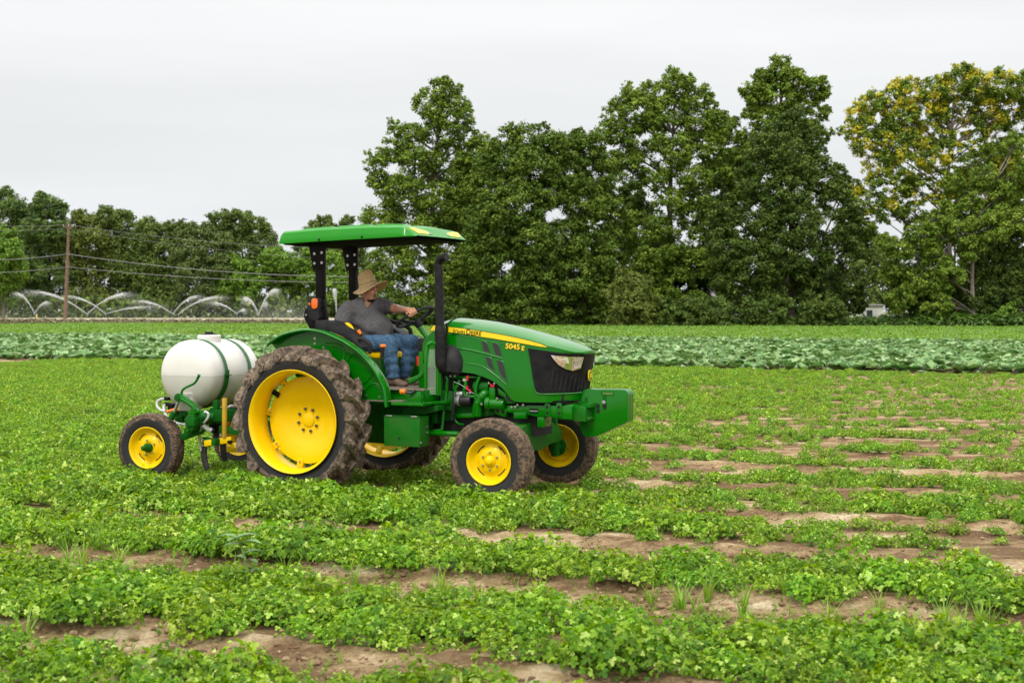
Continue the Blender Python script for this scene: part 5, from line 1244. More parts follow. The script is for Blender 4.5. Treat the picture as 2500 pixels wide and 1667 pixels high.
# air cleaner and exhaust
b = MB(); b.tube([(1.379,-0.22,1.488), (1.398,-0.24,1.433), (1.412,-0.26,1.342), (1.405,-0.27,1.243)], [.10, .14, .16, .15], 20, smooth=4); b.build('air_cleaner', M['plastic'], TRM)
b = MB(); b.box((1.293,1.236)[0], (1.515,1.241)[0], -.36, -.1, (1.293,1.215)[1], (1.293,1.243)[1]); b.build('heat_shield', M['plastic'], TRM, bevel=.01)
ex = empty('exhaust'); ex.parent = TRM
b = MB(); b.tube([(1.381,-0.3,1.265), (1.369,-0.38,1.282), (1.359,-0.42,1.325), (1.356,-0.43,1.395), (1.353,-0.43,1.643)], [.062, .062, .060, .058, .057], 20, smooth=6); b.build('lower_pipe', M['exhaust'], ex)
b = MB(); b.tube([(1.352,-0.43,1.641), (1.349,-0.43,1.709)], [.060, .050], 20); b.build('collar', M['exhaust'], ex, bevel=.004)
b = MB(); b.tube([(1.349,-0.43,1.706), (1.346,-0.43,1.741), (1.336,-0.43,2.237), (1.328,-0.43,2.309), (1.333,-0.43,2.344), (1.359,-0.44,2.374), (1.391,-0.45,2.394), (1.434,-0.46,2.402)], [.046, .045, .043, .042, .042, .042, .042, .041], 20, smooth=6); b.build('stack', M['exhaust'], ex)
b = MB(); b.tube([(1.430,-0.459,2.401), (1.435,-0.4605,2.402)], [.034, .034], 16); b.build('pipe_mouth', M['dark'], ex)
# ---- engine block and its plumbing (right side)
def eng(name, pts, y0, y1, m=GC, bev=.006, **k):
    q = MB(); q.prism(pts, y0, y1); return q.build(name, m, TRM, bevel=bev, **k)
eng('engine_block', [(1.241,1.016), (1.367,1.030), (1.385,0.914), (1.622,0.931), (1.867,0.927), (1.867,0.822), (1.622,0.788), (1.397,0.776), (1.325,0.742), (1.241,0.760)], -.25, .22)
eng('oil_sump', [(1.423,0.825), (1.630,0.834), (1.630,0.789), (1.423,0.782)], -.27, .2, G)
for k in range(6):
    z = np.interp(k, [0, 5], [(1.424,0.896)[1], (1.424,0.837)[1]]); q = MB(); q.box((1.448,1.319)[0], (1.625,1.322)[0], -.262, -.245, z-.004, z+.004); q.build('block_rib', GC, TRM)
q = MB(); q.cyl((1.297,-0.12,0.943), (1.391,-0.3,0.956), .105, .10, 24); q.build('flywheel_housing', GC, TRM, bevel=.01)
for pa, pb in (((1.286,-0.25,1.014), (1.296,-0.27,1.015)), ((1.286,-0.25,0.939), (1.296,-0.27,0.941))):
    q = MB(); q.cyl(pa, pb, .045, .04, 16); q.build('core_plug', G, TRM, bevel=.004)
q = MB(); q.cyl((1.509,-0.3,0.959), (1.635,-0.3,0.962), .052, .052, 20); q.build('starter_motor', M['hose'], TRM, bevel=.006)
q = MB(); q.cyl((1.468,-0.3,0.958), (1.518,-0.3,0.959), .048, .062, 20); q.cyl((1.469,-0.29,1.021), (1.539,-0.29,1.028), .03, .03, 14); q.cyl((1.463,-0.29,1.005), (1.474,-0.29,0.910), .025, .02, 10); q.build('starter_housing', M['alu'], TRM, bevel=.004)
q = MB(); q.cyl((1.647,-0.24,1.096), (1.819,-0.24,1.100), .062, .062, 20); q.build('intake_manifold', GC, TRM, bevel=.006)
q = MB(); q.cyl((1.807,-0.3,0.938), (1.854,-0.3,0.939), .072, .072, 20); q.cyl((1.853,-0.3,0.937), (2.003,-0.3,0.933), .06, .055, 20); q.build('oil_filter', G, TRM, bevel=.006)
eng('bracket', [(1.850,1.105), (1.894,1.105), (1.910,1.086), (1.910,0.971), (1.852,0.975)], -.335, -.31, G, .003)
q = MB(); q.tube([(1.811,-0.26,1.033), (1.786,-0.28,1.038), (1.767,-0.3,1.023), (1.743,-0.31,0.971), (1.719,-0.31,0.918), (1.708,-0.3,0.812)], [.042, .045, .045, .045, .042, .042], 16, smooth=5); q.build('coolant_pipe', G, TRM)
for (a, b_) in (((1.754,-0.31,1.000), 0), ((1.731,-0.31,0.944), 0)):
    q = MB(); q.cyl((a[0]-.01, a[1], a[2]-.008), (a[0]+.008, a[1], a[2]+.012), .050, .050, 14); q.build('hose_clamp', G, TRM)
for nm_, path, rad, m_ in (
    ('fuel_pipe', [(1.732,-0.3,1.211), (1.708,-0.31,1.153), (1.692,-0.32,1.080), (1.695,-0.32,1.002), (1.695,-0.32,0.960), (1.675,-0.32,0.896), (1.666,-0.31,0.801)], .018, G),
    ('fuel_pipe', [(1.574,-0.3,1.155), (1.567,-0.31,1.098), (1.558,-0.31,1.050), (1.573,-0.31,1.016), (1.620,-0.31,1.007), (1.684,-0.31,1.005)], .019, G),
    ('fuel_pipe', [(1.498,-0.29,1.169), (1.486,-0.3,1.127), (1.459,-0.3,1.089), (1.453,-0.3,1.042)], .017, G),
    ('hydraulic_pipe', [(1.357,-0.31,1.217), (1.372,-0.32,1.173), (1.368,-0.32,1.099), (1.361,-0.32,1.025), (1.353,-0.33,0.919), (1.340,-0.34,0.846), (1.333,-0.36,0.689), (1.325,-0.38,0.661), (1.291,-0.45,0.660)], .016, G),
    ('thin_pipe', [(1.332,-0.33,1.220), (1.330,-0.33,1.093), (1.299,-0.34,1.035), (1.295,-0.34,0.950), (1.303,-0.34,0.713)], .006, M['black']),
    ('black_hose', [(1.452,-0.31,1.037), (1.457,-0.33,0.954), (1.448,-0.33,0.880), (1.425,-0.32,0.763)], .020, M['hose']),
    ('drain_pipe', [(1.422,-0.28,0.786), (1.457,-0.28,0.742), (1.498,-0.29,0.722), (1.544,-0.3,0.722)], .010, G),
    ('linkage', [(1.410,-0.28,1.190), (1.487,-0.28,1.197), (1.534,-0.28,1.195), (1.706,-0.27,1.198)], .012, G),
    ('linkage', [(1.435,-0.3,1.157), (1.437,-0.3,1.073)], .010, G),
    ('cable', [(1.920,-0.33,0.966), (1.966,-0.33,0.973), (1.995,-0.33,0.994)], .009, M['hose']),
    ('cable', [(1.454,-0.33,1.149), (1.536,-0.33,1.119), (1.642,-0.33,1.053), (1.747,-0.33,1.009)], .003, M['zinc']),
    ('drag_link', [(1.139,-0.48,0.637), (1.619,-0.55,0.648)], .026, G)):
    q = MB(); q.tube(path, rad, 8, smooth=4); q.build(nm_, m_, TRM)
for path in ([(1.607,-0.33,1.215), (1.604,-0.33,1.167)], [(1.604,-0.33,1.115), (1.602,-0.33,1.078), (1.630,-0.33,1.069), (1.635,-0.33,1.048)], [(1.865,-0.33,1.137), (1.874,-0.33,1.111)], [(1.889,-0.33,1.124), (1.897,-0.33,1.106)]):
    q = MB(); q.tube(path, .011, 8); q.build('red_terminal', M['red'], TRM)
for (a, b_, y) in ((320,218,-.33), (403,210,-.33), (1055,350,-.33), (1160,358,-.33), (1210,645,-.33), (1490,805,-.34), (1560,805,-.34), (1600,768,-.34), (1708,768,-.34), (915,752,-.35)): pass
for p in ((1.408,-0.31,1.206), (1.457,-0.31,1.211), (1.838,-0.31,1.145), (1.899,-0.31,1.143), (1.942,-0.34,0.996), (2.088,-0.31,0.915), (2.128,-0.31,0.917), (2.151,-0.31,0.936), (2.212,-0.31,0.938), (1.779,-0.355,0.937), (1.607,-0.33,1.042), (1.636,-0.33,1.043)):
    q = MB(); q.bolt(p, .012, .012); q.build('bolt', M['zinc'], TRM)
q = MB(); q.tube([(1.559,-0.3,1.182), (1.559,-0.3,1.157)], .022, 8); q.build('sensor_plug', M['cream'], TRM)
# louvred shield behind the front of the engine
eng('louvre_panel', [(1.929,1.100), (2.021,1.040), (2.118,0.970), (2.118,0.949), (2.026,0.946), (1.998,1.008), (1.935,1.038)], -.305, -.28, G, .002)
for k in range(5):
    a0, a1, bb = (2.026,1.035), (2.097,0.979), (2.026,0.962); a = (a0[0]+(a1[0]-a0[0])*k/4, a0[1]+(a1[1]-a0[1])*k/4); b_ = bb; q = MB(); q.box(a[0]-.007, a[0]+.007, -.308, -.304, b_[1], max(a[1], b_[1]+.01)); q.build('louvre', M['dark'], TRM)
# ---- chassis rails and front support
eng('front_support', [(1.886,0.889), (2.018,0.895), (2.018,0.924), (2.246,0.930), (2.260,0.934), (2.613,0.938), (2.697,0.955), (2.722,0.938), (2.722,0.805), (2.608,0.808), (2.473,0.829), (2.341,0.825), (2.245,0.841), (2.230,0.861), (2.087,0.851), (2.018,0.862), (2.001,0.809), (1.886,0.839)], -.29, .29, G, .008)
for (a, b_) in (((2.464,0.922), (2.469,0.865)), ((2.589,0.926), (2.591,0.866))):
    q = MB(); q.prism(round_poly([(a[0]-.03, a[1]+.04), (a[0]+.03, a[1]+.04), (b_[0]+.028, b_[1]-.035), (b_[0]-.028, b_[1]-.035)], .02), -.302, -.289); po = q.build('boss_plate', G, TRM, bevel=.003)
    for c_ in (a, b_):
        q = MB(); q.cyl((c_[0], -.300, c_[1]), (c_[0], -.3035, c_[1]), .017, .017, 14); q.build('hole', M['dark'], po)
for p in ((1.918,0.865), (1.982,0.859)):
    q = MB(); q.cyl((p[0], -.289, p[1]), (p[0], -.2915, p[1]), .017, .017, 14); q.build('hole', M['dark'], TRM)
q = MB(); q.box((2.270,0.903)[0], (2.363,0.906)[0], -.2935, -.2895, (2.270,0.857)[1], (2.270,0.903)[1]); po = q.build('data_plate', M['black'], TRM)
q = MB(); z = (2.274,0.879)[1]; q.box((2.274,0.879)[0], (2.358,0.881)[0], -.295, -.293, z-.006, z+.006); q.build('plate_text_bar', M['alu'], po)
eng('side_lug', [(2.115,0.860), (2.245,0.864), (2.245,0.804), (2.115,0.800)], -.33, -.28, G, .005)
b = MB(); b.box(2.16, 2.66, -.30, .30, .957, .988); b.build('bonnet_gasket', M['black'], TRM)
# axle beam and knuckles
q = MB(); q.rings([[(1.99, -.70, .50), (2.20, -.70, .50), (2.20, -.70, .62), (1.99, -.70, .62)], [(1.97, -.30, .50), (2.24, -.30, .50), (2.24, -.30, .74), (1.97, -.30, .74)], [(1.96, 0, .46), (2.26, 0, .46), (2.26, 0, .78), (1.96, 0, .78)], [(1.97, .30, .50), (2.24, .30, .50), (2.24, .30, .74), (1.97, .30, .74)], [(1.99, .70, .50), (2.20, .70, .50), (2.20, .70, .62), (1.99, .70, .62)]]); q.build('front_axle', M['green_dusty'], TRM, bevel=.012)
eng('axle_pivot', [(2.356,0.822), (2.427,0.824), (2.422,0.722), (2.356,0.722)], -.30, -.1, G, .008)
for s in (-1, 1):
    q = MB(); q.cyl((2.13, s*.66, .66), (2.13, s*.68, .34), .05, .045, 16); q.cyl((2.13, s*.66, .435), (2.13, s*.78, .435), .055, .05, 16); q.build('steering_knuckle', GC, TRM, bevel=.006)
    q = MB(); q.prism([(2.06, .76), (2.17, .76), (2.18, .56), (2.10, .50), (2.06, .58)], *sorted((s*.60, s*.64))); q.build('knuckle_bracket', M['green_dusty'], TRM, bevel=.006)
    q = MB(); q.cyl((2.13, s*.72, .435), (2.13, s*.745, .435), .10, .10, 24); q.build('brake_plate', GC, TRM, bevel=.004)
# weight bracket and the four suitcase weights
eng('weight_bracket', [(2.682,0.933), (2.818,0.932), (2.843,0.912), (2.843,0.788), (2.709,0.789), (2.704,0.917)], -.24, .24, GD, .010)
eng('weight_bracket', [(2.801,0.947), (2.856,0.971), (2.880,0.963), (2.885,0.921), (2.811,0.915)], -.20, .20, GD, .006)
eng('weight_bracket', [(2.806,0.827), (2.831,0.837), (2.876,0.820), (2.871,0.801), (2.806,0.781)], -.20, .20, GD, .006)
WP = [(2.739,1.079), (2.802,1.102), (2.870,1.094), (3.129,1.100), (3.199,1.098), (3.222,1.066), (3.222,0.792), (3.202,0.777), (2.881,0.629), (2.776,0.626), (2.739,0.658), (2.711,0.750), (2.715,0.976)]
WP = round_poly(WP, .035)
for k in range(4):
    y = -.08+k*.04; e_ = MB(); e_.prism(WP, y, y+.037); wo = e_.build('front_weight', G, TRM, bevel=.007)
    if k == 0:
        q = MB(); q.prism(round_poly([(2.935,1.074), (3.076,1.075), (3.076,1.037), (2.953,1.036)], .014), y-.0025, y-.0005); hs = q.build('carry_slot', GC, wo)
        q = MB(); q.prism(round_poly([(2.948,1.067), (3.068,1.068), (3.068,1.046), (2.964,1.046)], .012), y-.004, y-.0026); q.build('slot_hole', mat('slot_view', (.10, .20, .03), .8), wo)
        for (a, b_) in (((2.910,0.932), .020), ((2.912,0.887), .020), ((2.981,0.927), .020)):
            q = MB(); q.cyl((a[0], y-.0005, a[1]), (a[0], y-.004, a[1]), b_, b_, 16); q.build('pin_hole', M['dark'], wo)
        a = (2.976,0.968); q = MB(); q.cyl((a[0], y-.001, a[1]), (a[0], y-.02, a[1]), .024, .020, 16); q.build('clamp_bolt', M['steel'], wo, bevel=.004)
        for pl in ([(2.770,1.011), (2.802,1.012), (2.802,0.963), (2.771,0.963)], [(2.774,0.757), (2.802,0.758), (2.808,0.671), (2.771,0.669)], [(2.891,0.956), (2.929,0.955), (2.931,0.858), (2.891,0.859)], [(2.959,1.036), (3.000,1.037), (3.000,0.896), (2.959,0.898)]):
            q = MB(); q.prism(pl, y-.0018, y-.0004); q.build('cast_recess', GC, wo)
# ---- platform, step, toolbox, transmission
eng('transmission', [(-.25, .50), (-.25, .98), (.5, 1.0), (1.15, .95), (1.15, .60), (.6, .48)], -.22, .22, M['green_cast'], .02)
q = MB(); q.cyl((0, -.72, .75), (0, .72, .75), .10, .10, 20); q.build('rear_axle', GC, TRM)
eng('under_frame', [(0.958,0.840), (1.033,0.901), (1.373,0.921), (1.372,0.868), (1.218,0.827), (0.961,0.814)], -.52, -.35, GC, .004)
q = MB()
pl = [((0.994,0.933)[0], -.80), ((1.358,0.943)[0], -.80), (1.33, -.52), (1.40, -.36), (1.40, .36), (1.33, .52), (1.1, .80), (.85, .80)]
zt = (1.071,0.959)[1]; zb_ = (1.071,0.928)[1]
q.add([(x, y, zt) for x, y in pl]+[(x, y, zb_) for x, y in pl], [tuple(range(8)), tuple(range(15, 7, -1))]+[(i, (i+1) % 8, (i+1) % 8+8, i+8) for i in range(8)]); q.build('platform', G, TRM, bevel=.006)
for k in range(8):
    x = pl[0][0]+.03+k*.045; q = MB(); q.tube([(x, -.79, zt), (x+.012, -.79, zt+.012), (x+.024, -.79, zt)], .006, 5); q.build('tread_tooth', M['green_dusty'], TRM)
M['step_rubber'] = mat('dusty_step', (.19, .15, .11), .85, c2=(.12, .11, .08), ns=20)
z1 = (1.169,1.075)[1]; xA = (1.083,0.971)[0]; xB = (1.264,0.976)[0]
q = MB(); q.box(.35, xB, -.56, .5, zt+.002, z1-.008); q.build('footwell', G, TRM, bevel=.01)
q = MB(); q.prism([(xA, zt+.003), (xB, zt+.003), (xB, z1-.01), (xA+.14, z1-.01)], -.68, -.56); q.build('step_side', G, TRM, bevel=.005)
q = MB(); q.box(.38, xB-.01, -.60, .48, z1-.008, z1+.006); q.build('floor_mat', M['step_rubber'], TRM, bevel=.004)
q = MB(); q.box(.62, xA, -.76, -.57, zt+.001, zt+.010); q.build('step_mat', M['step_rubber'], TRM)
q = MB(); q.tube([(1.058,-0.72,1.060), (1.115,-0.72,1.063)], [.026, .026], 12); q.build('release_handle', M['orange'], TRM, bevel=.006)
q = MB(); q.tube([(1.115,-0.72,1.061), (1.150,-0.71,1.054), (1.186,-0.7,1.057), (1.207,-0.69,1.080)], .012, 7, smooth=3); q.tube([(1.210,-0.69,1.080), (1.151,-0.69,1.014)], .006, 6); q.build('release_lever', M['hose'], TRM)
q = MB(); zt2 = (0.870,0.813)[1]; zb2 = (0.869,0.517)[1]; xa_ = (0.868,0.813)[0]; xb_ = (1.273,0.825)[0]
q.box(xa_, xb_, -.72, -.53, zb2, zt2-.005); tb = q.build('toolbox', GD, TRM, bevel=.004)
q = MB(); q.box(xa_-.004, xb_+.004, -.725, -.525, zt2-.004, zt2+.006); q.build('lid', G, tb, bevel=.003)
for xx in (xa_+.06, xb_-.06):
    q = MB(); q.box(xx-.035, xx+.035, -.728, -.715, zt2-.002, zt2+.012); q.build('latch', M['alu'], tb, bevel=.002)
q = MB(); p = (1.041,0.597); q.cyl((p[0], -.7195, p[1]), (p[0], -.7225, p[1]), .013, .013, 10); q.build('drain_hole', M['dark'], tb)
for p in ((xb_, -.70, zb2+.04), (xb_, -.56, zb2+.19), (xb_, -.56, zb2+.13)):
    q = MB(); q.bolt(p, .014, .010, (1, 0, 0)); q.build('bolt', M['zinc'], tb)
eng('toolbox_hanger', [(0.897,0.824), (1.136,0.831), (1.136,0.810), (0.897,0.803)], -.64, -.40, GC, .003)
eng('side_valve', [(1.211,0.829), (1.267,0.831), (1.267,0.722), (1.213,0.720)], -.36, -.24, GC, .01)
q = MB(); q.bolt((1.262,-0.36,0.859), .028, .02); q.build('bolt', M['zinc'], TRM)
eng('belly_plate', [(1.15, .62), (1.75, .64), (1.75, .60), (1.15, .58)], -.2, .2, M['black'], .003)
# clear side shield with its green hoop next to the platform
hp = MB(); hp.tube([(1.230,-0.52,1.017), (1.231,-0.52,1.324), (1.240,-0.5,1.487), (1.260,-0.5,1.530), (1.288,-0.48,1.543), (1.321,-0.46,1.522), (1.320,-0.44,1.443), (1.322,-0.44,1.020)], .020, 8, smooth=4); hp.build('guard_hoop', G, TRM)
q = MB(); a, b_, c_, d_ = (1.240,-0.5,1.478), (1.314,-0.455,1.478), (1.318,-0.455,1.025), (1.239,-0.505,1.025); q.add([a, b_, c_, d_], [(0, 1, 2, 3)]); so = q.build('clear_shield', M['clear'], TRM)
q = MB(); a, b_, c_, d_ = (1.320,-0.44,1.314), (1.348,-0.42,1.313), (1.348,-0.42,1.015), (1.320,-0.44,1.015); q.add([a, b_, c_, d_, (a[0], -.40, a[2]), (b_[0], -.38, b_[2]), (c_[0], -.38, c_[2]), (d_[0], -.40, d_[2])], [(0, 1, 2, 3), (7, 6, 5, 4), (0, 4, 5, 1), (1, 5, 6, 2), (2, 6, 7, 3), (3, 7, 4, 0)]); q.build('guard_post', G, TRM)
q = MB(); q.box(1.05, 1.10, -.33, .33, .93, 1.45); q.build('firewall', G, TRM)
q = MB(); q.tube([(1.161,-0.4,1.327), (1.142,-0.42,1.232), (1.093,-0.44,1.184), (1.010,-0.45,1.148)], [.02, .022, .03, .035], 8, smooth=3); q.build('pedal', GD, TRM)
q = MB(); q.tube([(1.027,-0.3,1.401), (1.032,-0.3,1.304)], .018, 8); q.build('red_reflector', M['red'], TRM)
# far side grab rail
q = MB(); q.tube([(0.241,0.45,1.760), (0.372,0.45,1.724), (0.475,0.45,1.688), (0.517,0.45,1.657), (0.527,0.45,1.603)], .024, 8, smooth=4); q.build('left_grab_rail', M['plastic'], TRM)
# ---- steering
SC = Vector(((0.824,0,1.797)[0], 0.0, (0.824,0,1.797)[2])); SN = Vector((-.50, 0, .866)).normalized()
st = empty('steering_wheel'); st.parent = TRM
SA = Vector((.866, 0, .50)); SBv = Vector((0, 1, 0))
q = MB(); pts = [SC+(SA*math.cos(t)+SBv*math.sin(t))*.205 for t in [2*math.pi*k/48 for k in range(49)]]; q.tube(pts, .0155, 10, caps=False); q.build('rim', M['plastic'], st)
HB = SC-SN*.055
q = MB()
for t in (0.35, 2.4, 4.4):
    d = SA*math.cos(t)+SBv*math.sin(t); q.tube([HB+d*.03, HB+d*.10+SN*.015, SC+d*.200], [.018, .014, .012], 8, smooth=3)
q.build('spoke', M['plastic'], st)
q = MB(); q.tube([HB+SN*.02, HB-SN*.03, HB-SN*.07], [.038, .045, .032], 16); q.build('hub', M['plastic'], st, bevel=.006)
q = MB(); q.tube([HB-SN*.07, HB-SN*.35+Vector((.06, 0, 0))], .030, 14); q.build('steering_column', G, TRM)
q = MB(); q.box(.96, 1.10, -.2, .2, 1.40, 1.58); q.build('instrument_panel', M['plastic'], TRM, bevel=.02)

# ================================================================ rear mounted cultivator with a white liquid tank
IMP = empty('cultivator', (OX, OY, 0), -TR[2]); tag(IMP, 'green and yellow cultivator hitched behind the tractor with gauge wheels and black shanks', 'cultivator')
def imp(name, pts, y0, y1, m=GC, bev=.006, parent=None):
    q = MB(); q.prism(pts, y0, y1); return q.build(name, m, parent or IMP, bevel=bev)
gw = small_wheel(IMP, (-2.12, -.62, .372), -1, .372, .223, .20, R(6), 'gauge_wheel', 'tyre_front', 5, 'green')
gw2 = small_wheel(IMP, (-2.05, .95, .372), 1, .372, .223, .20, R(2), 'gauge_wheel', 'tyre_front', 5, 'green')
# tank: lies across, dished ends, two straps, lid
TK = empty('liquid_tank', (OX, OY, 0), -TR[2]); tag(TK, 'white plastic liquid tank lying across the cultivator, half full, held by two green straps', 'tank')
def tank_mat():
    m, N, L, P = new_mat('tank_polyethylene'); tc = N.new('ShaderNodeTexCoord'); sp = N.new('ShaderNodeSeparateXYZ'); L.new(tc.outputs['Object'], sp.inputs[0])
    nz = N.new('ShaderNodeTexNoise'); nz.inputs['Scale'].default_value = 5; L.new(tc.outputs['Object'], nz.inputs['Vector'])
    a = N.new('ShaderNodeMath'); a.operation = 'MULTIPLY_ADD'; a.inputs[1].default_value = .012; L.new(nz.outputs['Fac'], a.inputs[0]); L.new(sp.outputs['Z'], a.inputs[2])
    r = N.new('ShaderNodeValToRGB'); cr_ = r.color_ramp; cr_.interpolation = 'LINEAR'
    mr = N.new('ShaderNodeMapRange'); mr.inputs['From Min'].default_value = .8; mr.inputs['From Max'].default_value = 1.6; L.new(a.outputs[0], mr.inputs['Value']); L.new(mr.outputs[0], r.inputs[0])
    zl = (TANK_LEVEL-.8)/.8
    cr_.elements[0].position = 0; cr_.elements[0].color = (.50, .49, .40, 1); cr_.elements[1].position = 1; cr_.elements[1].color = (.84, .82, .78, 1)
    for p, c in ((zl-.010, (.62, .61, .55, 1)), (zl-.002, (.48, .48, .44, 1)), (zl+.006, (.74, .72, .67, 1)), (zl+.06, (.82, .80, .75, 1))): e = cr_.elements.new(p); e.color = c
    n2_ = N.new('ShaderNodeTexNoise'); n2_.inputs['Scale'].default_value = 3; n2_.inputs['Detail'].default_value = 8; L.new(tc.outputs['Object'], n2_.inputs['Vector'])
    mx = N.new('ShaderNodeMix'); mx.data_type = 'RGBA'; mx.blend_type = 'MULTIPLY'; mx.inputs[0].default_value = .25; L.new(r.outputs[0], mx.inputs[6]); L.new(n2_.outputs['Fac'], mx.inputs[7])
    L.new(mx.outputs[2], P.inputs['Base Color']); P.inputs['Roughness'].default_value = .45; P.inputs['Subsurface Weight'].default_value = .15; P.inputs['Subsurface Radius'].default_value = (.05, .05, .04)
    return m
TC = (-1.778,1.167); TRr = .375; TANK_LEVEL = (-1.916,1.156)[1]
M['tank'] = tank_mat()
TY0, TY1 = -.47, .45
prof = [(0, TY0-.045), (.10, TY0-.043), (.20, TY0-.034), (.28, TY0-.015), (.33, TY0+.012), (.357, TY0+.04), (.371, TY0+.08), (.375, TY0+.12)]
yc = [TY0+.21, TY0+.22, TY0+.30, TY0+.31]
prof += [(.375, TY0+.20), (.369, TY0+.205), (.369, TY0+.275), (.375, TY0+.28), (.375, TY1-.28), (.369, TY1-.275), (.369, TY1-.205), (.375, TY1-.20), (.375, TY1-.12)]+[(r, TY1-(y-TY0)) for r, y in prof[:7][::-1]]
q = MB(); q.lathe(prof, (TC[0], 0, TC[1]), 96); q.build('tank_body', M['tank'], TK, angle=60)
q = MB(); q.lathe([(0, TRr+.052), (.115, TRr+.052), (.128, TRr+.044), (.132, TRr-.02), (.135, TRr-.10)], (TC[0]+.03, -.08, TC[1]), 40, axis='z'); q.build('filler_neck', M['tank'], TK)
q = MB(); q.lathe([(0, TRr+.064), (.085, TRr+.064), (.098, TRr+.052)], (TC[0]+.03, -.08, TC[1]), 32, axis='z'); q.box(TC[0]-.015, TC[0]+.075, -.10, -.06, TC[1]+TRr+.06, TC[1]+TRr+.088); q.build('lid', M['plastic'], TK, bevel=.006)
for (yy, nm) in ((TY0+.24, 'strap'), (TY1-.24, 'strap')):
    q = MB(); q.lathe([(.376, yy-.022), (.382, yy-.022), (.382, yy+.022), (.376, yy+.022)], (TC[0], 0, TC[1]), 60, closed=True, a0=R(0), a1=R(180)); so = q.build('strap', M['green_strap'], TK)
    q = MB(); q.lathe([(.376, yy-.030), (.388, yy-.030), (.388, yy+.030), (.376, yy+.030)], (TC[0], 0, TC[1]), 60, closed=True, a0=R(180), a1=R(360)); q.build('strap_cradle', GC, TK)
    for s in (-1, 1):
        q = MB(); q.cyl((TC[0]+s*.40, yy, TC[1]-.03), (TC[0]+s*.40, yy, TC[1]+.05), .010, .010, 8); q.box(TC[0]+s*.378-.03*(s > 0)-.0, TC[0]+s*.378+.045, yy-.03, yy+.03, TC[1]-.012, TC[1]-.004); q.build('strap_bolt', GC, so)
q = MB(); q.prism(round_poly([(-1.824,0.944), (-1.779,0.973), (-1.655,0.968), (-1.633,0.882), (-1.633,0.777), (-1.835,0.773)], .02), -.53, -.36); q.build('tank_foot', M['tank'], TK, bevel=.015)
q = MB(); q.prism(round_poly([(TC[0]+.1, TC[1]-.42), (TC[0]+.22, TC[1]-.42), (TC[0]+.22, TC[1]-.30), (TC[0]+.1, TC[1]-.30)], .02), .36, .50); q.build('tank_foot', M['tank'], TK, bevel=.015)
# frame
imp('tool_bar', [(-1.535,0.786), (-1.223,0.795), (-1.224,0.666), (-1.535,0.656)], -.42, -.30)
imp('frame_rail', [(-2.014,0.750), (-1.573,0.763), (-1.573,0.712), (-2.014,0.698)], -.36, -.28)
imp('frame_rail', [(-2.014,0.750), (-1.260,0.772), (-1.260,0.721), (-2.014,0.698)], .28, .36)
for x in ((-1.955,0.727)[0], (-1.531,0.740)[0]):
    q = MB(); q.box(x-.05, x+.05, -.70 if x > -1.8 else -.36, .95, (-1.955,0.697)[1]-.07, (-1.955,0.697)[1]+.02); q.build('cross_tube', GC, IMP, bevel=.006)
imp('tank_saddle', [(-1.465,0.893), (-1.405,0.894), (-1.406,0.783), (-1.465,0.782)], -.40, -.34)
imp('tank_saddle', [(-2.075,0.846), (-2.011,0.831), (-1.947,0.746), (-2.076,0.759)], -.40, -.2, M['black'])
imp('lift_arm', [(-1.35, .62), (-.75, .58), (-.75, .52), (-1.35, .54)], -.45, -.39)
imp('lift_arm', [(-1.35, .62), (-.75, .58), (-.75, .52), (-1.35, .54)], .39, .45)
imp('mast', [(-1.30, .8), (-1.22, .8), (-1.05, 1.15), (-1.12, 1.15)], -.06, .06)
q = MB(); q.tube([(-1.08, 0, 1.12), (-.45, 0, 1.0)], .028, 10); q.build('top_link', M['black'], IMP)
# gauge wheel arm, screw jack and its crank
q = MB(); q.tube([(-1.728,-0.6,0.951), (-1.718,-0.6,0.996), (-1.687,-0.6,1.024), (-1.639,-0.6,1.047), (-1.564,-0.6,1.077), (-1.524,-0.6,1.113), (-1.487,-0.6,1.177)], [.016, .014, .014, .014, .014, .014, .018], 8, smooth=3); q.build('crank_handle', G, IMP)
q = MB(); q.cyl((-1.738,-0.64,0.926), (-1.801,-0.56,0.920), .046, .046, 20); q.build('jack_head', GC, IMP, bevel=.006)
imp('jack_arm', [(-1.790,0.955), (-1.721,0.963), (-1.674,0.936), (-1.559,0.873), (-1.498,0.803), (-1.485,0.771), (-1.614,0.712), (-1.620,0.778), (-1.579,0.812), (-1.654,0.865), (-1.728,0.885)], -.63, -.58, G)
q = MB(); q.tube([(-1.701,-0.635,0.915), (-1.613,-0.635,0.874), (-1.546,-0.635,0.837), (-1.522,-0.635,0.794)], .011, 6); q.build('jack_arm_rib', G, IMP)
q = MB(); q.cyl((-1.765,-0.6,0.884), (-1.825,-0.6,0.761), .017, .017, 10); q.build('jack_screw', M['steel'], IMP)
q = MB(); q.cyl((-1.829,-0.6,0.766), (-1.867,-0.6,0.687), .030, .034, 14); q.build('jack_sleeve', GC, IMP, bevel=.005)
q = MB(); q.tube([(-2.041,-0.45,0.752), (-1.964,-0.45,0.767), (-1.878,-0.45,0.787)], [.018, .021, .021], 10); q.build('valve_handle', M['orange'], IMP, bevel=.003)
imp('pivot_block', [(-1.634,0.706), (-1.587,0.746), (-1.506,0.743), (-1.499,0.688), (-1.500,0.606), (-1.534,0.566), (-1.614,0.613), (-1.625,0.656)], -.68, -.56, GC, .012)
imp('pivot_block', [(-1.557,0.788), (-1.476,0.779), (-1.436,0.736), (-1.443,0.670), (-1.477,0.636), (-1.544,0.645)], -.60, -.45, GC, .015)
q = MB(); q.cyl((-1.450,-0.62,0.729), (-1.342,-0.55,0.723), .048, .040, 16); q.build('bar_clamp', GC, IMP, bevel=.008)
q = MB(); q.cyl((-1.580,-0.68,0.581), (-1.642,-0.6,0.573), .044, .044, 18); q.build('pivot_boss', GC, IMP, bevel=.006)
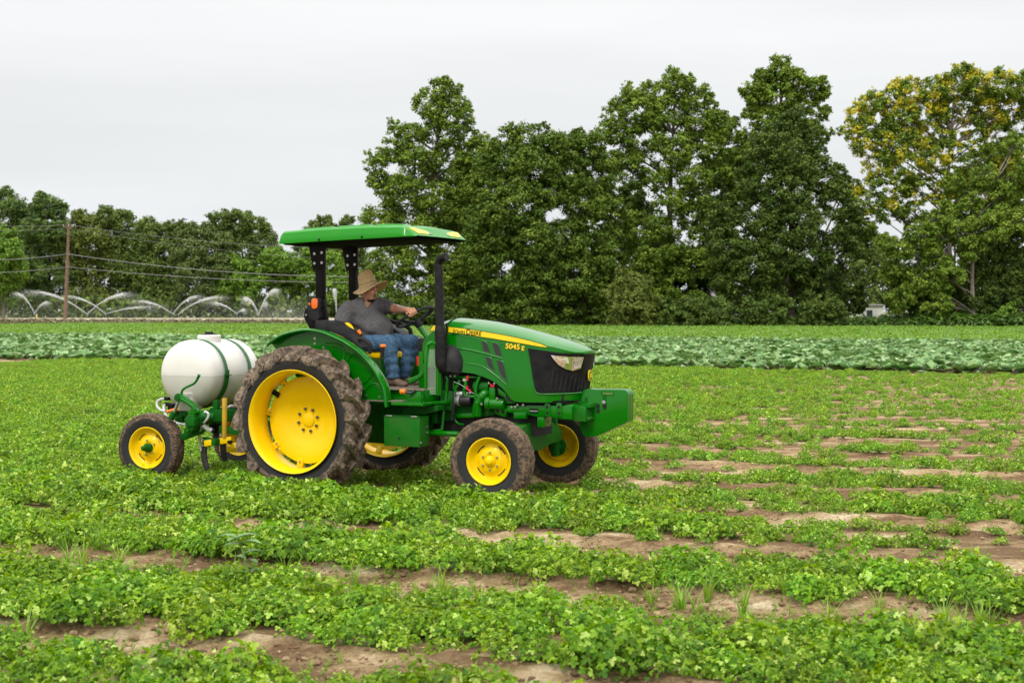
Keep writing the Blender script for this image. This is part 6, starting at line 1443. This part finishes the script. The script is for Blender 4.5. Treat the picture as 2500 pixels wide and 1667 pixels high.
q = MB(); q.bolt((-1.580,-0.68,0.581), .018, .014); q.build('pivot_bolt', G, IMP)
imp('wheel_arm', [(-1.729,0.544), (-1.653,0.602), (-1.572,0.594), (-1.491,0.607), (-1.437,0.631), (-1.451,0.587), (-1.518,0.530), (-1.702,0.477), (-1.846,0.407), (-2.151,0.328), (-2.178,0.382), (-1.845,0.495)], -.56, -.50, GC, .01)
# yellow parts
q = MB(); q.cyl((-1.261,-0.46,0.921), (-1.263,-0.46,0.493), .028, .028, 14); q.build('depth_post', M['yellow_dirty'], IMP, bevel=.003)
q = MB(); a = (-1.470,-0.55,0.435); b_ = (-1.188,-0.45,0.480)
q.rings([[(a[0], a[1]-.0, a[2]-.037), (a[0], a[1]+.07, a[2]-.037), (a[0], a[1]+.07, a[2]+.03), (a[0], a[1]-.0, a[2]+.03)], [(b_[0], b_[1]-.0, b_[2]-.037), (b_[0], b_[1]+.07, b_[2]-.037), (b_[0], b_[1]+.07, b_[2]+.03), (b_[0], b_[1]-.0, b_[2]+.03)]]); q.build('row_bar', M['yellow'], IMP, bevel=.006)
q = MB(); a = (-1.28, .30, .28); q.box(-1.9, -1.0, .30, .37, .25, .32); q.build('row_bar', M['yellow'], IMP, bevel=.006)
imp('shank_plate', [(-1.531,0.496), (-1.441,0.496), (-1.415,0.475), (-1.441,0.388), (-1.532,0.386)], -.50, -.47, GC, .004)
q = MB(); q.box((-1.354,0.483)[0], (-1.303,0.484)[0], -.575, -.46, (-1.360,0.415)[1], (-1.360,0.487)[1]); q.build('u_clamp', M['green_cast'], IMP, bevel=.004)
for (p, y) in (((-1.515,-0.505,0.466), 0), ((-1.515,-0.505,0.406), 0)):
    q = MB(); q.bolt(p, .014, .010); q.build('bolt', M['zinc'], IMP)
q = MB(); q.bolt((-1.176,-0.46,0.454), .02, .05); q.build('bolt', M['black'], IMP)
def shank(pts, y):
    q = MB(); q.tube([(x, y, z) for x, z in pts], [.045, .042, .040, .034], 8, smooth=4, sx=.6); q.build('shank', M['rubber'], IMP)
shank([(-1.524,0.391), (-1.521,0.306), (-1.509,0.221), (-1.478,0.146)], -.48)
shank([(-1.474,0.412), (-1.474,0.352), (-1.466,0.283), (-1.446,0.206)], -.20)
shank([(-1.5, .6), (-1.5, .3), (-1.48, .1), (-1.42, -.02)], .45)
imp('shank_upper', [(-1.601,0.641), (-1.501,0.644), (-1.501,0.545), (-1.533,0.522), (-1.586,0.525)], -.30, -.18, M['black'], .01)
imp('shank_upper', [(-1.570,0.556), (-1.517,0.627), (-1.502,0.463), (-1.576,0.460)], -.24, -.20, M['rubber'], .004)
q = MB(); c_ = (-1.365,0.559); q.lathe([(.16, -.03), (.165, .0), (.16, .03), (.13, .02), (.13, -.02)], (c_[0]+.06, -.15, c_[1]), 40, closed=True); q.lathe([(0, 0), (.13, .0)], (c_[0]+.06, -.15, c_[1]), 40); q.build('press_wheel', M['yellow_dirty'], IMP)
imp('yellow_foot', [(-1.256,0.433), (-1.184,0.440), (-1.133,0.387), (-1.184,0.385)], -.42, -.36, M['yellow'], .004)
# hoses
for path, rad, m_ in (([(-2.164,-0.3,0.885), (-2.221,-0.32,0.879), (-2.262,-0.34,0.850), (-2.249,-0.36,0.801), (-2.188,-0.38,0.764), (-2.102,-0.4,0.751)], .014, 'hosewhite'),
                      ([(-2.164,-0.3,0.824), (-2.179,-0.32,0.812), (-2.157,-0.36,0.781), (-2.102,-0.4,0.722), (-2.037,-0.42,0.669), (-1.931,-0.44,0.633), (-1.819,-0.46,0.620), (-1.714,-0.48,0.629)], .015, 'hosewhite'),
                      ([(-1.409,-0.62,0.780), (-1.363,-0.62,0.770), (-1.356,-0.62,0.732), (-1.383,-0.62,0.693), (-1.432,-0.6,0.663)], .013, 'hosewhite'),
                      ([(-1.477,-0.55,0.630), (-1.431,-0.54,0.593), (-1.379,-0.52,0.571)], .024, 'hosewhite'),
                      ([(-1.477,-0.55,0.636), (-1.511,-0.55,0.569), (-1.544,-0.53,0.499), (-1.541,-0.52,0.410), (-1.528,-0.52,0.345)], .013, 'alu'),
                      ([(-1.411,-0.2,0.803), (-1.414,-0.15,0.817), (-1.416,-0.1,0.814)], .012, 'hosewhite'),
                      ([(-1.407,-0.3,0.642), (-1.421,-0.3,0.564), (-1.441,-0.3,0.485)], .011, 'hosewhite')):
    q = MB(); q.tube(path, rad, 8, smooth=5); q.build('hose', M[m_], IMP)
q = MB(); q.cyl((-1.381,-0.52,0.573), (-1.366,-0.515,0.565), .026, .026, 12); q.build('hose_end', M['black'], IMP)
for p in ((-2.166,-0.3,0.885), (-2.167,-0.3,0.822)):
    q = MB(); q.cyl((p[0]-.03, p[1], p[2]), (p[0]+.04, p[1], p[2]), .022, .022, 10); q.build('hose_fitting', M['black'], IMP)

# ================================================================ driver: surfaces grown from smooth distance fields
def seg(P, a, b, ra, rb):
    a = np.array(a, float); b = np.array(b, float); d = b-a; L2 = d@d+1e-12
    t = np.clip(((P-a)@d)/L2, 0, 1); return np.linalg.norm(P-a-t[..., None]*d, axis=-1)-(ra+(rb-ra)*t)
def ell(P, c, r, rot=None):
    q = P-np.array(c, float)
    if rot is not None: q = q@rot
    r = np.array(r, float); k = np.linalg.norm(q/r, axis=-1); k2 = np.linalg.norm(q/(r*r), axis=-1)+1e-9; return k*(k-1)/k2
def smin(a, b, k): h = np.clip(.5+.5*(b-a)/k, 0, 1); return b*(1-h)+a*h-k*h*(1-h)
def smax(a, b, k): return -smin(-a, -b, k)
def surf(name, f, lo, hi, h, mats, parent, attr_fn=None, label=None, clip=None):
    """surface nets"""
    lo = np.array(lo, float); n = np.ceil((np.array(hi)-lo)/h).astype(int)+1
    ax = [lo[i]+h*np.arange(n[i]) for i in range(3)]; G_ = np.stack(np.meshgrid(*ax, indexing='ij'), -1)
    D = f(G_); s = D < 0
    cs = [(i, j, k) for i in (0, 1) for j in (0, 1) for k in (0, 1)]
    def sl(A, o): return A[o[0]:A.shape[0]-1+o[0], o[1]:A.shape[1]-1+o[1], o[2]:A.shape[2]-1+o[2]]
    cnt = sum(sl(s, c).astype(int) for c in cs); act = (cnt > 0) & (cnt < 8)
    idx = -np.ones(act.shape, int); idx[act] = np.arange(act.sum()); acc = np.zeros(act.shape+(3,)); w_ = np.zeros(act.shape)
    for c in cs:
        for a in range(3):
            if c[a] == 0:
                c2 = list(c); c2[a] = 1; d0 = sl(D, c); d1 = sl(D, c2); cr_ = (d0 < 0) != (d1 < 0)
                t = np.where(cr_, d0/(d0-d1+1e-12), 0); p = np.stack([np.full(t.shape, float(c[i])) for i in range(3)], -1); p[..., a] += t
                acc += p*cr_[..., None]; w_ += cr_
    I = np.argwhere(act); V = lo+h*(I+acc[act]/w_[act][:, None])
    F = []
    for a in range(3):
        b, c = (a+1) % 3, (a+2) % 3
        S0 = s[:-1] if a == 0 else s[:, :-1] if a == 1 else s[:, :, :-1]; S1 = s[1:] if a == 0 else s[:, 1:] if a == 1 else s[:, :, 1:]
        E = np.argwhere(S0 != S1); E = E[(E[:, b] > 0) & (E[:, c] > 0) & (E[:, b] < n[b]-1) & (E[:, c] < n[c]-1)]
        inside = s[E[:, 0], E[:, 1], E[:, 2]]
        q = []
        for db, dc in ((0, 0), (-1, 0), (-1, -1), (0, -1)):
            e = E.copy(); e[:, b] += db; e[:, c] += dc; q.append(idx[e[:, 0], e[:, 1], e[:, 2]])
        q = np.stack(q, 1); q[~inside] = q[~inside][:, ::-1]; F.append(q)
    F = np.vstack(F)
    at = None; mi = None
    if attr_fn: mi = attr_fn(V[F].mean(1))
    o = mesh_np(name, V, F, mats, parent=parent, smooth=True, midx=mi)
    if label: o['label'] = label
    return o
M['skin'] = mat('skin', (.50, .25, .155), .45, c2=(.38, .175, .10), ns=25, amt=.6, bump=.08, bs=180); M['skin'].node_tree.nodes['Principled BSDF'].inputs['Subsurface Weight'].default_value = .08
M['hair'] = mat('black_hair', (.008, .006, .005), .6, bump=.4, bs=220)
M['lips'] = mat('lips', (.22, .07, .05), .5)
M['tee'] = mat('heather_grey_cotton', (.048, .046, .049), .9, c2=(.15, .145, .15), ns=170, amt=1, det=2, lo=.42, hi=.62, bump=.15, bs=250, spec=.2)
M['denim'] = mat('blue_denim', (.035, .085, .16), .85, c2=(.11, .20, .31), ns=40, amt=.6, bump=.25, bs=240, spec=.2)
M['suede'] = mat('brown_suede', (.105, .070, .048), .9, c2=(.19, .135, .095), ns=30, bump=.3, bs=120, spec=.2)
M['straw'] = mat('woven_straw', (.72, .52, .28), .75, c2=(.46, .30, .13), ns=75, amt=.9, det=3, bump=.5, bs=110, spec=.2)
PR = empty('person', (OX, OY, 0), -TR[2]); tag(PR, 'person driving the tractor in a grey T-shirt and blue jeans, one hand on the wheel', 'person')
# joints in tractor space
HC = np.array((0.271,-0.02,2.086))            # head centre
NB = np.array((0.248,-0.03,1.967))            # neck base
SR = np.array((0.133,-0.27,1.866)); SL = np.array((0.315,0.14,1.922))
ER = np.array((0.135,-0.36,1.718)); WR = np.array((0.271,-0.3,1.597))
EL = np.array((0.555,0.1,1.878)); WL = np.array((0.750,-0.04,1.848))
PV = np.array((0.261,-0.04,1.593)); CH_ = np.array((0.232,-0.06,1.784)); BL = np.array((0.384,-0.06,1.671)); LAP = np.array((0.488,-0.05,1.604))
HR = np.array((0.312,-0.16,1.514)); HL_ = np.array((0.275,0.08,1.527))
KR = np.array((0.644,-0.24,1.523)); KL = np.array((0.735,0.1,1.526))
AR = np.array((0.700,-0.24,1.172)); AL = np.array((0.669,0.06,1.172))
for nm_, a, b_ in (('thighR', HR, KR), ('thighL', HL_, KL), ('shinR', KR, AR), ('shinL', KL, AL), ('uarmL', SL, EL), ('farmL', EL, WL), ('uarmR', SR, ER), ('torso', PV, NB), ('neckhead', NB, HC)): print(nm_, round(float(np.linalg.norm(a-b_)), 3), a.round(2), b_.round(2))
yaw = R(-6); fx = np.array([math.cos(yaw), math.sin(yaw), -.04]); fx /= np.linalg.norm(fx); fy = np.cross([0, 0, 1], fx); fy /= np.linalg.norm(fy); fz = np.cross(fx, fy); HR_ = np.stack([fx, fy, fz], 1)
def hp(x, y, z): return HC+HR_@np.array([x, y, z])
def head_f(P):
    d = ell(P, hp(-.015, 0, .03), (.098, .078, .105), HR_)
    d = smin(d, ell(P, hp(.030, 0, -.045), (.066, .062, .078), HR_), .03)       # face and jaw
    d = smin(d, ell(P, hp(.055, 0, -.098), (.032, .034, .024), HR_), .03)        # chin
    for s in (-1, 1):
        d = smin(d, ell(P, hp(.055, s*.036, -.030), (.030, .026, .028), HR_), .02)   # cheek
        d = smin(d, ell(P, hp(.010, s*.052, -.075), (.040, .022, .034), HR_), .025)  # full jaw
        d = smax(d, -ell(P, hp(.094, s*.031, .006), (.014, .017, .011), HR_), .012)  # eye socket
        d = smin(d, ell(P, hp(.077, s*.031, .004), (.014, .015, .010), HR_), .004)   # eyelid
        d = smin(d, seg(P, hp(.088, s*.012, .022), hp(.078, s*.046, .024), .007, .006), .010) # brow
        d = smin(d, ell(P, hp(-.012, s*.079, -.012), (.018, .009, .030), HR_), .006)  # ear
        d = smin(d, ell(P, hp(.098, s*.012, -.038), (.010, .009, .008), HR_), .006)   # nostril wing
    d = smin(d, seg(P, hp(.088, 0, .014), hp(.110, 0, -.030), .007, .012), .010)      # nose
    d = smin(d, seg(P, hp(.092, -.018, -.066), hp(.092, .018, -.066), .006, .006), .006)
    d = smin(d, seg(P, hp(.090, -.016, -.077), hp(.090, .016, -.077), .007, .007), .006)
    d = smin(d, seg(P, NB+np.array([0, 0, -.05]), hp(-.018, 0, -.055), .066, .058), .03)
    return d
def arm_f(P, S, E_, W_):
    return smin(seg(P, S, E_, .056, .048), seg(P, E_, W_, .046, .029), .02)
# left hand closed round the steering wheel rim
a_h = None
RIMP = SC+(SA*math.cos(2.15)+SBv*math.sin(2.15))*.205
tgt = np.array((0.864,-0.12,1.841)); best = None
for k in range(72):
    t = 2*math.pi*k/72; p = np.array(SC+(SA*math.cos(t)+SBv*math.sin(t))*.205); dd = np.linalg.norm(p-tgt)
    if best is None or dd < best[0]: best = (dd, t, p)
GT = best[1]; GP = best[2]; print('grip', best)
tang = np.array(-SA*math.sin(GT)+SBv*math.cos(GT)); outw = np.array(SA*math.cos(GT)+SBv*math.sin(GT)); nrm_ = np.array(SN)
if tang[0] < 0: tang = -tang
back = WL-GP; back /= np.linalg.norm(back)
WL = GP+back*.095+nrm_*.03
side_ = tang-back*(tang@back); side_ /= np.linalg.norm(side_)
PALM = GP+back*.045+nrm_*.030
def hand_f(P):
    d = smin(seg(P, PALM-side_*.026, PALM+side_*.026, .017, .016), seg(P, WL, PALM, .027, .020), .02)
    d = smin(d, ell(P, PALM+nrm_*.004, (.042, .042, .019)), .012)
    return d
def finger_pts(k):
    o = (k-1.5)*.0205; b0 = PALM+side_*o-back*.028+nrm_*.006; c = GP+side_*o*1.05
    ln = (.90, 1.05, 1.0, .82)[k]
    return [b0, c-back*.012*ln+nrm_*.031, c-back*.033*ln+nrm_*.006, c-back*.024*ln-nrm_*.018, c-back*.002-nrm_*.026]
def fingers_f(P):
    d = None
    for k in range(4):
        p = finger_pts(k); rr = [.0105, .0098, .0090, .0080, .0072]
        for i in range(4):
            e = seg(P, p[i], p[i+1], rr[i], rr[i+1]); d_ = e if i == 0 else smin(d_, e, .004)
        d = d_ if d is None else np.minimum(d, d_)
    tb = [PALM-side_*.028+back*.015, PALM-side_*.046-back*.006-nrm_*.012, GP-side_*.040-back*.008+nrm_*(-.016), GP-side_*.022-back*.004-nrm_*.027]
    for i in range(3): e = seg(P, tb[i], tb[i+1], (.013, .0115, .0098)[i], (.0115, .0098, .008)[i]); dt = e if i == 0 else smin(dt, e, .004)
    return d, dt
def body_f(P):
    d = head_f(P)
    d = smin(d, seg(P, NB+np.array([0, 0, -.06]), SL, .06, .05), .03)
    al = arm_f(P, SL, EL, WL); hd = smin(al, hand_f(P), .012); fg, th = fingers_f(P); hd = smin(hd, fg, .005); hd = smin(hd, th, .006)
    ar = arm_f(P, SR, ER, WR); ar = smin(ar, ell(P, WR+[.04, 0, -.01], (.045, .028, .03)), .02)
    ts = smin(seg(P, CH_, NB+np.array([0, 0, -.1]), .10, .06), seg(P, PV, CH_, .12, .10), .05)
    ts = smin(ts, seg(P, SR, SL, .05, .05), .04)
    d = smin(d, ts, .03); d = np.minimum(d, hd); d = smin(d, ar, .02)
    return d
allp = np.stack([HC, NB, SR, SL, ER, WR, EL, WL, PV, CH_])
lo = allp.min(0)-.14; hi = allp.max(0)+.16
def skin_part(C):
    hx = (C-HC)@HR_
    beard = (hx[:, 2] < -.093-.25*np.abs(hx[:, 1])) & (hx[:, 0] > .035) & (hx[:, 2] > -.13)
    must = (np.abs(hx[:, 2]+.056) < .006) & (hx[:, 0] > .07) & (np.abs(hx[:, 1]) < .026)
    hair = (hx[:, 0] < -.028) & (hx[:, 2] > -.065) & (hx[:, 2] < .2) & (np.abs(hx[:, 1]) > .0) & ~((np.abs(hx[:, 1]) > .070) & (hx[:, 2] < .03) & (hx[:, 0] > -.035))
    side = (hx[:, 0] < .022) & (hx[:, 2] > -.02) & (np.abs(hx[:, 1]) > .04) & ~((np.abs(hx[:, 1]) > .074) & (hx[:, 2] < .03))
    brow = (np.abs(hx[:, 2]-.024) < .0065) & (hx[:, 0] > .06) & (np.abs(hx[:, 1]) > .012) & (np.abs(hx[:, 1]) < .05)
    eye = (np.abs(hx[:, 2]-.004) < .0035) & (hx[:, 0] > .075) & (np.abs(hx[:, 1]) > .018) & (np.abs(hx[:, 1]) < .045)
    lips = (np.abs(hx[:, 2]+.0715) < .011) & (hx[:, 0] > .084) & (np.abs(hx[:, 1]) < .024)
    line = (np.abs(hx[:, 2]+.0715) < .0022) & (hx[:, 0] > .08) & (np.abs(hx[:, 1]) < .024)
    m_ = np.zeros(len(C), int); m_[lips] = 2; m_[beard | must | hair | side | brow | eye] = 1; m_[line] = 1
    return m_
# the body is one mesh: fine enough for face and fingers
body = surf('body', body_f, lo, hi, .0046, [M['skin'], M['hair'], M['lips']], PR, skin_part)
def wr(P, sc, amp, seed, stretch=(1, 1, 1)): return amp*fbm(P*sc*np.array(stretch), 2, seed)
VPT = np.array((0.375,-0.17,1.898))
def shirt_f(P):
    d = smin(ell(P, CH_+[0, 0, .0], (.165, .195, .21)), ell(P, BL+[0, .02, -.0], (.165, .195, .16)), .10)
    d = smin(d, seg(P, BL+[0, -.06, -.02], LAP+[0, -.05, -.01], .11, .055), .06); d = smin(d, seg(P, BL+[0, .08, -.02], LAP+[0, .08, -.01], .11, .055), .06)
    d = smin(d, seg(P, SR+[.02, .04, -.01], SL+[-.01, -.03, -.01], .078, .074), .07)
    d = smin(d, seg(P, NB+[-.01, 0, -.06], NB+[-.005, 0, -.02], .085, .078), .05)
    d = smin(d, ell(P, PV+[-.02, .02, -.0], (.17, .19, .09)), .06)
    eR = SR+(ER-SR)*.92; n = (ER-SR)/np.linalg.norm(ER-SR); sr_ = smax(seg(P, SR+[.01, .02, -.01], eR, .080, .080), (P-eR)@n-.02, .01)
    eL = SL+(EL-SL)*.70; n = (EL-SL)/np.linalg.norm(EL-SL); sl_ = smax(seg(P, SL, eL, .082, .074), (P-eL)@n-.015, .01)
    d = smin(d, sr_, .08); d = smin(d, sl_, .05)
    # drapes: diagonal folds from the left shoulder and round the belly
    u = P-CH_; t = u[..., 2]*1.0+u[..., 0]*.55-u[..., 1]*.25
    d = d-.0095*np.sin(t*40+2.2*vnoise(P*7, 5))*np.clip(.5-u[..., 2]*2.2, 0, 1)
    v_ = u[..., 0]*.8-u[..., 2]*.45; d = d-.006*np.sin(v_*46+3*vnoise(P*6, 8))*np.clip(u[..., 2]*3+.3, 0, 1)
    d = d-wr(P, 16, .004, 3)-wr(P, 7, .010, 6, (1.6, 1.6, .7))
    # hem, sleeve ends and V neck are cut cleanly
    hem = -(P[..., 2]-(PV[2]-.045)-.02*vnoise(P*5, 4)); d = smax(d, hem, .012)
    d = smax(d, -seg(P, NB+[.015, -.005, -.03], HC+[0, 0, -.02], .070, .10), .006)
    vp = VPT; d = smax(d, -seg(P, NB+np.array([.05, -.05, -.0]), vp, .062, .012), .006); d = smax(d, -seg(P, NB+np.array([.03, -.03, -.0]), vp+np.array([-.03, .03, 0.]), .060, .012), .006)
    return d
lo2 = np.stack([SR, SL, ER, EL, PV, NB, BL]).min(0)-.22; hi2 = np.stack([SR, SL, ER, EL, PV, NB, BL]).max(0)+.22
shirt = surf('t_shirt', shirt_f, lo2, hi2, .0075, M['tee'], PR)
# small dark embroidered mark on the chest
def chest_mark():
    c = np.array((0.447,-0.1,1.843)); d = np.array([.42, -.907, 0]); P = None
    cam_l = c.copy(); o = np.array([0.0, 0.0, 0.0])
    # march along the view direction to the cloth
    vd = np.array([math.sin(R(25)), math.cos(R(25)), 0.0]); t = -.5
    while t < .5 and shirt_f((c+vd*t)[None])[0] > .002: t += .004
    p = Vector(c+vd*t); q = MB(); r_ = Vector((math.cos(R(25)), -math.sin(R(25)), 0))
    for a, b_ in (((0, .012), (0, -.012)), ((-.010, .004), (.010, .002)), ((0, -.006), (-.008, -.016)), ((0, -.006), (.012, -.014))):
        q.tube([p+r_*a[0]+Vector((0, 0, a[1])), p+r_*b_[0]+Vector((0, 0, b_[1]))], .0035, 5)
    q.build('chest_mark', M['hair'], shirt)
chest_mark()
def jeans_f(P):
    d = smin(seg(P, HR, KR, .108, .086), seg(P, KR, AR+[0, 0, .02], .083, .068), .035)
    e = smin(seg(P, HL_, KL, .108, .086), seg(P, KL, AL+[0, 0, .02], .083, .066), .035)
    d = smin(d, e, .025); d = smin(d, ell(P, (HR+HL_)/2+[-.03, 0, .0], (.15, .17, .11)), .05)
    for K_, A_ in ((KR, AR), (KL, AL)):
        t = np.clip(((P-K_)@(A_-K_))/((A_-K_)@(A_-K_)), -.3, 1.1)
        near_ = np.linalg.norm(P-K_-np.clip(t, 0, 1)[..., None]*(A_-K_), axis=-1) < .12
        d = d-np.where(near_, .0045*np.sin(t*23+2.5*vnoise(P*9, 12)+P[..., 0]*12)*np.clip(t*1.6, .15, 1), 0)
    for H_, K_ in ((HR, KR), (HL_, KL)):
        t = np.clip(((P-H_)@(K_-H_))/((K_-H_)@(K_-H_)), 0, 1); near_ = np.linalg.norm(P-H_-t[..., None]*(K_-H_), axis=-1) < .13
        d = d-np.where(near_, .0045*np.sin(t*16+3*vnoise(P*8, 14)+P[..., 2]*30), 0)
    d = d-wr(P, 18, .0035, 9)
    return np.maximum(d, -(P[..., 2]-(min(AR[2], AL[2])-.012)-.012*vnoise(P*6, 2)))
lo3 = np.stack([HR, HL_, KR, KL, AR, AL]).min(0)-.17; hi3 = np.stack([HR, HL_, KR, KL, AR, AL]).max(0)+.17
surf('jeans', jeans_f, lo3, hi3, .0075, M['denim'], PR)
def shoe(A_, yw):
    c, s_ = math.cos(yw), math.sin(yw); Rm = np.array([[c, -s_, 0], [s_, c, 0], [0, 0, 1]]); base = A_+np.array([0, 0, -.035])
    def f(P):
        q = (P-base)@Rm
        d = smin(seg(q, (-.035, 0, .0), (-.02, 0, .05), .048, .050), seg(q, (-.02, 0, .005), (.10, 0, -.022), .047, .036), .03)
        d = smin(d, ell(q, (.135, 0, -.028), (.060, .047, .032)), .03)
        d = smax(d, -(q[..., 2]+.058), .006)
        sole = np.maximum(smin(seg(q, (-.045, 0, -.055), (.14, 0, -.055), .048, .050), ell(q, (.15, 0, -.055), (.055, .05, .03)), .02), np.abs(q[..., 2]+.060)-.010)
        return smin(d, sole, .004)-.0012*vnoise(P*60, 3)
    def part(C): return (((C-base)@Rm)[:, 2] < -.052).astype(int)
    surf('shoe', f, A_-.24, A_+.27, .006, [M['suede'], M['rubber']], PR, part)
shoe(AR, R(-12)); shoe(AL, R(-8))
# straw hat: tall crown and a wide drooping brim
HT = empty('straw_hat', tuple(np.array([OX, OY, 0]))); HT.rotation_euler = (0, 0, -TR[2]); tag(HT, 'tall woven straw hat with a wide drooping brim worn by the driver', 'hat')
def hat():
    c = Vector(hp(-.004, 0, .052)); tilt = Matrix.Rotation(R(-17), 3, 'Y') @ Matrix.Rotation(R(4), 3, 'X')
    n = 72; q = MB(); rs = []
    prof = [(.0, .152), (.042, .152), (.064, .145), (.077, .126), (.085, .086), (.093, .040), (.098, .004), (.108, -.012), (.132, -.024), (.160, -.036), (.180, -.046), (.188, -.052)]
    for i in range(n):
        a = 2*math.pi*i/n; ring = []
        for r, z in prof:
            out = max(0, (r-.10)/.10)
            rx = r*(1.0+.10*out*math.cos(a)); zz = z+out*(.034*math.cos(2*a)+.004*math.sin(5*a))+(.012*math.cos(a) if z > .1 else 0)
            v = Vector((rx*math.cos(a)*1.02, rx*math.sin(a)*.93, zz)); ring.append(c+tilt @ v)
        rs.append(ring)
    rs.append(rs[0]); q.rings(rs, False, False); o = q.build('hat_weave', M['straw'], HT, angle=180)
    md = o.modifiers.new('thick', 'SOLIDIFY'); md.thickness = .004
    e_ = MB(); e_.tube([r[-1] for r in rs], .0035, 6, caps=False); e_.build('brim_edge', M['straw'], HT)
    b = MB(); P = []
    for i in range(n+1):
        a = 2*math.pi*i/n; z = .016; r = .0955; P.append(c+tilt @ Vector((r*math.cos(a)*1.02, r*math.sin(a)*.93, z)))
    b.tube(P, .0022, 5, caps=False); b.build('hat_cord', M['hair'], HT)
hat()
